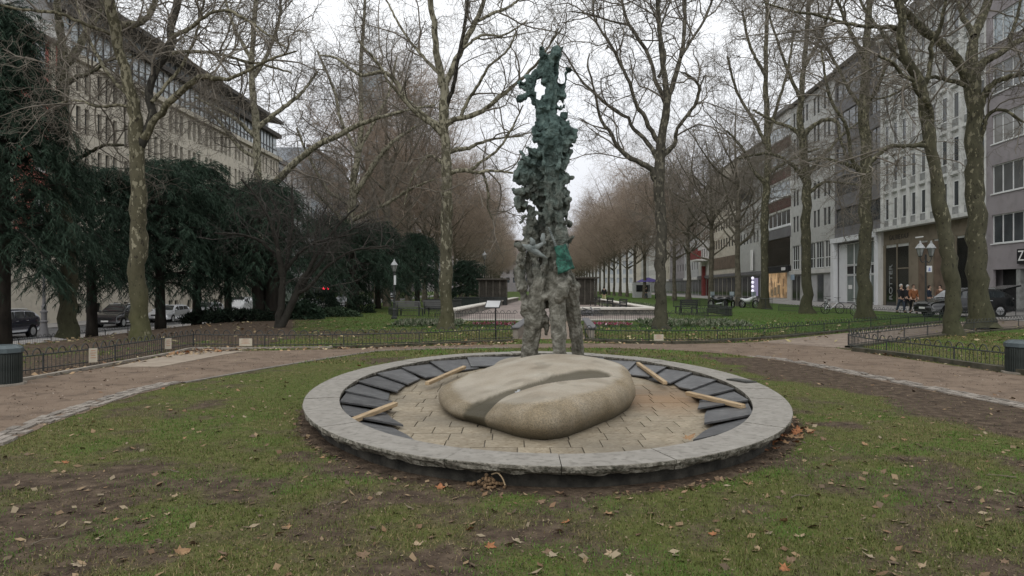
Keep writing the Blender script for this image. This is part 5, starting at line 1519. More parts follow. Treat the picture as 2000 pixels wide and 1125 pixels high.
# ---- right: white building with fins
B = Bld('finned_building', 1, 49.82, 65.9, 0, 'white stone building with tall vertical fins and narrow windows, right of the dark grey block')
nb_ = 10; bw_ = B.L / nb_
B.rec = .16
for fl in range(5):
    zf = 7.1 + 3.3 * fl
    for k in range(nb_):
        u0 = k * bw_ + .46
        B.holes.append((u0, u0 + bw_ - .46, zf, zf + 2.95))
        o = link('window', win_mesh(.82, 1.95, 1, 'white_frame', ''), B.root, (u0 + (bw_ - .46 - .82) / 2, .08, zf + .62))
        link('pane', pane_mesh(.76, 1.89, 'glass'), o, (.03, .012, .03))
B.wall(M['white_stone'], 24.1)
for fl in range(5):
    zf = 7.1 + 3.3 * fl
    for k in range(nb_):
        u0 = k * bw_ + .46
        q = MB(); wd = bw_ - .46; a = (wd - .82) / 2
        q.box(u0 + .002, u0 + wd - .002, .05, .155, zf + .002, zf + .60); B.part('spandrel_panel', q, M['panel_grey'])
        q = MB(); q.box(u0 + .002, u0 + a, .09, .155, zf + .60, zf + 2.948); q.box(u0 + a + .82, u0 + wd - .002, .09, .155, zf + .60, zf + 2.948); q.box(u0 + a, u0 + a + .82, .11, .155, zf + 2.57, zf + 2.948); B.part('window_surround', q, M['white_stone'])
for k in range(nb_ + 1):
    B.box('fin', max(0, k * bw_ + .04), min(B.L, k * bw_ + .40), -.13, -.003, 7.02, 23.9, M['white_stone'])
for fl in range(1, 5):
    B.box('floor_ledge', .0, B.L, -.07, -.003, 7.1 + 3.3 * fl - .27, 7.1 + 3.3 * fl - .12, M['white_stone'])
B.box('fascia', -.1, B.L + .05, -.75, -.0, 6.72, 7.0, M['white_stone'])
B.box('cornice', -.05, B.L, -.5, -.003, 23.9, 24.3, M['white_stone'])
B.box('ground_floor_band', .55, B.L, -.06, -.002, 5.45, 6.70, M['stone_tan'])
B.box('corner_pier', -.02, .55, -.30, -.003, .03, 6.71, M['offwhite'])
for (ua, ub, zt, mm, nm) in ((1.0, 3.1, 5.2, 'glass_dark', 'shop_window'), (3.25, 5.3, 5.2, 'glass_dark', 'shop_window'), (6.9, 8.4, 5.3, 'brown', 'shop_window'), (9.3, 12.0, 5.3, 'brown', 'shop_window'), (12.6, 15.6, 5.3, 'glass_dark', 'shop_window')):
    q = MB(); q.box(ua, ub, -.05, -.02, .05, zt); B.part(nm, q, M[mm])
for (ua, ub) in ((.56, .98), (3.1, 3.25), (5.32, 6.88), (8.42, 9.28), (12.02, 12.58)):
    B.box('stone_pier', ua, ub, -.11, -.003, .04, 5.44, M['stone_tan'])
B.box('shop_transom', 3.26, 5.29, -.10, -.052, 3.25, 3.36, M['stone_tan'])
for k, wid in enumerate((.9, 1.3)):
    pass
# dark lettering above the shop: too worn to read, kept as raised dark strokes
q = MB(); rl = random.Random(8)
text = text_mesh('worn_lettering', 'GALERIE KAUF', .62, M['letter_dark'], B.root, (3.5, -.075, 6.05), (R(90), 0, 0), sx=.9)
vt = text_mesh('upright_lettering', 'ROTTER', .85, M['letter_grey'], B.root, (2.0, -.07, 2.1), (R(90), R(-90), 0))
B.box('light_strip', 8.1, 9.2, -.9, -.8, 5.62, 5.72, M['sign_white'])
# set-back top floor
B.box('penthouse', 1.0, B.L - 1, 2.0, 11, 24.11, 27.2, M['roof_grey'])

# ---- right: dark grey block with strip windows, white portal shop below
B = Bld('dark_block', 1, 65.92, 77.1, 0, 'dark grey block with strip windows above a white portal shop', depth=12)
B.rec = .2
for fl in range(5):
    z = 7.95 + 3.35 * fl
    B.win(.3, 6.7, z, z + 2.0, 4, 'dark_frame', 'glass'); B.win(8.6, 11.0, z, z + 2.0, 2, 'dark_frame', 'glass')
B.holes.append((.9, 10.6, .1, 6.2))
B.wall(M['dark_grey'], 24.6)
B.box('portal_lintel', -.05, B.L, -.5, -.003, 6.35, 6.85, M['white_paint'])
B.box('portal_jamb', .0, .85, -.45, -.003, .04, 6.34, M['white_paint']); B.box('portal_jamb', 10.65, B.L - .02, -.45, -.003, .04, 6.34, M['white_paint'])
B.box('white_reveal', .92, 2.9, .1, .18, .1, 6.18, M['white_paint'])
M['shop_green'] = mat('pale_shop_glass', (.13, .16, .15), (.22, .25, .24), scale=.6, rough=.12, spec=.6)
for i in range(4):
    ua = 2.95 + i * 1.9
    for (za, zb2, g) in ((.15, 2.9, 'shop_green'), (2.95, 3.9, 'glass_dark'), (3.95, 6.15, 'shop_green')):
        o = link('shop_window', win_mesh(1.86, zb2 - za, 1, 'white_frame', ''), B.root, (ua, .12, za)); link('pane', pane_mesh(1.8, zb2 - za - .06, g), o, (.03, .012, .03))
q = MB(); q.box(3.4, 4.3, .10, .115, 1.5, 1.9); B.part('window_print', q, M['sign_white'])
B.box('roof_edge', 0, B.L, -.25, .4, 24.6, 25.0, M['roof_dark'])
B.box('penthouse', .5, B.L - .5, 2.6, 10, 24.61, 26.8, M['roof_grey'])

# ---- right: light grey front with slim paired windows
B = Bld('grey_house', 1, 77.12, 91.5, 0, 'light grey front with slim paired windows beside the dark grey block')
B.rec = .16
for fl in range(5):
    z = 8.6 + 3.25 * fl
    for ua in (.8, 2.0, 4.2, 5.4, 8.0, 9.2, 11.2, 12.4):
        B.win(ua, ua + .82, z, z + 1.95, 1, 'dark_frame', 'glass')
for k in range(5):
    B.win(.5 + k * 2.75, 2.95 + k * 2.75, 3.9, 6.9, 3, 'white_frame', 'glass', tran=.38)
B.wall(M['light_grey'], 24.4)
B.box('lintel', 0, B.L, -.3, -.003, 3.3, 3.75, M['offwhite'])
for k, (ua, ub, mm) in enumerate(((.6, 2.0, 'glass_dark'), (2.4, 3.3, 'glass_dark'), (4.4, 6.6, 'offwhite'), (7.0, 9.0, 'pale_grey'), (9.4, 11.2, 'glass'), (11.6, 13.6, 'pale_grey'))):
    q = MB(); q.box(ua, ub, -.05, -.01, .05, 3.1); B.part('shop_window', q, M[mm])
B.box('blue_sign', 2.6, 3.6, -.9, -.75, 2.6, 3.25, mat('pale_blue_sign', (.28, .36, .44)))
B.box('roof_edge', 0, B.L, -.4, .4, 24.4, 24.8, M['roof_dark'])
q = MB(); q.add([(0, .2, 24.8), (B.L, .2, 24.8), (B.L, 6, 26.3), (0, 6, 26.3), (B.L, 12, 26.3), (0, 12, 26.3)], [(0, 1, 2, 3), (3, 2, 4, 5)]); B.part('roof', q, M['roof_dark'])

# ---- right: white bands and brick red spandrels, amber shop
B = Bld('banded_building', 1, 91.6, 102.0, 0, 'building with white window bands and red brown spandrels over an amber lit shop')
for fl in range(4):
    z = 9.9 + 3.9 * fl
    B.win(.3, B.L - .3, z, z + 1.9, 5, 'white_frame', 'glass_sky' if fl else 'glass')
B.wall(M['offwhite'], 24.6)
for fl in range(4):
    z = 9.9 + 3.9 * fl
    if fl < 3: B.box('red_spandrel', .0, B.L, -.06, -.003, z + 2.15, z + 3.5, M['brown_red'])
    B.box('white_band', .0, B.L, -.12, -.003, z - .28, z - .02, M['white_paint'])
B.box('upper_shop_window', .3, B.L - .3, -.06, -.01, 4.6, 8.2, M['glass_dark'])
B.box('dark_fascia', 0, B.L, -.16, -.003, 8.25, 9.5, M['dark_grey']); B.box('dark_fascia', 0, B.L, -.4, -.003, 3.7, 4.5, M['black'])
B.box('display_window', .4, B.L - 1.6, -.05, -.012, .3, 3.6, M['amber'], 'amber lit display window')
for k in range(3):
    q = MB(); q.box(2.0 + k * 1.5, 3.1 + k * 1.5, -.10, -.06, .4 + .2 * k, 1.4 + .3 * k); B.part('display_shelf', q, M['tan'])
B.box('small_white_sign', B.L - 2.4, B.L - 1.0, -.5, -.41, 3.9, 4.3, M['sign_white'])
B.box('roof_edge', 0, B.L, -.5, .4, 24.6, 25.1, M['roof_grey'])

# ---- right, further along
def plain(D0, D1, zt, wm, rows, cols, lab, name='shop_house', fr='dark_frame', ground='glass_dark', gz=3.6, gl='glass', roofm='roof_dark', ww=1.0, hh=1.7, slope=True, off=0.0, group=None, side=1, zb=0, dep=12):
    b_ = Bld(name, side, D0, D1, zb, lab, off=off, group=group, depth=dep)
    b_.rec = .16
    for z in rows:
        for c in range(cols):
            uc = b_.L * (c + .5) / cols
            b_.win(uc - ww / 2, uc + ww / 2, z, z + hh, 1 if ww < 1.2 else 2, fr, gl)
    b_.wall(M[wm], zt)
    b_.box('fascia', 0, b_.L, -.3, -.003, gz, gz + .5, M['dark_grey' if ground == 'glass_dark' else 'offwhite'])
    k = max(2, int(b_.L / 3.2))
    for i in range(k):
        q = MB(); w = b_.L / k; q.box(i * w + .25, (i + 1) * w - .2, -.05, -.01, zb + .05, gz - .2); b_.part('shop_window', q, M[ground])
    if slope:
        q = MB(); q.add([(0, -.3, zt), (b_.L, -.3, zt), (b_.L, 4.5, zt + 3.2), (0, 4.5, zt + 3.2), (b_.L, dep, zt + 3.2), (0, dep, zt + 3.2), (b_.L, dep, zt), (0, dep, zt)], [(0, 1, 2, 3), (3, 2, 4, 5), (0, 3, 5, 7), (1, 6, 4, 2), (5, 4, 6, 7)]); b_.part('roof', q, M[roofm])
    else: b_.box('roof_edge', 0, b_.L, -.3, .4, zt, zt + .5, M[roofm])
    return b_
b1 = plain(102.1, 119.5, 22.6, 'light_grey', [8.5 + 3.2 * i for i in range(4)] , 9, 'pale front with close rows of narrow windows and a cool lit shop', ww=.9)
b1.box('dark_projecting_sign', 8.0, 8.3, -2.6, -.2, 15.2, 16.9, mat('navy_sign', (.02, .03, .05)))
b1.box('lit_window', 9.5, 13.0, -.09, -.052, .4, 3.1, M['cool_lit'])
for i in range(4):
    q = MB(); q.ball((13.6, -1.0, 1.2 + .62 * i), .22, 8, 6); b1.part('globe_lamp', q, emit_mat('globe_lamp_%d' % i, (.8, .78, .9), .6))
b1.box('white_upright_sign', 10.0, 11.1, -.4, -.31, 4.3, 7.4, M['sign_white'])
b2 = plain(119.6, 140, 23.2, 'beige', [8.8 + 3.3 * i for i in range(4)], 10, 'beige building with brown window bands further along the shops', ww=1.3, gl='glass_dark')
b2.box('brown_band', 0, b2.L, -.07, -.004, 5.0, 7.2, M['brown'])
b3 = plain(140.1, 152, 22.0, 'offwhite', [7.9 + 3.2 * i for i in range(4)], 5, 'off-white building with a red balcony over the shops')
q = MB(); q.box(2.5, 10.5, -2.3, -.01, 7.0, 7.35); b3.part('balcony_slab', q, M['offwhite']); q = MB(); q.box(2.5, 10.5, -2.3, -2.2, 7.36, 9.4); q.box(2.5, 2.6, -2.2, -.01, 7.36, 9.4); b3.part('balcony_panel', q, M['balcony_red'], 'red balcony panel')
b3.box('red_pier', 6.0, 7.4, -.6, -.06, .04, 6.0, M['balcony_red'])
cl_ = [('pale_grey', 19.5, 6, 'pale grey building behind the avenue trees, right of the off-white house'), ('mauve_stone', 21, 6, 'mauve building behind the avenue trees on the right'), ('cream', 20, 5, 'cream building far along the right-hand shops'), ('offwhite', 23, 6, 'off-white building far along the right-hand shops'), ('light_grey', 21, 6, 'light grey building near the far end of the right-hand shops'), ('beige', 22, 6, 'beige building at the far end of the right-hand shops')]
Dp = 152.2
for i, (wm, zt, c, lab) in enumerate(cl_):
    L_ = 17 + (i % 3) * 5
    plain(Dp, Dp + L_, zt, wm, [5.6 + 3.2 * j for j in range(int((zt - 7) / 3.2))], c, lab, ground='glass_dark' if i % 2 else 'glass', gz=3.4); Dp += L_ + .1

# ---- left: red house behind the conifer
B = Bld('red_house', -1, 33, 57.5, -1.3, 'pink red plastered house with white trim and grey roof, behind the dark conifer')
for fl in range(5):
    for c in range(7):
        z = 2.6 + 4.0 * fl; ua = 1.2 + c * 3.4
        B.win(ua, ua + 1.35, z, z + 2.5, 2, 'white_frame', 'glass_sky' if fl > 2 else 'glass', tran=.68, sill='offwhite')
B.wall(M['pink_red'], 21.0)
B.box('plinth', 0, B.L, -.12, -.003, -1.25, 5.9, M['beige'])
for k in range(6): B.box('pilaster', .2 + k * 4.6, .75 + k * 4.6, -.18, -.003, 5.95, 20.9, M['cream'])
B.box('cornice', -.3, B.L, -.9, -.003, 20.9, 21.9, M['offwhite'])
q = MB(); q.add([(-.3, -.9, 21.9), (B.L, -.9, 21.9), (B.L, 3, 27), (-.3, 3, 27), (B.L, 13, 27), (-.3, 13, 27)], [(0, 1, 2, 3), (3, 2, 4, 5), (0, 3, 5)]); B.part('roof', q, M['roof_grey'])
for k in range(3):
    q = MB(); q.box(4 + k * 7, 6.4 + k * 7, -.2, 3, 22.4, 24.8); o = B.part('dormer', q, M['offwhite']); q = MB(); q.box(4.3 + k*7, 6.1 + k*7, -.26, -.205, 22.7, 24.5); q.build('pane', M['glass'], o)

# ---- left: long beige stone building with glazed attic
B = Bld('stone_building', -1, 57.6, 107, -1.3, 'long beige stone building with slim windows and a glazed attic, behind the yews')
B.rec = .35
nt_ = int(B.L / 4.1)
for fl in range(5):
    z = 4.6 + 3.35 * fl
    for c in range(nt_):
        for k in range(3):
            ua = .8 + c * 4.1 + k * 1.15
            if fl == 0 and k == 1: continue
            B.win(ua, ua + .62, z, z + 2.15, 1, 'dark_frame', 'glass')
for c in range(nt_):
    for k in range(3):
        ua = .7 + c * 4.1 + k * 1.25; 
        if (c * 3 + k) % 5 < 4: B.win(ua, ua + .75, -.55, .3, 1, 'dark_frame', 'glass_dark')
B.wall(M['beige'], 20.6)
B.box('cornice', -.2, B.L + .2, -.45, -.003, 20.5, 21.0, M['cream'])
M['attic_glass'] = mat('attic_glass', (.33, .37, .38), (.45, .48, .49), scale=.3, rough=.2)
q = MB(); q.box(.2, B.L - .2, .3, .38, 21.0, 23.9); B.part('attic_glazing', q, M['attic_glass'])
n = int(B.L / 1.15)
mm_ = MB(); mm_.box(-.06, .06, -.1, .0, 0, 2.9); ml_ = mm_.mesh('attic_mullion', M['dark_frame'])
for k in range(n): link('attic_mullion', ml_, B.root, (.4 + k * 1.15, .299, 21.0))
B.box('attic_transom', .2, B.L - .2, .22, .299, 22.0, 22.12, M['dark_frame'])
B.box('terrace_slab', -.3, B.L + .3, -.35, 1.5, 23.9, 24.45, M['roof_dark'])
q = MB(); q.box(.6, B.L - .6, 1.4, 1.48, 24.45, 26.0); B.part('upper_glazing', q, M['attic_glass'])
mm_ = MB(); mm_.box(-.05, .05, -.08, .0, 0, 1.55); ml_ = mm_.mesh('attic_mullion', M['dark_frame'])
for k in range(n): link('attic_mullion', ml_, B.root, (.8 + k * 1.13, 1.399, 24.45))
q = MB(); q.add([(-.6, -.6, 26.0), (B.L + .6, -.6, 26.0), (B.L + .6, -.5, 26.5), (-.6, -.5, 26.5), (B.L + .6, 5, 28.6), (-.6, 5, 28.6), (B.L + .6, 13, 28.6), (-.6, 13, 28.6)], [(0, 1, 2, 3), (3, 2, 4, 5), (5, 4, 6, 7), (1, 0, 7, 6), (0, 3, 5, 7), (1, 6, 4, 2)]); B.part('roof', q, M['roof_dark'])
# ---- left: lower houses beyond, then tower
b4 = plain(107.2, 124, 20.5, 'pale_grey', [4.5 + 3.4 * i for i in range(5)], 6, 'grey house with a dark hipped roof next to the beige stone building', name='grey_house', side=-1, zb=-1.3, gz=2.2, off=.5)
b4.box('tall_glass_entrance', 2, 6, -.2, -.06, -1.2, 4.0, M['shop_green'])
plain(124.2, 150, 26, 'steel_grey', [4.2 + 3.3 * i for i in range(6)], 9, 'steel grey office front behind the red traffic light', name='grey_office', side=-1, zb=-1.3, gz=2.2, slope=False, off=1, gl='glass', ww=1.6)
tw = thing('tower', (-37.5, 205, -1), 'tall slim grey tower block rising behind the trees on the left', 'tower')
q = MB(); q.box(-6, 0, 0, 12, 0, 66); q.build('wall', M['steel_grey'], tw)
for fl in range(17):
    q = MB()
    for k in range(4): q.box(-5.6 + k * 1.4, -4.6 + k * 1.4, -.06, -.01, 3 + fl * 3.6, 5.0 + fl * 3.6)
    q.build('window', M['glass_sky'], tw)
b5 = plain(185, 205, 36, 'brown', [4.2 + 3.3 * i for i in range(9)], 8, slope=False, dep=9, lab= 'tall brown building seen through twigs left of the mottled plane tree', name='brown_building', side=-1, zb=-1.3, gz=2.2, off=-3.5, ww=1.4)
plain(150.2, 184.8, 19, 'offwhite', [4.2 + 3.3 * i for i in range(5)], 12, 'off-white building with a steep roof low behind the left avenue', name='white_house', side=-1, zb=-1.3, gz=2.2, ww=1.3)
plain(206.2, 245, 19, 'cream', [4.2 + 3.3 * i for i in range(4)], 12, 'cream house far along the left avenue', name='cream_house', side=-1, zb=-1.3, gz=2.2)
# ---- the end of the avenue
E = thing('corner_building', (47, 330, 0), 'pale building with a grey mansard roof closing the far end of the avenue', 'building')
q = MB(); wall_holes(q, 76, 0, 20, [(1.5 + 2.9 * c, 2.9 + 2.9 * c, 4 + 3.9 * f, 6.3 + 3.9 * f) for c in range(25) for f in range(4)], .3)
q.quad((0, 0, 0), (0, 0, 20), (0, 14, 20), (0, 14, 0)); q.quad((76, 0, 0), (76, 14, 0), (76, 14, 20), (76, 0, 20)); q.v = [(x - 38, y, z) for x, y, z in q.v]; q.build('wall', M['light_grey'], E)
q = MB(); q.box(-37.9, 37.9, .32, .4, .1, 19.9); q.build('pane', M['steel_grey'], E)
q = MB(); q.add([(-38, -.3, 20), (38, -.3, 20), (36, 3, 25), (-36, 3, 25), (36, 11, 25), (-36, 11, 25), (38, 14, 20), (-38, 14, 20)], [(0, 1, 2, 3), (3, 2, 4, 5), (1, 6, 4, 2), (0, 3, 5, 7)]); q.build('roof', M['roof_grey'], E)
for k in range(9):
    q = MB(); q.box(-33 + k * 7.5, -30.5 + k * 7.5, .0, 3, 21, 23.6); o = q.build('dormer', M['offwhite'], E); q = MB(); q.box(-32.6 + k*7.5, -30.9 + k*7.5, -.06, -.005, 21.4, 23.2); q.build('pane', M['glass'], o)
E2 = thing('end_house', (-62, 320, 0), 'dull house at the far end left of the avenue gap', 'building')
q = MB(); wall_holes(q, 86, 0, 23, [(1.5 + 2.9 * c, 2.9 + 2.9 * c, 4 + 3.9 * f, 6.3 + 3.9 * f) for c in range(28) for f in range(4)], .3); q.quad((0, 14, 0), (0, 14, 23), (0, 0, 23), (0, 0, 0)); q.quad((86, 0, 0), (86, 14, 0), (86, 14, 23), (86, 0, 23)); q.quad((0, 0, 23), (86, 0, 23), (86, 14, 23), (0, 14, 23)); q.build('wall', M['mauve_stone'], E2)
q = MB(); q.box(.1, 85.9, .32, .4, .1, 22.9); q.build('pane', M['glass'], E2)
# ================================================================== FENCES
def fence(pts, label, m_, h=.33, pitch=.30, step=.10, hoops=True, posts=True, cat='fence', group=None, hr=.10, thick=1.0, name='hoop_fence', zoff=0.0):
    """low park fence along ground points (x,y): rails, pickets and a row of hoops"""
    pl = resample([[*p, 0] for p in pts], max(2, len(pts)))[:, :2] if len(pts) > 2 else np.array(pts, float)
    pl = np.array(pts, float)
    seg = np.linalg.norm(np.diff(pl, axis=0), axis=1); cum = np.concatenate([[0], np.cumsum(seg)])
    at_ = lambda d: Vector((np.interp(d, cum, pl[:, 0]), np.interp(d, cum, pl[:, 1]), 0))
    o0 = at_(0); base = Vector((o0.x, o0.y, tz(o0.x) + zoff))
    f = thing(name, base, label, cat, group)
    def loc(d, z):
        p = at_(d); return Vector((p.x - base.x, p.y - base.y, tz(p.x) + zoff - base.z + z))
    Lt = cum[-1]
    for z, w in ((h, .014), (.07, .011)):
        q = MB(); ds = sorted(set([0, Lt] + list(cum[1:-1]) + list(np.arange(1, Lt, 1.5))))
        q.tube([loc(d, z) for d in ds], w * thick, 5); q.build('rail', m_, f)
    q = MB(); d = 0.0
    while d < Lt:
        a = loc(d, .0); b2 = loc(d, h); r_ = .0065 * thick
        q.tube([a, b2], r_, 4, caps=False); d += step
    pk = q.build('pickets', m_, f); pk['kind'] = 'stuff'
    if posts:
        d = 0.0
        while d <= Lt + .01:
            q = MB(); q.tube([loc(d, -.05), loc(d, h + .03)], .017 * thick, 6); q.build('post', m_, f); d += 2.1
    if hoops:
        q = MB(); k = 9; w = pitch * .32
        q.tube([(math.cos(PI * i / k) * w, 0, math.sin(PI * i / k) * hr * 1.25) for i in range(k + 1)], .011 * thick, 5, caps=False); me = q.mesh('hoop', m_)
        d = pitch * .5
        while d < Lt:
            a, b2 = loc(d - .02, h), loc(d + .02, h); an = math.atan2(b2.y - a.y, b2.x - a.x)
            link('hoop', me, f, loc(d, h), (0, 0, an)); d += pitch
    return f
FG = 'low hoop topped park fences'
g2 = lambda l: [tuple(G(x, y)[:2]) for x, y in l]
fence(g2([(-70,755),(40,732),(183,712),(330,685),(378,676.5)]), 'low dark hoop fence along the bed at the left, with two upright signs', M['iron'], group=FG)
fence(g2([(378,676.5),(430,678),(560,678.5),(700,676.5),(830,672.5),(940,666),(1003,663.5)]), 'low dark hoop fence across the lawn left of the sculpture', M['iron'], group=FG)
fence(g2([(1143,664),(1200,667.5),(1290,668),(1400,667),(1470,664),(1640,648),(1850,627)]), 'long low hoop fence in front of the bright green lawn on the right', M['iron_green'], group=FG)
fence(g2([(1657,678),(1700,672),(1850,652),(2010,638.5)]), 'low hoop fence on the far side of the small right-hand bed', M['iron'], group=FG)
fence(g2([(1657,678),(1690,686),(1760,696),(1960,722),(2060,738)]), 'low hoop fence on the near side of the right-hand bed, beside the path', M['iron'], group=FG)
sx = lambda px, D: ((px - CX) / F * D, D)
fence([(-21.6, 27), (-21.2, 40), (-20.8, 60)], 'low fence along the left street, behind the tree trunks', M['iron'], group=FG, hoops=True, step=.11)
fence(g2([(1850,627),(2000,618)]) , 'short hoop fence behind the thickest trunk at the right edge', M['iron'], group=FG)
fence([(-3.6, 33.6), (.2, 33.6)], 'hoop fence at the left front end of the drained pool', M['iron'], h=.42, group=FG)
fence([(3.2, 33.6), (8.6, 33.6), (9.5, 34.6)], 'hoop fence at the right front end of the drained pool', M['iron'], h=.42, group=FG)
fence([(-6.4, 40), (-3.8, 38.6), (-3.5, 37)], 'curved hoop fence round the benches on the left of the pool', M['iron'], h=.35, group=FG)
fence([(-7.4, 43), (-6.4, 40)], 'short hoop fence beside the lamp post', M['iron'], h=.35, group=FG)
fence([(9.8, 42), (11.5, 39.5), (12.6, 41), (12.8, 47)], 'dark curved hoop fence round the planting right of the pool', M['iron'], h=.42, group=FG, thick=1.6)
fence([(18.6 , 50), (21.5, 41), (22.2, 36)], 'hoop fence along the promenade in front of the white portal shop', M['iron'], h=.35, group=FG)
fence([(19.4, 62), (18.9, 52)], 'taller dark rail fence before the amber lit shop', M['iron'], h=.8, pitch=.6, step=.25, hoops=False, thick=1.6, group=FG)
fence([(13.5, 60), (19.6, 66)], 'dark fence at the far edge of the bright green lawn', M['iron'], h=.6, hoops=False, thick=1.5, group=FG)

# small sign boards wired to the fences
M['sign_board'] = mat('weathered_sign', (.40, .35, .27), (.50, .45, .36), scale=6, rough=.7)
M['sign_text'] = mat('faded_red_print', (.36, .16, .10), (.42, .24, .17), scale=9)
def sign(px, py, w, h, lab, rz, dirt=None, lines=4):
    v = G(px, py); t = thing('fence_sign', (v.x, v.y - .04, 0), lab, 'sign', 'sign boards on the fences', rz)
    q = MB(); q.box(-w/2, w/2, -.008, .008, .06, .06 + h); q.build('board', M['sign_board'], t)
    for k in range(lines):
        ww = w * (.34 if k % 2 else .26); z = .06 + h * (.82 - .17 * k)
        q = MB(); q.box(-ww, ww, -.0105, -.0085, z, z + h * .045); q.build('print', M['sign_text'], t)
    return t
sign(184, 713, .155, .29, 'pale upright sign board on the left fence, nearest the bin', R(38))
sign(330, 686, .15, .27, 'upright tan sign board on the left fence, near the forked plane tree', R(38))
sign(481, 680, .34, .20, 'broad tan sign board on the fence left of the sculpture', 0)
sign(1286, 669, .28, .18, 'small pale sign board on the fence at the foot of the slim plane tree', 0)
# lectern-like information board
lt = thing('information_board', G(968, 664), 'white sloping information board on a single dark post, left of the sculpture', 'information board')
q = MB(); q.tube([(0, 0, 0), (0, 0, 1.0)], .022, 8); q.build('post', M['black'], lt)
Mx = Matrix.Translation((-.08, 0, 1.1)) @ Matrix.Rotation(R(-14), 4, 'Z') @ Matrix.Rotation(R(42), 4, 'X')
q = MB(); q.box(-.24, .24, -.17, .17, -.01, .01, Mx); q.build('frame', M['black'], lt); q = MB(); q.box(-.215, .215, -.145, .145, .011, .014, Mx); q.build('panel', M['pale_grey'], lt)

# ================================================================== POOL AND CENTRE AXIS
M['pool_stone'] = mat('cream_pool_coping', (.50, .47, .41), (.62, .59, .53), scale=2, rough=.8, bump=.1)
M['pool_side'] = mat('shaded_pool_wall', (.15, .145, .13), (.33, .31, .27), scale=2.5, rough=.9, bump=.2)  # shade on the pool's wall faces put into a darker grey
M['pool_floor'] = mat('pinkish_pool_floor', (.20, .16, .14), (.30, .25, .22), (.14, .11, .10), scale=.9, rough=.8, detail=9)
pool = thing('pool', (2.4, 35.2, 0), 'long drained pool with cream coping and pinkish floor behind the sculpture', 'pool')
def pbox(nm, x0, x1, y0, y1, z0, z1, m_): q = MB(); q.box(x0 - 2.4, x1 - 2.4, y0 - 35.2, y1 - 35.2, z0, z1); return q.build(nm, m_, pool)
q = MB(); q.quad((-5.6, .2, .03), (5.8, .2, .03), (7.4, 55, .03), (-4.2, 55, .03)); q.build('floor', M['pool_floor'], pool)
for k in range(12):
    x0 = -3.2 + k * .98; pbox('front_kerb', x0, x0 + .96, 35.0, 35.4, -.05, .07, M['pool_stone'])
def skew(nm, xa, ya, xb, yb, w, z0, z1, m_):
    q = MB(); a_ = Vector((xa - 2.4, ya - 35.2, 0)); b2 = Vector((xb - 2.4, yb - 35.2, 0)); n_ = Vector((-(b2 - a_).y, (b2 - a_).x, 0)).normalized() * w / 2
    q.prism([tuple((a_ + n_)[:2]), tuple((a_ - n_)[:2]), tuple((b2 - n_)[:2]), tuple((b2 + n_)[:2])], z0, z1); return q.build(nm, m_, pool)
for k in range(16):
    ya, yb = 38 + k * 3.1, 38 + k * 3.1 + 3.06; xa, xb = -3.2 + (ya - 38) * .075, -3.2 + (yb - 38) * .075
    skew('wall_block', xa, ya, xb, yb, .5, -.05, .40, M['pool_side']); skew('coping', xa, ya, xb, yb, .72, .402, .48, M['pool_stone'])
for k in range(4):
    x0 = 4.0 + k * 1.12; pbox('wall_block', x0, x0 + 1.1, 41.2, 42.6, -.05, .36, M['pool_side']); pbox('coping', x0 - .03, x0 + 1.09, 41.0, 42.9, .362, .46, M['pool_stone'])
for k in range(10):
    ya, yb = 43 + k * 4, 43 + k * 4 + 3.96; skew('wall_block', 8.4 + (ya - 43) * .03, ya, 8.4 + (yb - 43) * .03, yb, .5, -.05, .36, M['pool_side']); skew('coping', 8.4 + (ya - 43) * .03, ya, 8.4 + (yb - 43) * .03, yb, .7, .362, .44, M['pool_stone'])
q = MB()
for k in range(26):
    a = rb.uniform(0, 6); q.box(-.3, .3, -.04, .04, 0, .05, Matrix.Translation((1.9 + rb.gauss(0, .35), 5.4 + rb.gauss(0, .2), .03 + .02 * k * rb.random())) @ Matrix.Rotation(a, 4, 'Z') @ Matrix.Rotation(rb.uniform(-.5, .5), 4, 'Y'))
q.build('scrap_boards', M['dark_grey'], pool)
# low sloping parapets where the axis path meets the round path
for sgn, x0, x1, lab in ((-1, .02, .55, 'left low grey parapet with sloping top beside the axis path'), (1, 2.42, 2.9, 'right low grey parapet with sloping top beside the axis path')):
    t = thing('parapet', (x0, 22.4, 0), lab, 'parapet', 'parapets of the axis path')
    q = MB(); dx = x1 - x0; a_ = [(0, 0), (.16, 0), (dx + .16, 6.6), (dx, 6.6)]
    q.prism(a_, 0, .33); q.build('wall', M['kerb'], t)
    q = MB(); q.prism([(-.06, -.08), (.22, -.08), (dx + .22, 6.68), (dx - .06, 6.68)], .331, .40); o = q.build('coping', M['dark_grey'], t); bevel(o, .02, 1)
# planted borders
def bed(name, x0, x1, y0, y1, n, h, cols, label, cat, seed):
    r_ = np.random.default_rng(seed)
    X = r_.uniform(x0, x1, n); Y = r_.uniform(y0, y1, n)
    p = np.stack([X, Y, np.full(n, .0) + h * .3 * r_.random(n)], -1); d = unit(r_.normal(size=(n, 3)) * .7 + np.array([0, 0, 1.0]))
    ci = r_.integers(0, len(cols), n); cc = np.array(cols)[ci] * r_.uniform(.7, 1.3, n)[:, None]
    V, Fq, cc = sprays(r_, p, d, r_.uniform(h * .5, h, n), r_.uniform(h * .3, h * .6, n), cc)
    return tag(link(name, np_mesh(name, V, Fq, M['grass'], cols=cc)), label, cat, kind='stuff')
GRN = [(.04, .075, .025), (.06, .09, .035)]
SIL = [(.16, .18, .12), (.11, .14, .08), (.21, .21, .15), (.06, .09, .04)]
bed('bedding_flowers', -1.7, .2, 30.4, 31.8, 1300, .15, [(.34, .05, .11), (.40, .10, .18), (.24, .04, .07), (.05, .08, .03), (.05, .08, .03), (.06, .09, .03), (.45, .32, .34)], 'pink and red bedding flowers left of the axis path', 'flower bed', 1)
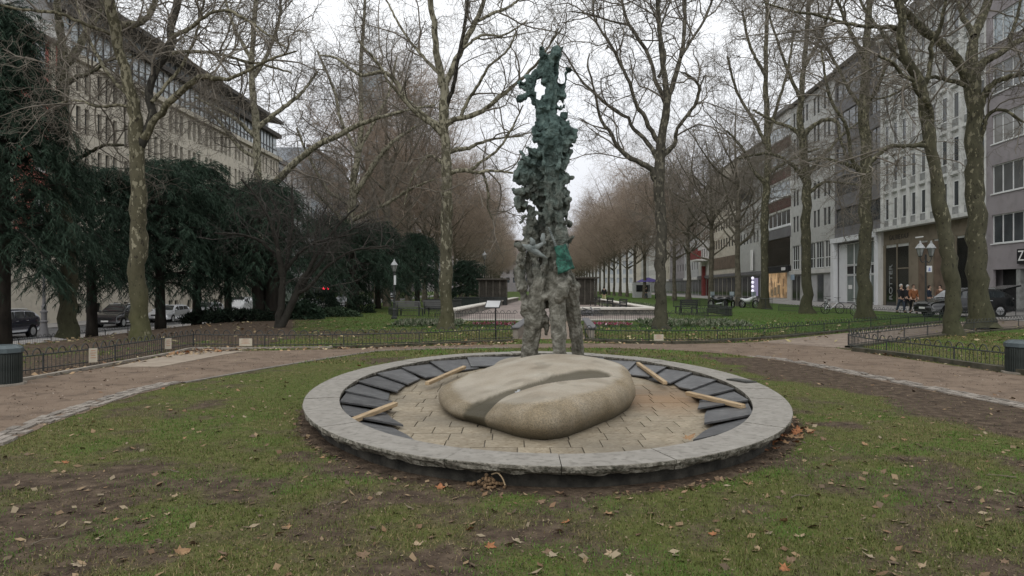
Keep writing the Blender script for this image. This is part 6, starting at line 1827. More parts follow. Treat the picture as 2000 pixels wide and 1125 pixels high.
bed('bedding_flowers', 3.35, 5.1, 30.4, 31.8, 1300, .15, [(.34, .05, .11), (.40, .10, .18), (.24, .04, .07), (.05, .08, .03), (.05, .08, .03), (.06, .09, .03), (.45, .32, .34)], 'pink and red bedding flowers right of the axis path', 'flower bed', 2)
bed('silver_plants', -5.0, -2.2, 30.0, 33, 2600, .26, SIL, 'pale silvery ground plants around the foot of the mottled plane tree', 'plants', 3)
bed('silver_plants', 5.8, 10.0, 29.8, 33.5, 3000, .26, SIL, 'pale silvery ground plants right of the slim plane tree', 'plants', 4)
bed('silver_plants', 8.0, 12.5, 60, 72, 1500, .3, SIL, 'pale plants on the lawn beyond the pool', 'plants', 5)
bed('ground_cover', -5.2, -.3, 29.2, 31.0, 1800, .10, GRN, 'low green ground cover in the left flower border', 'plants', 6)
bed('ground_cover', 3.0, 9, 29.0, 31.0, 1800, .10, GRN, 'low green ground cover in the right flower border', 'plants', 7)
# planter boxes beside the pool
for (x, y, lx, ly, m_, lab) in ((-5.0, 52, 2.6, .8, 'iron', 'long dark planter beside the pool, nearest the mottled plane tree'), (-3.9, 62, 2.2, .9, 'iron_green', 'green planter box beside the pool on the left'), (-2.6, 66, 4.2, .8, 'iron', 'long dark planter in front of the left trellis pavilion')):
    t = thing('planter', (x, y, 0), lab, 'planter', 'planters along the pool')
    q = MB(); q.box(-lx/2, lx/2, -ly/2, ly/2, .05, .75); q.box(-lx/2 - .05, lx/2 + .05, -ly/2 - .05, ly/2 + .05, .70, .78); q.build('box', M[m_], t)
    q = MB(); q.box(-lx/2 + .08, lx/2 - .08, -ly/2 + .08, ly/2 - .08, .781, .80); q.build('soil', M['dark_stone'], t)

# trellis pavilions at the end of the pool
def pavilion(x, y, w, h, lab):
    t = thing('trellis_pavilion', (x, y, 0), lab, 'pavilion', 'trellis pavilions at the pool end')
    M_ = M['trellis']
    n = 4
    for k in range(n + 1):
        for yy in (0, 2.4):
            q = MB(); q.box(w * k / n - .07, w * k / n + .07, yy - .07, yy + .07, 0, h); q.build('post', M_, t)
    q = MB(); q.box(-.3, w + .3, -.3, 2.7, h, h + .14); q.build('roof', M_, t)
    for k in range(n):
        q = MB(); x0 = w * k / n + .08; x1 = w * (k + 1) / n - .08; ww = x1 - x0; s_ = .16
        for i in range(int((ww + h) / s_)):
            for sg in (1, -1):
                # diagonal laths clipped to the panel
                c = i * s_
                a_ = (max(0, c - h), min(h, c)); b2 = (min(ww, c), max(0, c - ww))
                pa = Vector((a_[0], -.01 * sg, a_[1])); pb_ = Vector((b2[0], -.01 * sg, b2[1]))
                if sg < 0: pa.x = ww - pa.x; pb_.x = ww - pb_.x
                if (pb_ - pa).length > .05: q.tube([pa + Vector((x0, 0, 0)), pb_ + Vector((x0, 0, 0))], .028, 4, caps=False)
        q.build('lattice', M_, t)
    q = MB(); q.box(0, w, 2.3, 2.34, 0, h); q.build('back_panel', M_, t)
    return t
M['trellis'] = mat('grey_brown_timber', (.055, .05, .042), (.10, .09, .075), scale=3, rough=.9)
pavilion(-3.0, 66, 2.5, 2.35, 'left trellis pavilion at the pool end, beside the rounded yew')
pavilion(5.7, 67, 2.2, 2.5, 'right trellis pavilion at the pool end, right of the sculpture')

# ================================================================== LAMPS, BINS, BENCHES
M['lamp_glass'] = mat('frosted_lamp_glass', (.20, .21, .20), (.30, .31, .30), scale=4, rough=.3)
def lantern(t, x, z, s=1.0):
    q = MB(); q.lathe([(.07*s, 0), (.10*s, .02*s), (.09*s, .05*s)], 6, (x, 0, z)); o = q.build('lantern', M['iron'], t)
    q = MB(); q.lathe([(.10*s, .05*s), (.19*s, .42*s)], 6, (x, 0, z)); q.build('glass', M['lamp_glass'], o)
    q = MB()
    for k in range(6):
        a = 2 * PI * k / 6; q.tube([(x + math.cos(a)*.10*s, math.sin(a)*.10*s, z + .05*s), (x + math.cos(a)*.192*s, math.sin(a)*.192*s, z + .42*s)], .012*s, 4)
    q.build('frame', M['iron'], o)
    q = MB(); q.lathe([(.23*s, .42*s), (.21*s, .46*s), (.13*s, .58*s), (.06*s, .66*s), (.05*s, .70*s), (.02*s, .80*s)], 12, (x, 0, z)); q.build('cap', M['lamp_cap'], o)
    return o
M['lamp_cap'] = mat('pale_lamp_cap', (.30, .31, .31), (.42, .43, .43), scale=5, rough=.6)
def lamp(loc, h, lab, sign_=False, s=1.0):
    t = thing('street_lamp', loc, lab, 'street lamp')
    q = MB(); q.lathe([(.16, 0), (.16, .10), (.11, .14), (.10, .45), (.12, .48), (.075, .55), (.07, .8), (.085, .84), (.05, .9), (.045, h * .93), (.06, h * .95), (.045, h)], 10); q.build('post', M['iron'], t)
    lantern(t, 0, h, s)
    if sign_: q = MB(); q.box(-.01, .10, -.07, -.05, h * .73, h * .93); q.build('sticker_plate', M['white_paint'], t)
    return t
v = Vector(((770 - CX) / F * 37.0, 37.0, 0))
lamp(v, 2.42, 'single old fashioned lamp post with a glass lantern, in front of the yews', True, s=.85)
lamp((-3.4 + .1, 86, 0), 5.0, 'lantern of a lamp rising over the left trellis pavilion', s=1.3)
# twin lantern on the right
D = 40.5
t = thing('twin_lamp', ((1808 - CX) / F * D, D, 0), 'twin lantern lamp post with a blue and white sign, before the finned building', 'street lamp')
q = MB(); q.lathe([(.15, 0), (.15, .12), (.09, .2), (.08, .8), (.05, .9), (.045, 3.2), (.06, 3.3), (.045, 3.5)], 10); q.build('post', M['iron'], t)
for sg in (-1, 1):
    q = MB(); q.tube(resample([(0, 0, 3.15), (sg * .18, 0, 3.05), (sg * .30, 0, 3.2), (sg * .31, 0, 3.36)], 9), .025, 6); q.build('arm', M['iron'], t); lantern(t, sg * .31, 3.36, 1.15)
q = MB(); q.box(.02, .32, -.07, -.05, 2.5, 2.85); o = q.build('sign', M['white_paint'], t)
q = MB(); bl = mat('sign_blue', (.05, .12, .42))
q.box(.15, .20, -.078, -.072, 2.70, 2.75); q.box(.13, .17, -.078, -.072, 2.60, 2.69); q.box(.11, .15, -.0785, -.0725, 2.55, 2.60); q.box(.18, .22, -.078, -.072, 2.56, 2.63); q.box(.20, .25, -.0785, -.0725, 2.66, 2.69); q.build('emblem', bl, o)
# cast iron column by the left street
D = 40
t = thing('cast_iron_column', ((86 - CX) / F * D, D, tz((86 - CX) / F * D)), 'grey cast iron lamp column with flared base beside the dark car at the left', 'lamp column')
q = MB(); q.lathe([(.32, 0), (.32, .12), (.27, .16), (.24, .35), (.18, .7), (.15, .95), (.20, 1.0), (.20, 1.06), (.15, 1.1), (.15, 1.5), (.19, 1.53), (.19, 1.6), (.12, 1.65), (.13, 1.9), (.085, 2.0), (.075, 2.8), (.07, 4.2), (.06, 6.0)], 14); q.build('post', M['iron_grey'] if 'iron_grey' in M else M['dark_grey'], t, smooth=False); lantern(t, 0, 6.0, 1.5)
q = MB(); q.lathe([(.4, -.3), (.4, .0)], 12); q.build('foot', M['pool_side'], t)

M['bin_green'] = mat('ribbed_dark_green_bin', (.022, .028, .025), (.04, .046, .042), scale=5, rough=.6)
M['bin_lid'] = mat('bin_lid', (.05, .065, .07), (.075, .095, .10), scale=4, rough=.35)
def bin_(loc, lab, r_=.27, h=.66):
    t = thing('litter_bin', loc, lab, 'litter bin', 'litter bins beside the path')
    q = MB(); q.lathe([(r_ * .93, .03), (r_ * .95, h - .14)], 36); q.build('body', M['bin_green'], t)
    q = MB(); q.box(-.008, .008, -.012, .012, .03, h - .14); rib = q.mesh('rib', M['bin_green'])
    for k in range(48):
        a = 2 * PI * k / 48; link('rib', rib, t, (math.cos(a) * r_ * .955, math.sin(a) * r_ * .955, 0), (0, 0, a + PI / 2))
    q = MB(); q.lathe([(r_ * .98, h - .14), (r_ * 1.1, h - .12), (r_ * 1.08, h - .05), (r_ * .8, h), (r_ * .76, h)], 8); q.build('lid', M['bin_lid'], t)
    q = MB(); q.lathe([(r_ * 1.25, 0), (r_ * 1.25, .035)], 8); q.build('base_slab', M['kerb'], t)
bin_(G(6, 752), 'dark green ribbed litter bin at the left edge of the picture, on the left path')
bin_(G(1997, 729), 'dark green ribbed litter bin at the right edge, by the right-hand bed', r_=.28, h=.62)

def bench(loc, rz, lab, m_='iron', group='park benches'):
    t = thing('bench', loc, lab, 'bench', group, rz)
    for k in range(4): q = MB(); q.box(-.8, .8, -.2 + k * .11, -.11 + k * .11, .42, .45); q.build('seat_slat', M[m_], t)
    for k in range(3): q = MB(); q.box(-.8, .8, .25 + k * .02, .28 + k * .02, .52 + k * .12, .61 + k * .12); q.build('back_slat', M[m_], t)
    for x in (-.7, .7):
        q = MB(); q.box(x - .03, x + .03, -.2, .26, .38, .419); q.box(x - .03, x + .03, -.2, -.14, 0, .38); q.box(x - .03, x + .03, .22, .30, 0, .82); q.build('leg', M['iron'], t)
    return t
for i, (x, y) in enumerate(((7.3, 50), (7.2, 56), (7.0, 62.5), (6.9, 70))):
    bench((x + .2, y, 0), R(-80), ['dark bench right of the pool, nearest of the receding four', 'dark bench right of the pool, second of the receding four', 'dark bench right of the pool, third of the receding four', 'dark bench right of the pool, farthest of the receding four'][i], group='benches right of the pool')
bench((-5.9, 41.6, 0), R(160), 'bench inside the curved fence left of the pool, nearest the lamp post', 'dark_grey', 'benches left of the pool')
bench((-4.6, 43.6, 0), R(150), 'bench inside the curved fence left of the pool, nearest the mottled plane tree', 'dark_grey', 'benches left of the pool')
bench((10.9, 45, 0), R(-60), 'bench behind the dark curved fence on the right', 'iron', None)

# traffic light showing red
t = thing('traffic_light', ((637 - CX) / F * 66, 66, -1.2), 'traffic light showing red, beyond the clipped bush', 'traffic light')
q = MB(); q.tube([(0, 0, 0), (0, 0, 3.2)], .06, 8); q.build('post', M['iron'], t)
for dx in (-.16, .22):
    q = MB(); q.box(dx - .15, dx + .15, -.12, .1, 1.9 + .45, 2.95 + .0); o = q.build('housing', M['black'], t)
    q = MB(); q.ball((dx, -.13, 2.78), .12, 10, 6, (1, .3, 1)); q.build('red_lamp', emit_mat('red_signal', (1.0, .03, .06), 4.0), o)
    q = MB(); q.ball((dx, -.13, 2.5), .09, 10, 6, (1, .3, 1)); q.build('dark_lamp', M['glass_dark'], o)

# ================================================================== VEHICLES
def paint(n, c, rough=.25, metal=.0):
    m_, nt_, b_ = new_mat(n); b_.inputs['Base Color'].default_value = c4(c); b_.inputs['Roughness'].default_value = rough; b_.inputs['Metallic'].default_value = metal
    b_.inputs['Coat Weight'].default_value = .6; b_.inputs['Coat Roughness'].default_value = .08; M[n] = m_; return m_
paint('car_navy', (.010, .014, .028)); paint('car_blackblue', (.009, .010, .013)); paint('car_silver', (.42, .43, .45), .3, .3); paint('car_white', (.62, .63, .64), .3); paint('car_black', (.006, .007, .007)); paint('car_grey', (.12, .125, .13), .3, .2)
M['car_glass'] = mat('car_glass', (.015, .019, .021), (.025, .03, .032), scale=.8, rough=.05, spec=.8)
M['head_glass'] = mat('headlamp_glass', (.5, .52, .54), (.65, .67, .68), scale=6, rough=.15, spec=.6)
M['tail_red'] = mat('tail_lamp_red', (.25, .012, .012), (.32, .02, .02), scale=6, rough=.2)
M['plate'] = mat('number_plate', (.62, .62, .60), (.68, .68, .66), scale=8)
def car(loc, rz, lab, pm, kind='suv', L=4.5, Wd=1.84, Hh=1.66, group='cars parked along the left street', open_hatch=False, lit=False):
    t = thing('parked_car', loc, lab, 'car', group, rz)
    hl = L / 2; w = Wd / 2
    if kind == 'van': prof = [(hl, .35, .78, .78), (hl - .1, .25, 1.0, 1.0), (hl - .75, .22, 1.16, 1.2), (hl - 1.15, .22, 1.18, 1.55), (hl - 1.75, .22, 1.2, Hh), (0, .22, 1.2, Hh + .03), (-hl + .3, .22, 1.2, Hh), (-hl + .05, .25, 1.15, Hh - .12), (-hl, .4, 1.0, 1.2)]
    elif kind == 'estate': prof = [(hl, .36, .62, .62), (hl - .1, .24, .76, .76), (hl - .95, .2, .92, .93), (hl - 1.15, .2, .95, 1.0), (hl - 1.75, .2, .97, Hh - .06), (0, .2, .98, Hh), (-hl + .9, .2, 1.0, Hh - .03), (-hl + .45, .22, 1.0, Hh - .16), (-hl + .06, .26, .98, 1.05), (-hl, .4, .85, .86)]
    else: prof = [(hl, .40, .72, .72), (hl - .1, .27, .90, .90), (hl - .85, .24, 1.04, 1.06), (hl - 1.1, .24, 1.07, 1.14), (hl - 1.75, .24, 1.09, Hh - .08), (.1, .24, 1.1, Hh), (-hl + 1.0, .24, 1.12, Hh - .04), (-hl + .5, .26, 1.12, Hh - .2), (-hl + .1, .3, 1.08, 1.16), (-hl, .45, .92, .94)]
    # closer stations by interpolation
    pr = resample([[a, b2, c, d] for a, b2, c, d in prof], 40)
    secs = []
    for x, zb, zbelt, zr in pr:
        e = abs(x) / hl; wb = w * (1 - .10 * max(0, (e - .78) / .22) ** 2); up = max(0, zr - zbelt); wr = wb * (1 - .17 * min(1, up / .5))
        wr = max(wr, .2)
        secs.append([(x, -wb * .86, zb), (x, -wb * .98, zb + .12), (x, -wb, (zb + zbelt) / 2 + .05), (x, -wb * .96, zbelt), (x, -wr, zbelt + up * .86), (x, -wr * .86, zbelt + up * .99), (x, 0, zbelt + up * 1.0 + .015), (x, wr * .86, zbelt + up * .99), (x, wr, zbelt + up * .86), (x, wb * .96, zbelt), (x, wb, (zb + zbelt) / 2 + .05), (x, wb * .98, zb + .12), (x, wb * .86, zb)])
    q = MB(); q.loft(secs); body = q.build('body', M[pm], t, smooth=True)
    bevel(body, .012, 1)
    # glass: side windows, windscreen and rear screen sit a little proud of the shell
    def sec_at(x):
        xs_ = pr[::-1, 0]; return [np.interp(x, xs_, pr[::-1, k]) for k in (1, 2, 3)]
    def side_pt(x, f, sg):
        zb, zbelt, zr = sec_at(x); e = abs(x) / hl; wb = w * (1 - .10 * max(0, (e - .78) / .22) ** 2); up = max(0, zr - zbelt); wr = wb * (1 - .17 * min(1, up / .5))
        a_ = Vector((x, sg * wb * .96, zbelt)); b2 = Vector((x, sg * wr, zbelt + up * .86)); p = a_ + (b2 - a_) * f; p.y += sg * .012; return p
    xf = {'van': hl - 1.2, 'estate': hl - 1.2, 'suv': hl - 1.15}[kind]; xb = -hl + (.55 if kind != 'van' else 1.9)
    xm1 = xf - (xf - xb) * .36; xm2 = xf - (xf - xb) * .68
    for sg in (-1, 1):
        for (xa, xc, nm) in ((xf - .12, xm1 + .04, 'side_window'), (xm1 - .04, xm2 + .04, 'side_window'), (xm2 - .04, xb, 'side_window')):
            if kind == 'van' and xc == xb: continue
            q = MB(); n = 6; top, bot = [], []
            for i in range(n + 1):
                x = xa + (xc - xa) * i / n; bot.append(side_pt(x, .10, sg)); top.append(side_pt(x, .90, sg))
            for i in range(n): q.quad(*( (bot[i], bot[i+1], top[i+1], top[i]) if sg > 0 else (top[i], top[i+1], bot[i+1], bot[i])))
            q.build(nm, M['car_glass'], t)
    def screen(xa, xc, nm):
        q = MB(); n = 6; rws = []
        for i in range(n + 1):
            x = xa + (xc - xa) * i / n; zb, zbelt, zr = sec_at(x); up = max(0, zr - zbelt); wr = w * (1 - .17 * min(1, up / .5)) * .84
            off = .02
            rws.append([Vector((x + (off if xa > 0 else -off), -wr, zbelt + up * .99 + off)), Vector((x + (off if xa > 0 else -off), 0, zbelt + up + .015 + off)), Vector((x + (off if xa > 0 else -off), wr, zbelt + up * .99 + off))])
        for i in range(n):
            for j in range(2): q.quad(rws[i][j], rws[i][j+1], rws[i+1][j+1], rws[i+1][j])
        return q.build(nm, M['car_glass'], t, smooth=True)
    screen(xf + .02, xf - .55, 'windscreen')
    if kind != 'van': screen(-hl + .14, -hl + .52, 'rear_screen')
    # wheels
    r_ = .345 if kind != 'estate' else .32
    for x in (hl - .88, -hl + .86):
        for sg in (-1, 1):
            Mw = Matrix.Translation((x, sg * (w - .10), r_)) @ Matrix.Rotation(R(90), 4, 'X')
            q = MB(); q.lathe([(r_ * .7, -.11), (r_ * .96, -.10), (r_, -.05), (r_, .05), (r_ * .96, .10), (r_ * .7, .11)], 18, M=Mw); wh = q.build('wheel', M['black'], t)
            q = MB(); q.lathe([(.02, -.112), (r_ * .68, -.118)], 18, M=Mw); q.lathe([(.02, .112), (r_ * .68, .118)], 18, M=Mw)
            for k in range(5):
                for zz in (-.122, .122):
                    q.box(-.03, .03, .05, r_ * .66, zz - .008, zz + .008, Mw @ Matrix.Rotation(2 * PI * k / 5, 4, 'Z'))
            q.build('rim', M['steel'], wh)
            q = MB(); q.lathe([(r_ * 1.02, -.112), (r_ * 1.16, -.112)], 18, M=Mw); q.lathe([(r_ * 1.02, .112), (r_ * 1.16, .112)], 18, M=Mw); q.build('wheel_arch', M['black'], t)
    zl = sec_at(hl - .12)[1]
    for sg in (-1, 1):
        q = MB(); q.ball((hl - .16, sg * (w * .70), zl - .10), .17, 10, 6, (.75, 1.15, .48)); q.build('headlight', M['head_glass'] if not lit else emit_mat('lit_headlamp', (1, 1, .95), 6), t, smooth=True)
        q = MB(); q.ball((-hl + .12, sg * (w * .80), sec_at(-hl + .15)[1] - .16), .15, 8, 6, (.6, .7, .9)); q.build('tail_light', M['tail_red'], t, smooth=True)
        q = MB(); q.ball((xf - .12, sg * (w + .06), sec_at(xf - .1)[1] + .10), .10, 8, 6, (.6, 1, .75)); q.build('mirror', M[pm], t, smooth=True)
        q = MB(); q.tube([(xf - .85, sg * w * .70, Hh + .03), (xb + .4, sg * w * .70, Hh + .01)], .018, 5)
        if kind != 'van': q.build('roof_rail', M['steel'], t)
        for x in (xm1 - .1, xm2 - .1): q = MB(); q.box(x - .09, x + .09, sg * (w + .004) - .012, sg * (w + .004) + .012, sec_at(x)[1] - .13, sec_at(x)[1] - .10); q.build('door_handle', M['steel'], t)
    q = MB(); q.box(hl - .03, hl + .015, -.26, .26, .42, .53); q.build('number_plate', M['plate'], t)
    q = MB(); q.box(hl - .08, hl + .005, -w * .55, w * .55, .58, .70); q.build('grille', M['black'], t)
    q = MB(); q.box(hl - .14, hl + .002, -w * .8, w * .8, .26, .38); q.build('bumper_intake', M['black'], t)
    if open_hatch:
        Mx = Matrix.Translation((-hl + .55, 0, Hh - .06)) @ Matrix.Rotation(R(12), 4, 'Y'); q = MB(); q.box(-1.05, 0, -w * .78, w * .78, -.03, .04, Mx); q.build('open_hatch', M[pm], t)
    return t
zr_ = -1.292
def cpos(px, D): return ((px - CX) / F * D, D, zr_)
car(cpos(2, 41.0), R(-88.3), 'navy car cut by the left edge, beside the cast iron column', 'car_navy')
car((-29.6, 54.2, zr_), R(-88.3), 'black sport utility car facing the viewer, behind the dark stemmed tree', 'car_blackblue', Hh=1.68)
car((-29.4, 61.5, zr_), R(-88.3), 'silver grey car half hidden behind the forked plane tree', 'car_silver', kind='estate', Hh=1.45)
car((-30.2, 71.0, zr_), R(-88.3), 'silver estate car parked behind the yew trunks', 'car_silver', kind='estate', Hh=1.48)
car((-30.4, 80.5, zr_), R(-88.3), 'white van facing the viewer between yew trunks', 'car_white', kind='van', L=4.75, Hh=1.88)
car((-28.0, 98, zr_), R(-88.3), 'white car beyond the small many-stemmed tree', 'car_white', kind='estate', Hh=1.45)
car((-25.6, 108, zr_), R(-88.3), 'dark car behind the clipped bush', 'car_black', kind='suv', Hh=1.6)
car((-21.5, 128, zr_ + .9), R(-88.3), 'distant dark car with headlights lit, behind the lamp post', 'car_grey', lit=True, group=None)
car((24.9, 39.6, .04), R(182), 'black car with raised tailgate behind the thick trunk at the right', 'car_black', kind='estate', Hh=1.52, L=4.6, open_hatch=True, group=None)

# bicycles and motorcycles by the promenade
def bike(loc, rz, lab, motor=False, pale=False, group=None):
    t = thing('motorcycle' if motor else 'bicycle', loc, lab, 'motorcycle' if motor else 'bicycle', group, rz)
    r_ = .33 if not motor else .3; wb = .53 if not motor else .68
    for x in (-wb, wb):
        Mw = Matrix.Translation((x, 0, r_)) @ Matrix.Rotation(R(90), 4, 'X')
        q = MB(); a = [(math.cos(2 * PI * k / 18) * r_, 0, math.sin(2 * PI * k / 18) * r_) for k in range(19)]
        q.tube([Vector(p) + Vector((x, 0, r_)) for p in a], .02 if not motor else .065, 6, caps=False); wh = q.build('wheel', M['black'], t)
        q = MB()
        for k in range(8): q.tube([(x, 0, r_), (x + math.cos(2*PI*k/8)*r_, 0, r_ + math.sin(2*PI*k/8)*r_)], .004 if not motor else .014, 3, caps=False)
        q.build('spokes', M['steel'], wh)
    fm = M['steel'] if not motor else (M['car_white'] if pale else M['car_black'])
    q = MB()
    if not motor:
        for a, b2 in (((-wb, r_), (-.1, r_ - .02)), ((-.1, r_ - .02), (-.22, .78)), ((-.2, .75), (.38, .80)), ((-.1, r_), (.40, .72)), ((-wb, r_), (-.2, .72)), ((wb, r_), (.36, .92))): q.tube([(a[0], 0, a[1]), (b2[0], 0, b2[1])], .018, 5)
        q.build('frame', fm, t); q = MB(); q.tube([(.34, -.28, 1.0), (.36, 0, .98), (.34, .28, 1.0)], .014, 5); q.build('handlebar', M['black'], t); q = MB(); q.ball((-.24, 0, .86), .11, 8, 5, (1.2, .7, .3)); q.build('saddle', M['black'], t)
    else:
        q.loft([[(x, math.cos(2*PI*k/8) * w_, z + math.sin(2*PI*k/8) * h_) for k in range(8)] for x, z, w_, h_ in ((-.85, .72, .06, .05), (-.6, .7, .16, .14), (-.25, .58, .2, .2), (.15, .62, .2, .22), (.4, .78, .18, .18), (.6, .86, .08, .1))]); q.build('body', fm, t, smooth=True)
        q = MB(); q.ball((-.35, 0, .80), .2, 8, 5, (1.9, .75, .4)); q.build('seat', M['black'], t); q = MB(); q.tube([(wb, 0, r_), (.48, 0, .95)], .04, 6); q.build('fork', M['steel'], t); q = MB(); q.tube([(.42, -.34, 1.03), (.46, 0, 1.0), (.42, .34, 1.03)], .018, 5); q.build('handlebar', M['black'], t)
        q = MB(); q.ball((.62, 0, .88), .1, 8, 6); q.build('headlight', M['head_glass'], t); q = MB(); q.box(.45, .56, -.18, .18, .95, 1.3); q.build('windshield', M['glass_sky'], t)
        q = MB(); q.tube([(-.1, .2, .32), (-.75, .22, .4)], .05, 6); q.build('exhaust', M['steel'], t)
    return t
BG = 'two-wheelers parked by the promenade'
bike((17.6, 58, 0), R(50), 'dark motorcycle between the slim trunks, left of the pale scooter', True, group=BG)
bike((19.0, 57.5, 0), R(-60), 'pale scooter parked in front of the cool lit shop', True, True, BG)
bike((16.6, 58, 0), R(120), 'dark scooter parked beyond the bright lawn, leftmost of the row', True, group=BG)
bike((19.9, 44.5, 0), R(15), 'bicycle leaning at the fence before the white portal shop', group=BG)
bike((19.7, 40.6, 0), R(100), 'bicycle half hidden behind the tall straight olive plane tree', group=BG)
bike((21.9, 50, .03), R(60), 'bicycle standing before the grey shop front with slim windows', group=BG)

# ================================================================== PEOPLE
def person(loc, rz, h, lab, jacket, trousers, hair, pose='walk', group=None, skirt=False):
    t = thing('person', loc, lab, 'person', group, rz)
    s = h / 1.75
    st = {'walk': .20, 'stand': .05}[pose]
    def skin(name, joints, edges, root, m_, sub=2):
        me = bpy.data.meshes.new(name); me.from_pydata([Vector(j[0]) * s for j in joints], edges, []); me.materials.append(m_)
        o = link(name, me, t); md = o.modifiers.new('skin', 'SKIN'); md.use_smooth_shade = True
        for i, j in enumerate(joints): me.skin_vertices[0].data[i].radius = (j[1] * s, j[2] * s if len(j) > 2 else j[1] * s)
        for i in range(len(joints)): me.skin_vertices[0].data[i].use_root = (i == root)
        sb2 = o.modifiers.new('sub', 'SUBSURF'); sb2.levels = sub - 1; sb2.render_levels = sub - 1
        return o
    # facing -y; x to the figure's left
    ja = [((0, 0, .95), .13, .10), ((0, 0, 1.18), .12, .09), ((0, .01, 1.40), .14, .09), ((0, 0, 1.50), .055), ((0, -.015, 1.56), .06), ((0, -.02, 1.64), .088, .10), ((0, -.01, 1.72), .07),
          ((.19, .01, 1.40), .06), ((.25, st * .5, 1.14), .045), ((.24, st * .2 - .12, .92), .034), ((.235, -.16, .84), .026), ((-.19, .01, 1.40), .06), ((-.25, -st * .5, 1.14), .045), ((-.24, -st * .7 - .1, .92), .034), ((-.235, -st - .12, .84), .026),
          ((.10, 0, .90), .09), ((.10, -st * .6, .50), .06), ((.10, -st * .9 + .02, .10), .042), ((.10, -st * .9 - .12, .05), .034), ((-.10, 0, .90), .09), ((-.10, st * .5, .50), .06), ((-.10, st * 1.3, .12), .042), ((-.10, st * 1.3 - .12, .05), .034)]
    ed = [(0, 1), (1, 2), (2, 3), (3, 4), (4, 5), (5, 6), (2, 7), (7, 8), (8, 9), (9, 10), (2, 11), (11, 12), (12, 13), (13, 14), (0, 15), (15, 16), (16, 17), (17, 18), (0, 19), (19, 20), (20, 21), (21, 22)]
    body = skin('body', ja, ed, 0, M['skin'])
    jj = [((0, 0, .84), .185, .145), ((0, 0, 1.0), .17, .135), ((0, 0, 1.2), .165, .13), ((0, .01, 1.38), .17, .125), ((0, 0, 1.47), .08, .075), ((.20, .01, 1.39), .085), ((.255, st * .5, 1.14), .07), ((.245, st * .2 - .1, .95), .055), ((-.20, .01, 1.39), .085), ((-.255, -st * .5, 1.14), .07), ((-.245, -st * .6 - .08, .95), .055)]
    skin('jacket', jj, [(0, 1), (1, 2), (2, 3), (3, 4), (3, 5), (5, 6), (6, 7), (3, 8), (8, 9), (9, 10)], 2, jacket)
    tt = [((0, 0, .92), .15, .12), ((.10, -.0, .80), .105), ((.10, -st * .6, .50), .08), ((.10, -st * .9 + .02, .09), .065), ((-.10, .0, .80), .105), ((-.10, st * .5, .50), .08), ((-.10, st * 1.3, .11), .065)]
    skin('trousers', tt, [(0, 1), (1, 2), (2, 3), (0, 4), (4, 5), (5, 6)], 0, trousers)
    for x, y in ((.10, -st * .9), (-.10, st * 1.3)):
        q = MB(); q.ball((x * s, (y - .06) * s, .045 * s), .1 * s, 8, 6, (.5, 1.4, .5)); q.build('shoe', M['black'], t, smooth=True)
    q = MB(); q.ball((0, .012 * s, 1.665 * s), .108 * s, 12, 8, (.92, 1.05, 1.08)); q.v = [(x, y, z) if not (y < -.045 * s and z < 1.70 * s) else (x * .8, -.045 * s, z) for x, y, z in q.v]; q.build('hair', hair, t, smooth=True)
    q = MB()
    for sg in (-1, 1): q.ball((sg * .035 * s, -.105 * s, 1.655 * s), .011 * s, 6, 4)
    q.build('eye', M['black'], t)
    q = MB(); q.ball((0, -.118 * s, 1.62 * s), .016 * s, 6, 5, (.8, 1, 1.3)); q.build('nose', M['skin'], t)
    return t
cloth = lambda n, a: mat(n, tuple(x * .75 for x in a), a, scale=9, rough=.9, bump=.2)
cb, co, cd, cn, cbr = cloth('black_cloth', (.018, .018, .02)), cloth('orange_cloth', (.25, .10, .045)), cloth('denim', (.06, .075, .10)), cloth('navy_cloth', (.02, .028, .045)), cloth('brown_cloth', (.15, .085, .055))
cg = cloth('grey_cloth', (.14, .14, .14)); cy = cloth('pale_trousers', (.45, .40, .25)); hw, hb_, hd = mat('white_hair', (.45, .44, .42)), mat('brown_hair', (.05, .032, .022)), mat('dark_hair', (.02, .016, .013))
PG = 'people on the promenade'
pp_ = lambda px, D, z=.03: ((px - CX) / F * D, D, z)
person(pp_(1760, 45.5), R(15), 1.80, 'person in a black jacket and blue jeans, leftmost of the group on the promenade', cb, cd, hw, group=PG)
person(pp_(1773, 47.5), R(10), 1.76, 'person in black with a white collar, between black jacket and orange jacket', cb, cb, hw, group=PG)
person(pp_(1784, 44.5), R(-8), 1.78, 'person in an orange jacket and black trousers walking on the promenade', co, cb, hb_, group=PG)
person(pp_(1815, 48.5), R(40), 1.74, 'person in a dark navy coat standing under the twin lamp', cn, cb, hd, 'stand', PG)
person(pp_(1836, 49), R(-60), 1.76, 'person in a brown jacket standing left of the leaning tree', cbr, cg, hd, 'stand', PG)
person(pp_(1180, 76, 0), R(180), 1.75, 'distant person in a black jacket and pale trousers walking beyond the benches', cb, cy, hd)
person(pp_(1262, 105, 0), R(60), 1.75, 'distant person in dark clothes near the purple parasol', cb, cd, hd, group='distant people by the shops')
person(pp_(1281, 96, 0), R(-60), 1.72, 'distant person in a pale jacket left of the slim plane tree', cg, cb, hb_, group='distant people by the shops')
person(pp_(1345, 83, 0), R(20), 1.76, 'distant person in dark clothes between the promenade trunks', cb, cb, hd, group='distant people by the shops')
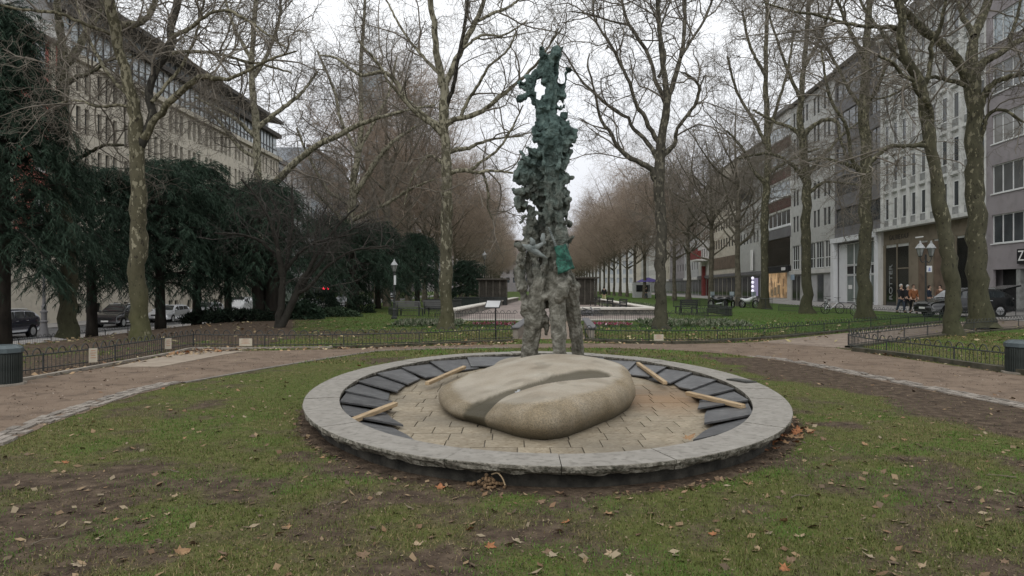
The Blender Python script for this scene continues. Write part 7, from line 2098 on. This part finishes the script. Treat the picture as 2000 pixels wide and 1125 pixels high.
# purple parasol and small stall far along
t = thing('parasol', pp_(1266, 112, 0), 'purple parasol far along the shops, left of the slim plane tree', 'parasol')
q = MB(); q.tube([(0, 0, 0), (0, 0, 3.2)], .04, 6); q.build('pole', M['steel'], t); q = MB(); q.lathe([(1.9, 2.55), (1.2, 2.9), (.05, 3.25)], 8); q.build('canopy', mat('purple_cloth', (.09, .07, .22), (.12, .09, .28)), t)
t = thing('kiosk', pp_(1258, 118, 0), 'pale kiosk beneath the purple parasol, far along the shops', 'kiosk')
q = MB(); q.box(-1.6, 1.2, 0, 2, 0, 2.5); q.build('body', M['pale_grey'], t); q = MB(); q.box(-1.3, .9, -.06, -.01, 1.0, 2.1); q.build('hatch', M['glass_dark'], t)
# ================================================================== GRASS AND LEAVES
rg = np.random.default_rng(77)
def scatter(n, d0, d1, power, keep):
    D_ = d0 * (d1 / d0) ** (rg.random(n) ** power)
    xh = (rg.random(n) * 2 - 1) * (.74 * D_ + .4)
    return xh, D_
def valid(X, Y):
    ok = np.hypot((X - BCX) / BA, (Y - BCY) / BB) > 1.004
    ok &= ~in_poly(X, Y, path_poly)
    ok &= ~in_poly(X, Y, BRANCH) & ~in_poly(X, Y, axis_path)
    return ok
Vs, Fs, Cs, off = [], [], [], 0
def blades(X, Y, hmin, hmax, wmin, wmax, green=1.0):
    global off
    n = len(X)
    h_ = rg.uniform(hmin, hmax, n) * (.6 + .8 * fbm(X / .5, Y / .5, 31)); w = rg.uniform(wmin, wmax, n)
    a = rg.uniform(0, 2 * PI, n); l = rg.uniform(.1, 1.0, n)
    b_ = np.stack([X, Y, terr(X) - .004], -1)
    dx = np.stack([np.cos(a), np.sin(a), np.zeros(n)], -1)
    sd_ = np.stack([-np.sin(a), np.cos(a), np.zeros(n)], -1) * w[:, None] / 2
    up = np.array([0, 0, 1.0])
    tip = b_ + dx * (h_ * l * 1.0)[:, None] + up * (h_ * (1.0 - .45 * l))[:, None]
    V = np.stack([b_ - sd_ * 1.3, b_ + sd_ * 1.3, tip], 1).reshape(-1, 3)
    i = (np.arange(n) * 3)[:, None] + off
    Fs.append(i + np.array([[0, 1, 2]])); Vs.append(V); off += len(V)
    k = rg.random(n)[:, None]; dry = (rg.random(n) < .16 + .5 * (1 - sstep(.35, .65, fbm(X / 1.1, Y / 1.1, 55))))[:, None]
    side_ = np.exp(-(((X + 3.0) / 2.4) ** 2 + ((Y - 12) / 4.) ** 2)) + .6 * np.exp(-(((X - 4.5) / 2.) ** 2 + ((Y - 12.5) / 4.) ** 2))
    lush = np.clip(sstep(.50, .64, fbm(X / .6, Y / .6, 12)) + .75 * side_, 0, 1)[:, None] * green
    c = np.array([.058, .076, .016]) * (1 - k) + np.array([.118, .135, .036]) * k
    c = c * (1 - lush) + (np.array([.050, .098, .014]) * (1 - k) + np.array([.095, .165, .028]) * k) * lush
    c = np.where(dry & (lush < .6), np.array([.175, .14, .066]) * (.6 + .7 * k), c)
    Cs.append(np.repeat(c, 3, 0))
X, Y = scatter(380000, 3.6, 16.0, .85, 1)
gmk = grass_mask(X, Y); ok = valid(X, Y) & (rg.random(len(X)) < gmk * 1.0 + .03)
X, Y = X[ok], Y[ok]
blades(X, Y, .012, .042, .003, .0075)
X, Y = scatter(150000, 15, 48, .8, 1)
gmk = grass_mask(X, Y); ok = valid(X, Y) & (rg.random(len(X)) < gmk) & (np.abs(X - 2.6) < 40) & ~((X > -3.6) & (X < 8.5) & (Y > 34.8)) & (X < 17.5 + .02 * Y)
X, Y = X[ok], Y[ok]
blades(X, Y, .03, .08, .010, .026, 1.6)
me = np_mesh('grass', np.vstack(Vs), np.vstack(Fs), M['grass'], cols=np.vstack(Cs))
tag(link('grass', me), 'short patchy winter grass on the worn lawn', 'grass', kind='stuff')

# small soil crumbs, bits of twig and shredded leaf
Vs, Fs, Cs, off = [], [], [], 0
def flat_bits(X, Y, s0, s1, cols, z0=.004, tilt=.5, asp=.5):
    global off
    n = len(X); s_ = rg.uniform(s0, s1, n); a = rg.uniform(0, 2 * PI, n)
    dx = np.stack([np.cos(a), np.sin(a), rg.normal(size=n) * tilt], -1) * s_[:, None]; dy = np.stack([-np.sin(a), np.cos(a), rg.normal(size=n) * tilt], -1) * (s_ * rg.uniform(asp * .5, asp, n))[:, None]
    c = np.stack([X, Y, terr(X) + z0 + s_ * tilt * .5], -1)
    V = np.stack([c - dx, c - dy * .9, c + dx * .9 , c + dy], 1).reshape(-1, 3)
    V[:, 2] = np.maximum(V[:, 2], terr(V[:, 0]) + .002)
    Fs.append((np.arange(n) * 4)[:, None] + off + np.array([[0, 1, 2, 3]])); Vs.append(V); off += len(V)
    pick = rg.integers(0, len(cols), n)
    Cs.append(np.repeat(np.array(cols)[pick] * rg.uniform(.7, 1.25, n)[:, None], 4, 0))
X, Y = scatter(26000, 3.6, 16, .9, 1); ok = np.hypot((X - BCX) / BA, (Y - BCY) / BB) > 1.01; X, Y = X[ok], Y[ok]
pth = in_poly(X, Y, path_poly); k = ~pth | (rg.random(len(X)) < .18)
flat_bits(X[k], Y[k], .004, .014, [(.10, .07, .045), (.05, .036, .026), (.16, .115, .07), (.22, .17, .11)], tilt=.4)
X, Y = scatter(16000, 6.5, 21, .9, 1); k = in_poly(X, Y, path_poly); X, Y = X[k], Y[k]
flat_bits(X, Y, .005, .017, [(.24, .19, .15), (.17, .13, .10), (.09, .065, .048), (.30, .25, .20), (.12, .085, .06)], tilt=.35, asp=.9, z0=.008)
X, Y = scatter(1500, 3.7, 22, .8, 1); ok = np.hypot((X - BCX) / BA, (Y - BCY) / BB) > 1.01; X, Y = X[ok], Y[ok]
flat_bits(X, Y, .015, .045, [(.20, .135, .075), (.24, .17, .10), (.15, .09, .05), (.22, .175, .115), (.11, .078, .05)], tilt=.35, asp=.8)
X, Y = scatter(1500, 15, 34, .8, 1); ok = (Y > 21) & ~((X > -3) & (X < 8) & (Y > 34)); X, Y = X[ok], Y[ok]
flat_bits(X, Y, .04, .10, [(.30, .22, .12), (.36, .29, .17), (.22, .14, .07), (.28, .24, .12)], tilt=.3, asp=.8, z0=.03)
# along the kerbs and under the fence the leaves drift together
for (p0, p1, w, n) in (((690, 678), (1000, 670), .45, 420), ((1150, 669), (1480, 664), .5, 420), ((378, 684), (690, 680), .4, 260), ((1690, 688), (1960, 722), .3, 120), ((60, 738), (378, 688), .4, 160)):
    a_, b2 = G(*p0), G(*p1); t = rg.random(n); X = a_.x + (b2.x - a_.x) * t + rg.normal(size=n) * w * .5; Y = a_.y + (b2.y - a_.y) * t + rg.normal(size=n) * w
    flat_bits(X, Y, .03, .07, [(.25, .15, .08), (.31, .21, .12), (.16, .09, .05), (.33, .27, .17)], tilt=.35, asp=.85, z0=.012)
# around the basin foot
th = rg.uniform(R(120), R(420), 620); e = 1.0 + np.abs(rg.normal(size=620)) * .02
flat_bits(BCX + BA * e * np.cos(th), BCY + BB * e * np.sin(th), .012, .035, [(.13, .08, .05), (.20, .13, .08), (.07, .05, .035), (.25, .18, .11)], tilt=.35, asp=.8)
me = np_mesh('leaf_litter', np.vstack(Vs), np.vstack(Fs), M['grass'], cols=np.vstack(Cs))
tag(link('leaf_litter', me), 'crumbled leaf litter and soil crumbs strewn over the ground', 'leaf litter', kind='stuff')

# whole plane leaves, each its own thing
def leaf_mesh(seed, m_):
    r_ = random.Random(seed); q = MB()
    lob = [(0, .02, -.5)]
    ang = [-150, -125, -95, -70, -48, -25, 0, 25, 48, 70, 95, 125, 150]; rad = [.22, .5, .3, .62, .36, .55, .78, .55, .36, .62, .3, .5, .22]
    pts = []
    cu = r_.uniform(.25, .7); tw = r_.uniform(-.5, .5)
    for a, rr_ in zip(ang, rad):
        rr_ *= r_.uniform(.85, 1.12); x = math.sin(R(a)) * rr_; y = math.cos(R(a)) * rr_
        pts.append((x, y, cu * (x * x + .6 * y * y) * .8 + tw * x * y + r_.uniform(-.03, .06)))
    inner = [(x * .45, y * .45, z * .25 + .02) for x, y, z in pts]
    vs_ = [(0, -.05, .03)] + inner + pts; n = len(pts)
    fs = [(0, 1 + i, 2 + i) for i in range(n - 1)] + [(1 + i, 1 + n + i, 2 + n + i, 2 + i) for i in range(n - 1)]
    q.add(vs_, fs)
    q.add([(-.015, -.05, .03), (.015, -.05, .03), (.05, -.5, .1), (.03, -.5, .1)], [(0, 1, 2, 3)])
    return q.mesh('fallen_leaf', m_)
LC = [((.20, .115, .06), (.30, .19, .10)), ((.24, .17, .105), (.33, .25, .16)), ((.21, .08, .035), (.32, .14, .06)), ((.12, .075, .045), (.18, .12, .075)), ((.23, .18, .12), (.31, .25, .175))]
LM = [mat('dry_leaf', a_, b2, scale=4, rough=.8) for a_, b2 in LC]
leaves = [leaf_mesh(s_, LM[s_ % 5]) for s_ in range(15)]
rl = random.Random(6)
def put_leaf(x, y, s, k, lab, grp, z=None, flat=.25):
    o = link('fallen_leaf', leaves[k], None, (x, y, (tz(x) if z is None else z) + .006), (rl.gauss(0, flat), rl.gauss(0, flat), rl.uniform(0, 6.28)), (s, s, s))
    return tag(o, lab, 'leaf', grp)
gl_, ng = 'curled dry brown plane leaf lying on the worn lawn', 'dry leaves on the lawn'
for px, py, k in [(715,1087,1),(905,1075,2),(840,1052,1),(955,1068,4),(1192,1083,2),(1535,1112,4),(1350,957,0),(1165,993,2),(1185,1005,0),(1530,1020,0),(1800,1110,2),(885,1020,1),(920,1035,4),(1395,1045,4),(1055,983,1),(860,955,4),(130,905,4),(198,897,1),(330,1005,2),(350,1083,0),(430,1095,0),(150,1104,3),(440,1085,1),(1080,1088,3),(1230,1130,3),(1432,962,2),(1460,945,0),(1345,955,2),(1010,1060,3),(1110,1020,4),(1440,900,1),(1620,910,4),(1690,870,0),(1770,872,1),(1610,860,1),(1690,905,2),(1850,980,3),(1945,960,3),(1700,1090,3),(1660,1055,3),(1560,1050,2),(1490,1040,0),(155,818,1),(290,800,4),(330,802,0),(320,760,4),(430,770,0),(480,720,1),(560,748,0),(545,762,1),(630,708,0),(700,715,4),(1480,790,0),(1560,770,1),(1640,800,4),(1570,735,1),(1500,740,4),(1340,697,4),(1395,713,4)]:
    v = G(px, py)
    if not valid(np.array([v.x]), np.array([v.y]))[0]: continue
    put_leaf(v.x, v.y, rl.uniform(.055, .088), k * 3 % 15 + 0 if k < 5 else 0, gl_, ng)
X, Y = scatter(420, 3.9, 14.5, .75, 1)
ok = valid(X, Y); X, Y = X[ok], Y[ok]
for x, y in list(zip(X, Y))[:85]: put_leaf(x, y, rl.uniform(.035, .075), rl.choice([0, 1, 3, 5, 6, 8, 10, 11, 13, 3, 8]), gl_, ng)
# the red-brown drift of leaves against the basin on the right
for i in range(48):
    t = rl.random(); a_, b2 = G(1497, 882), G(1566, 838); w = rl.gauss(0, .10)
    put_leaf(a_.x + (b2.x - a_.x) * t + w, a_.y + (b2.y - a_.y) * t + rl.gauss(0, .10), rl.uniform(.06, .10), rl.choice([0, 2, 5, 7, 10, 12, 2, 7]), 'red brown leaf in the drift against the right side of the basin', 'leaf drift beside the basin', z=.005 + .05 * rl.random(), flat=.4)
for i in range(50):
    t = rl.random(); a_, b2 = G(345, 693), G(440, 688)
    put_leaf(a_.x + (b2.x - a_.x) * t + rl.gauss(0, .1), a_.y + (b2.y - a_.y) * t + rl.gauss(0, .3), rl.uniform(.07, .13), rl.randrange(15), 'leaf in the pale brown drift at the corner of the left fence', 'leaf drift at the fence corner', z=.01 + .05 * rl.random(), flat=.4)
for px, py, k in ((1083, 712, 1), (1345, 858, 0)):
    v = G(px, py, .3 if py < 800 else .06); put_leaf(v.x, v.y, .13, k, 'single leaf caught at the feet of the bronze sculpture' if py < 800 else 'single leaf on the wet paving inside the basin at the right', None, z=v.z, flat=.15)
# heap of round seed balls with a pale twig in front of the basin
hp = thing('seed_heap', (*G(950, 953)[:2], 0), 'small heap of round brown seed husks with a pale twig, against the basin front', 'seed heap')
msd = objrand(mat('seed_husk', (.12, .075, .04), (.24, .155, .085), scale=30, rough=.85, bump=.5, bscale=80), .35)
q = MB(); q.ball((0, 0, 0), .5, 8, 6); sb_ = q.mesh('seed_husk', msd, True)
for i in range(70):
    a = rl.uniform(0, 6.28); r_ = abs(rl.gauss(0, .07)); z = max(.012, .085 * (1 - r_ / .12) * rl.random() + .015)
    s = rl.uniform(.022, .034); link('seed_husk', sb_, hp, (math.cos(a) * r_ * 1.1, math.sin(a) * r_ * .9 + .02, z), None, (s, s, s))
q = MB(); q.tube(resample([(.04, .03, .10), (.09, .0, .12), (.13, -.02, .08), (.15, -.03, .03)], 8), .006, 5); q.tube([(.09, 0, .12), (.11, .05, .11)], .004, 5); q.build('twig', M['wood'], hp)
# a few twigs on the lawn
for px, py, l in ((270, 905, .16), (1840, 1000, .22), (350, 925, .2), (60, 1068, .2), (1545, 975, .2), (640, 990, .12), (1985, 935, .22)):
    v = G(px, py); a = rl.uniform(0, 3.1); q = MB(); q.tube(resample([(0, 0, .012), (l * .4, .02, .02), (l * .7, -.01, .014), (l, .02, .012)], 7), [.005, .005, .004, .004, .003, .003, .002], 5)
    tag(q.build('twig', mat('dead_twig', (.14, .115, .085)), None, v, rot=(0, 0, a)), 'thin broken twig lying on the worn lawn', 'twig', 'twigs on the lawn')
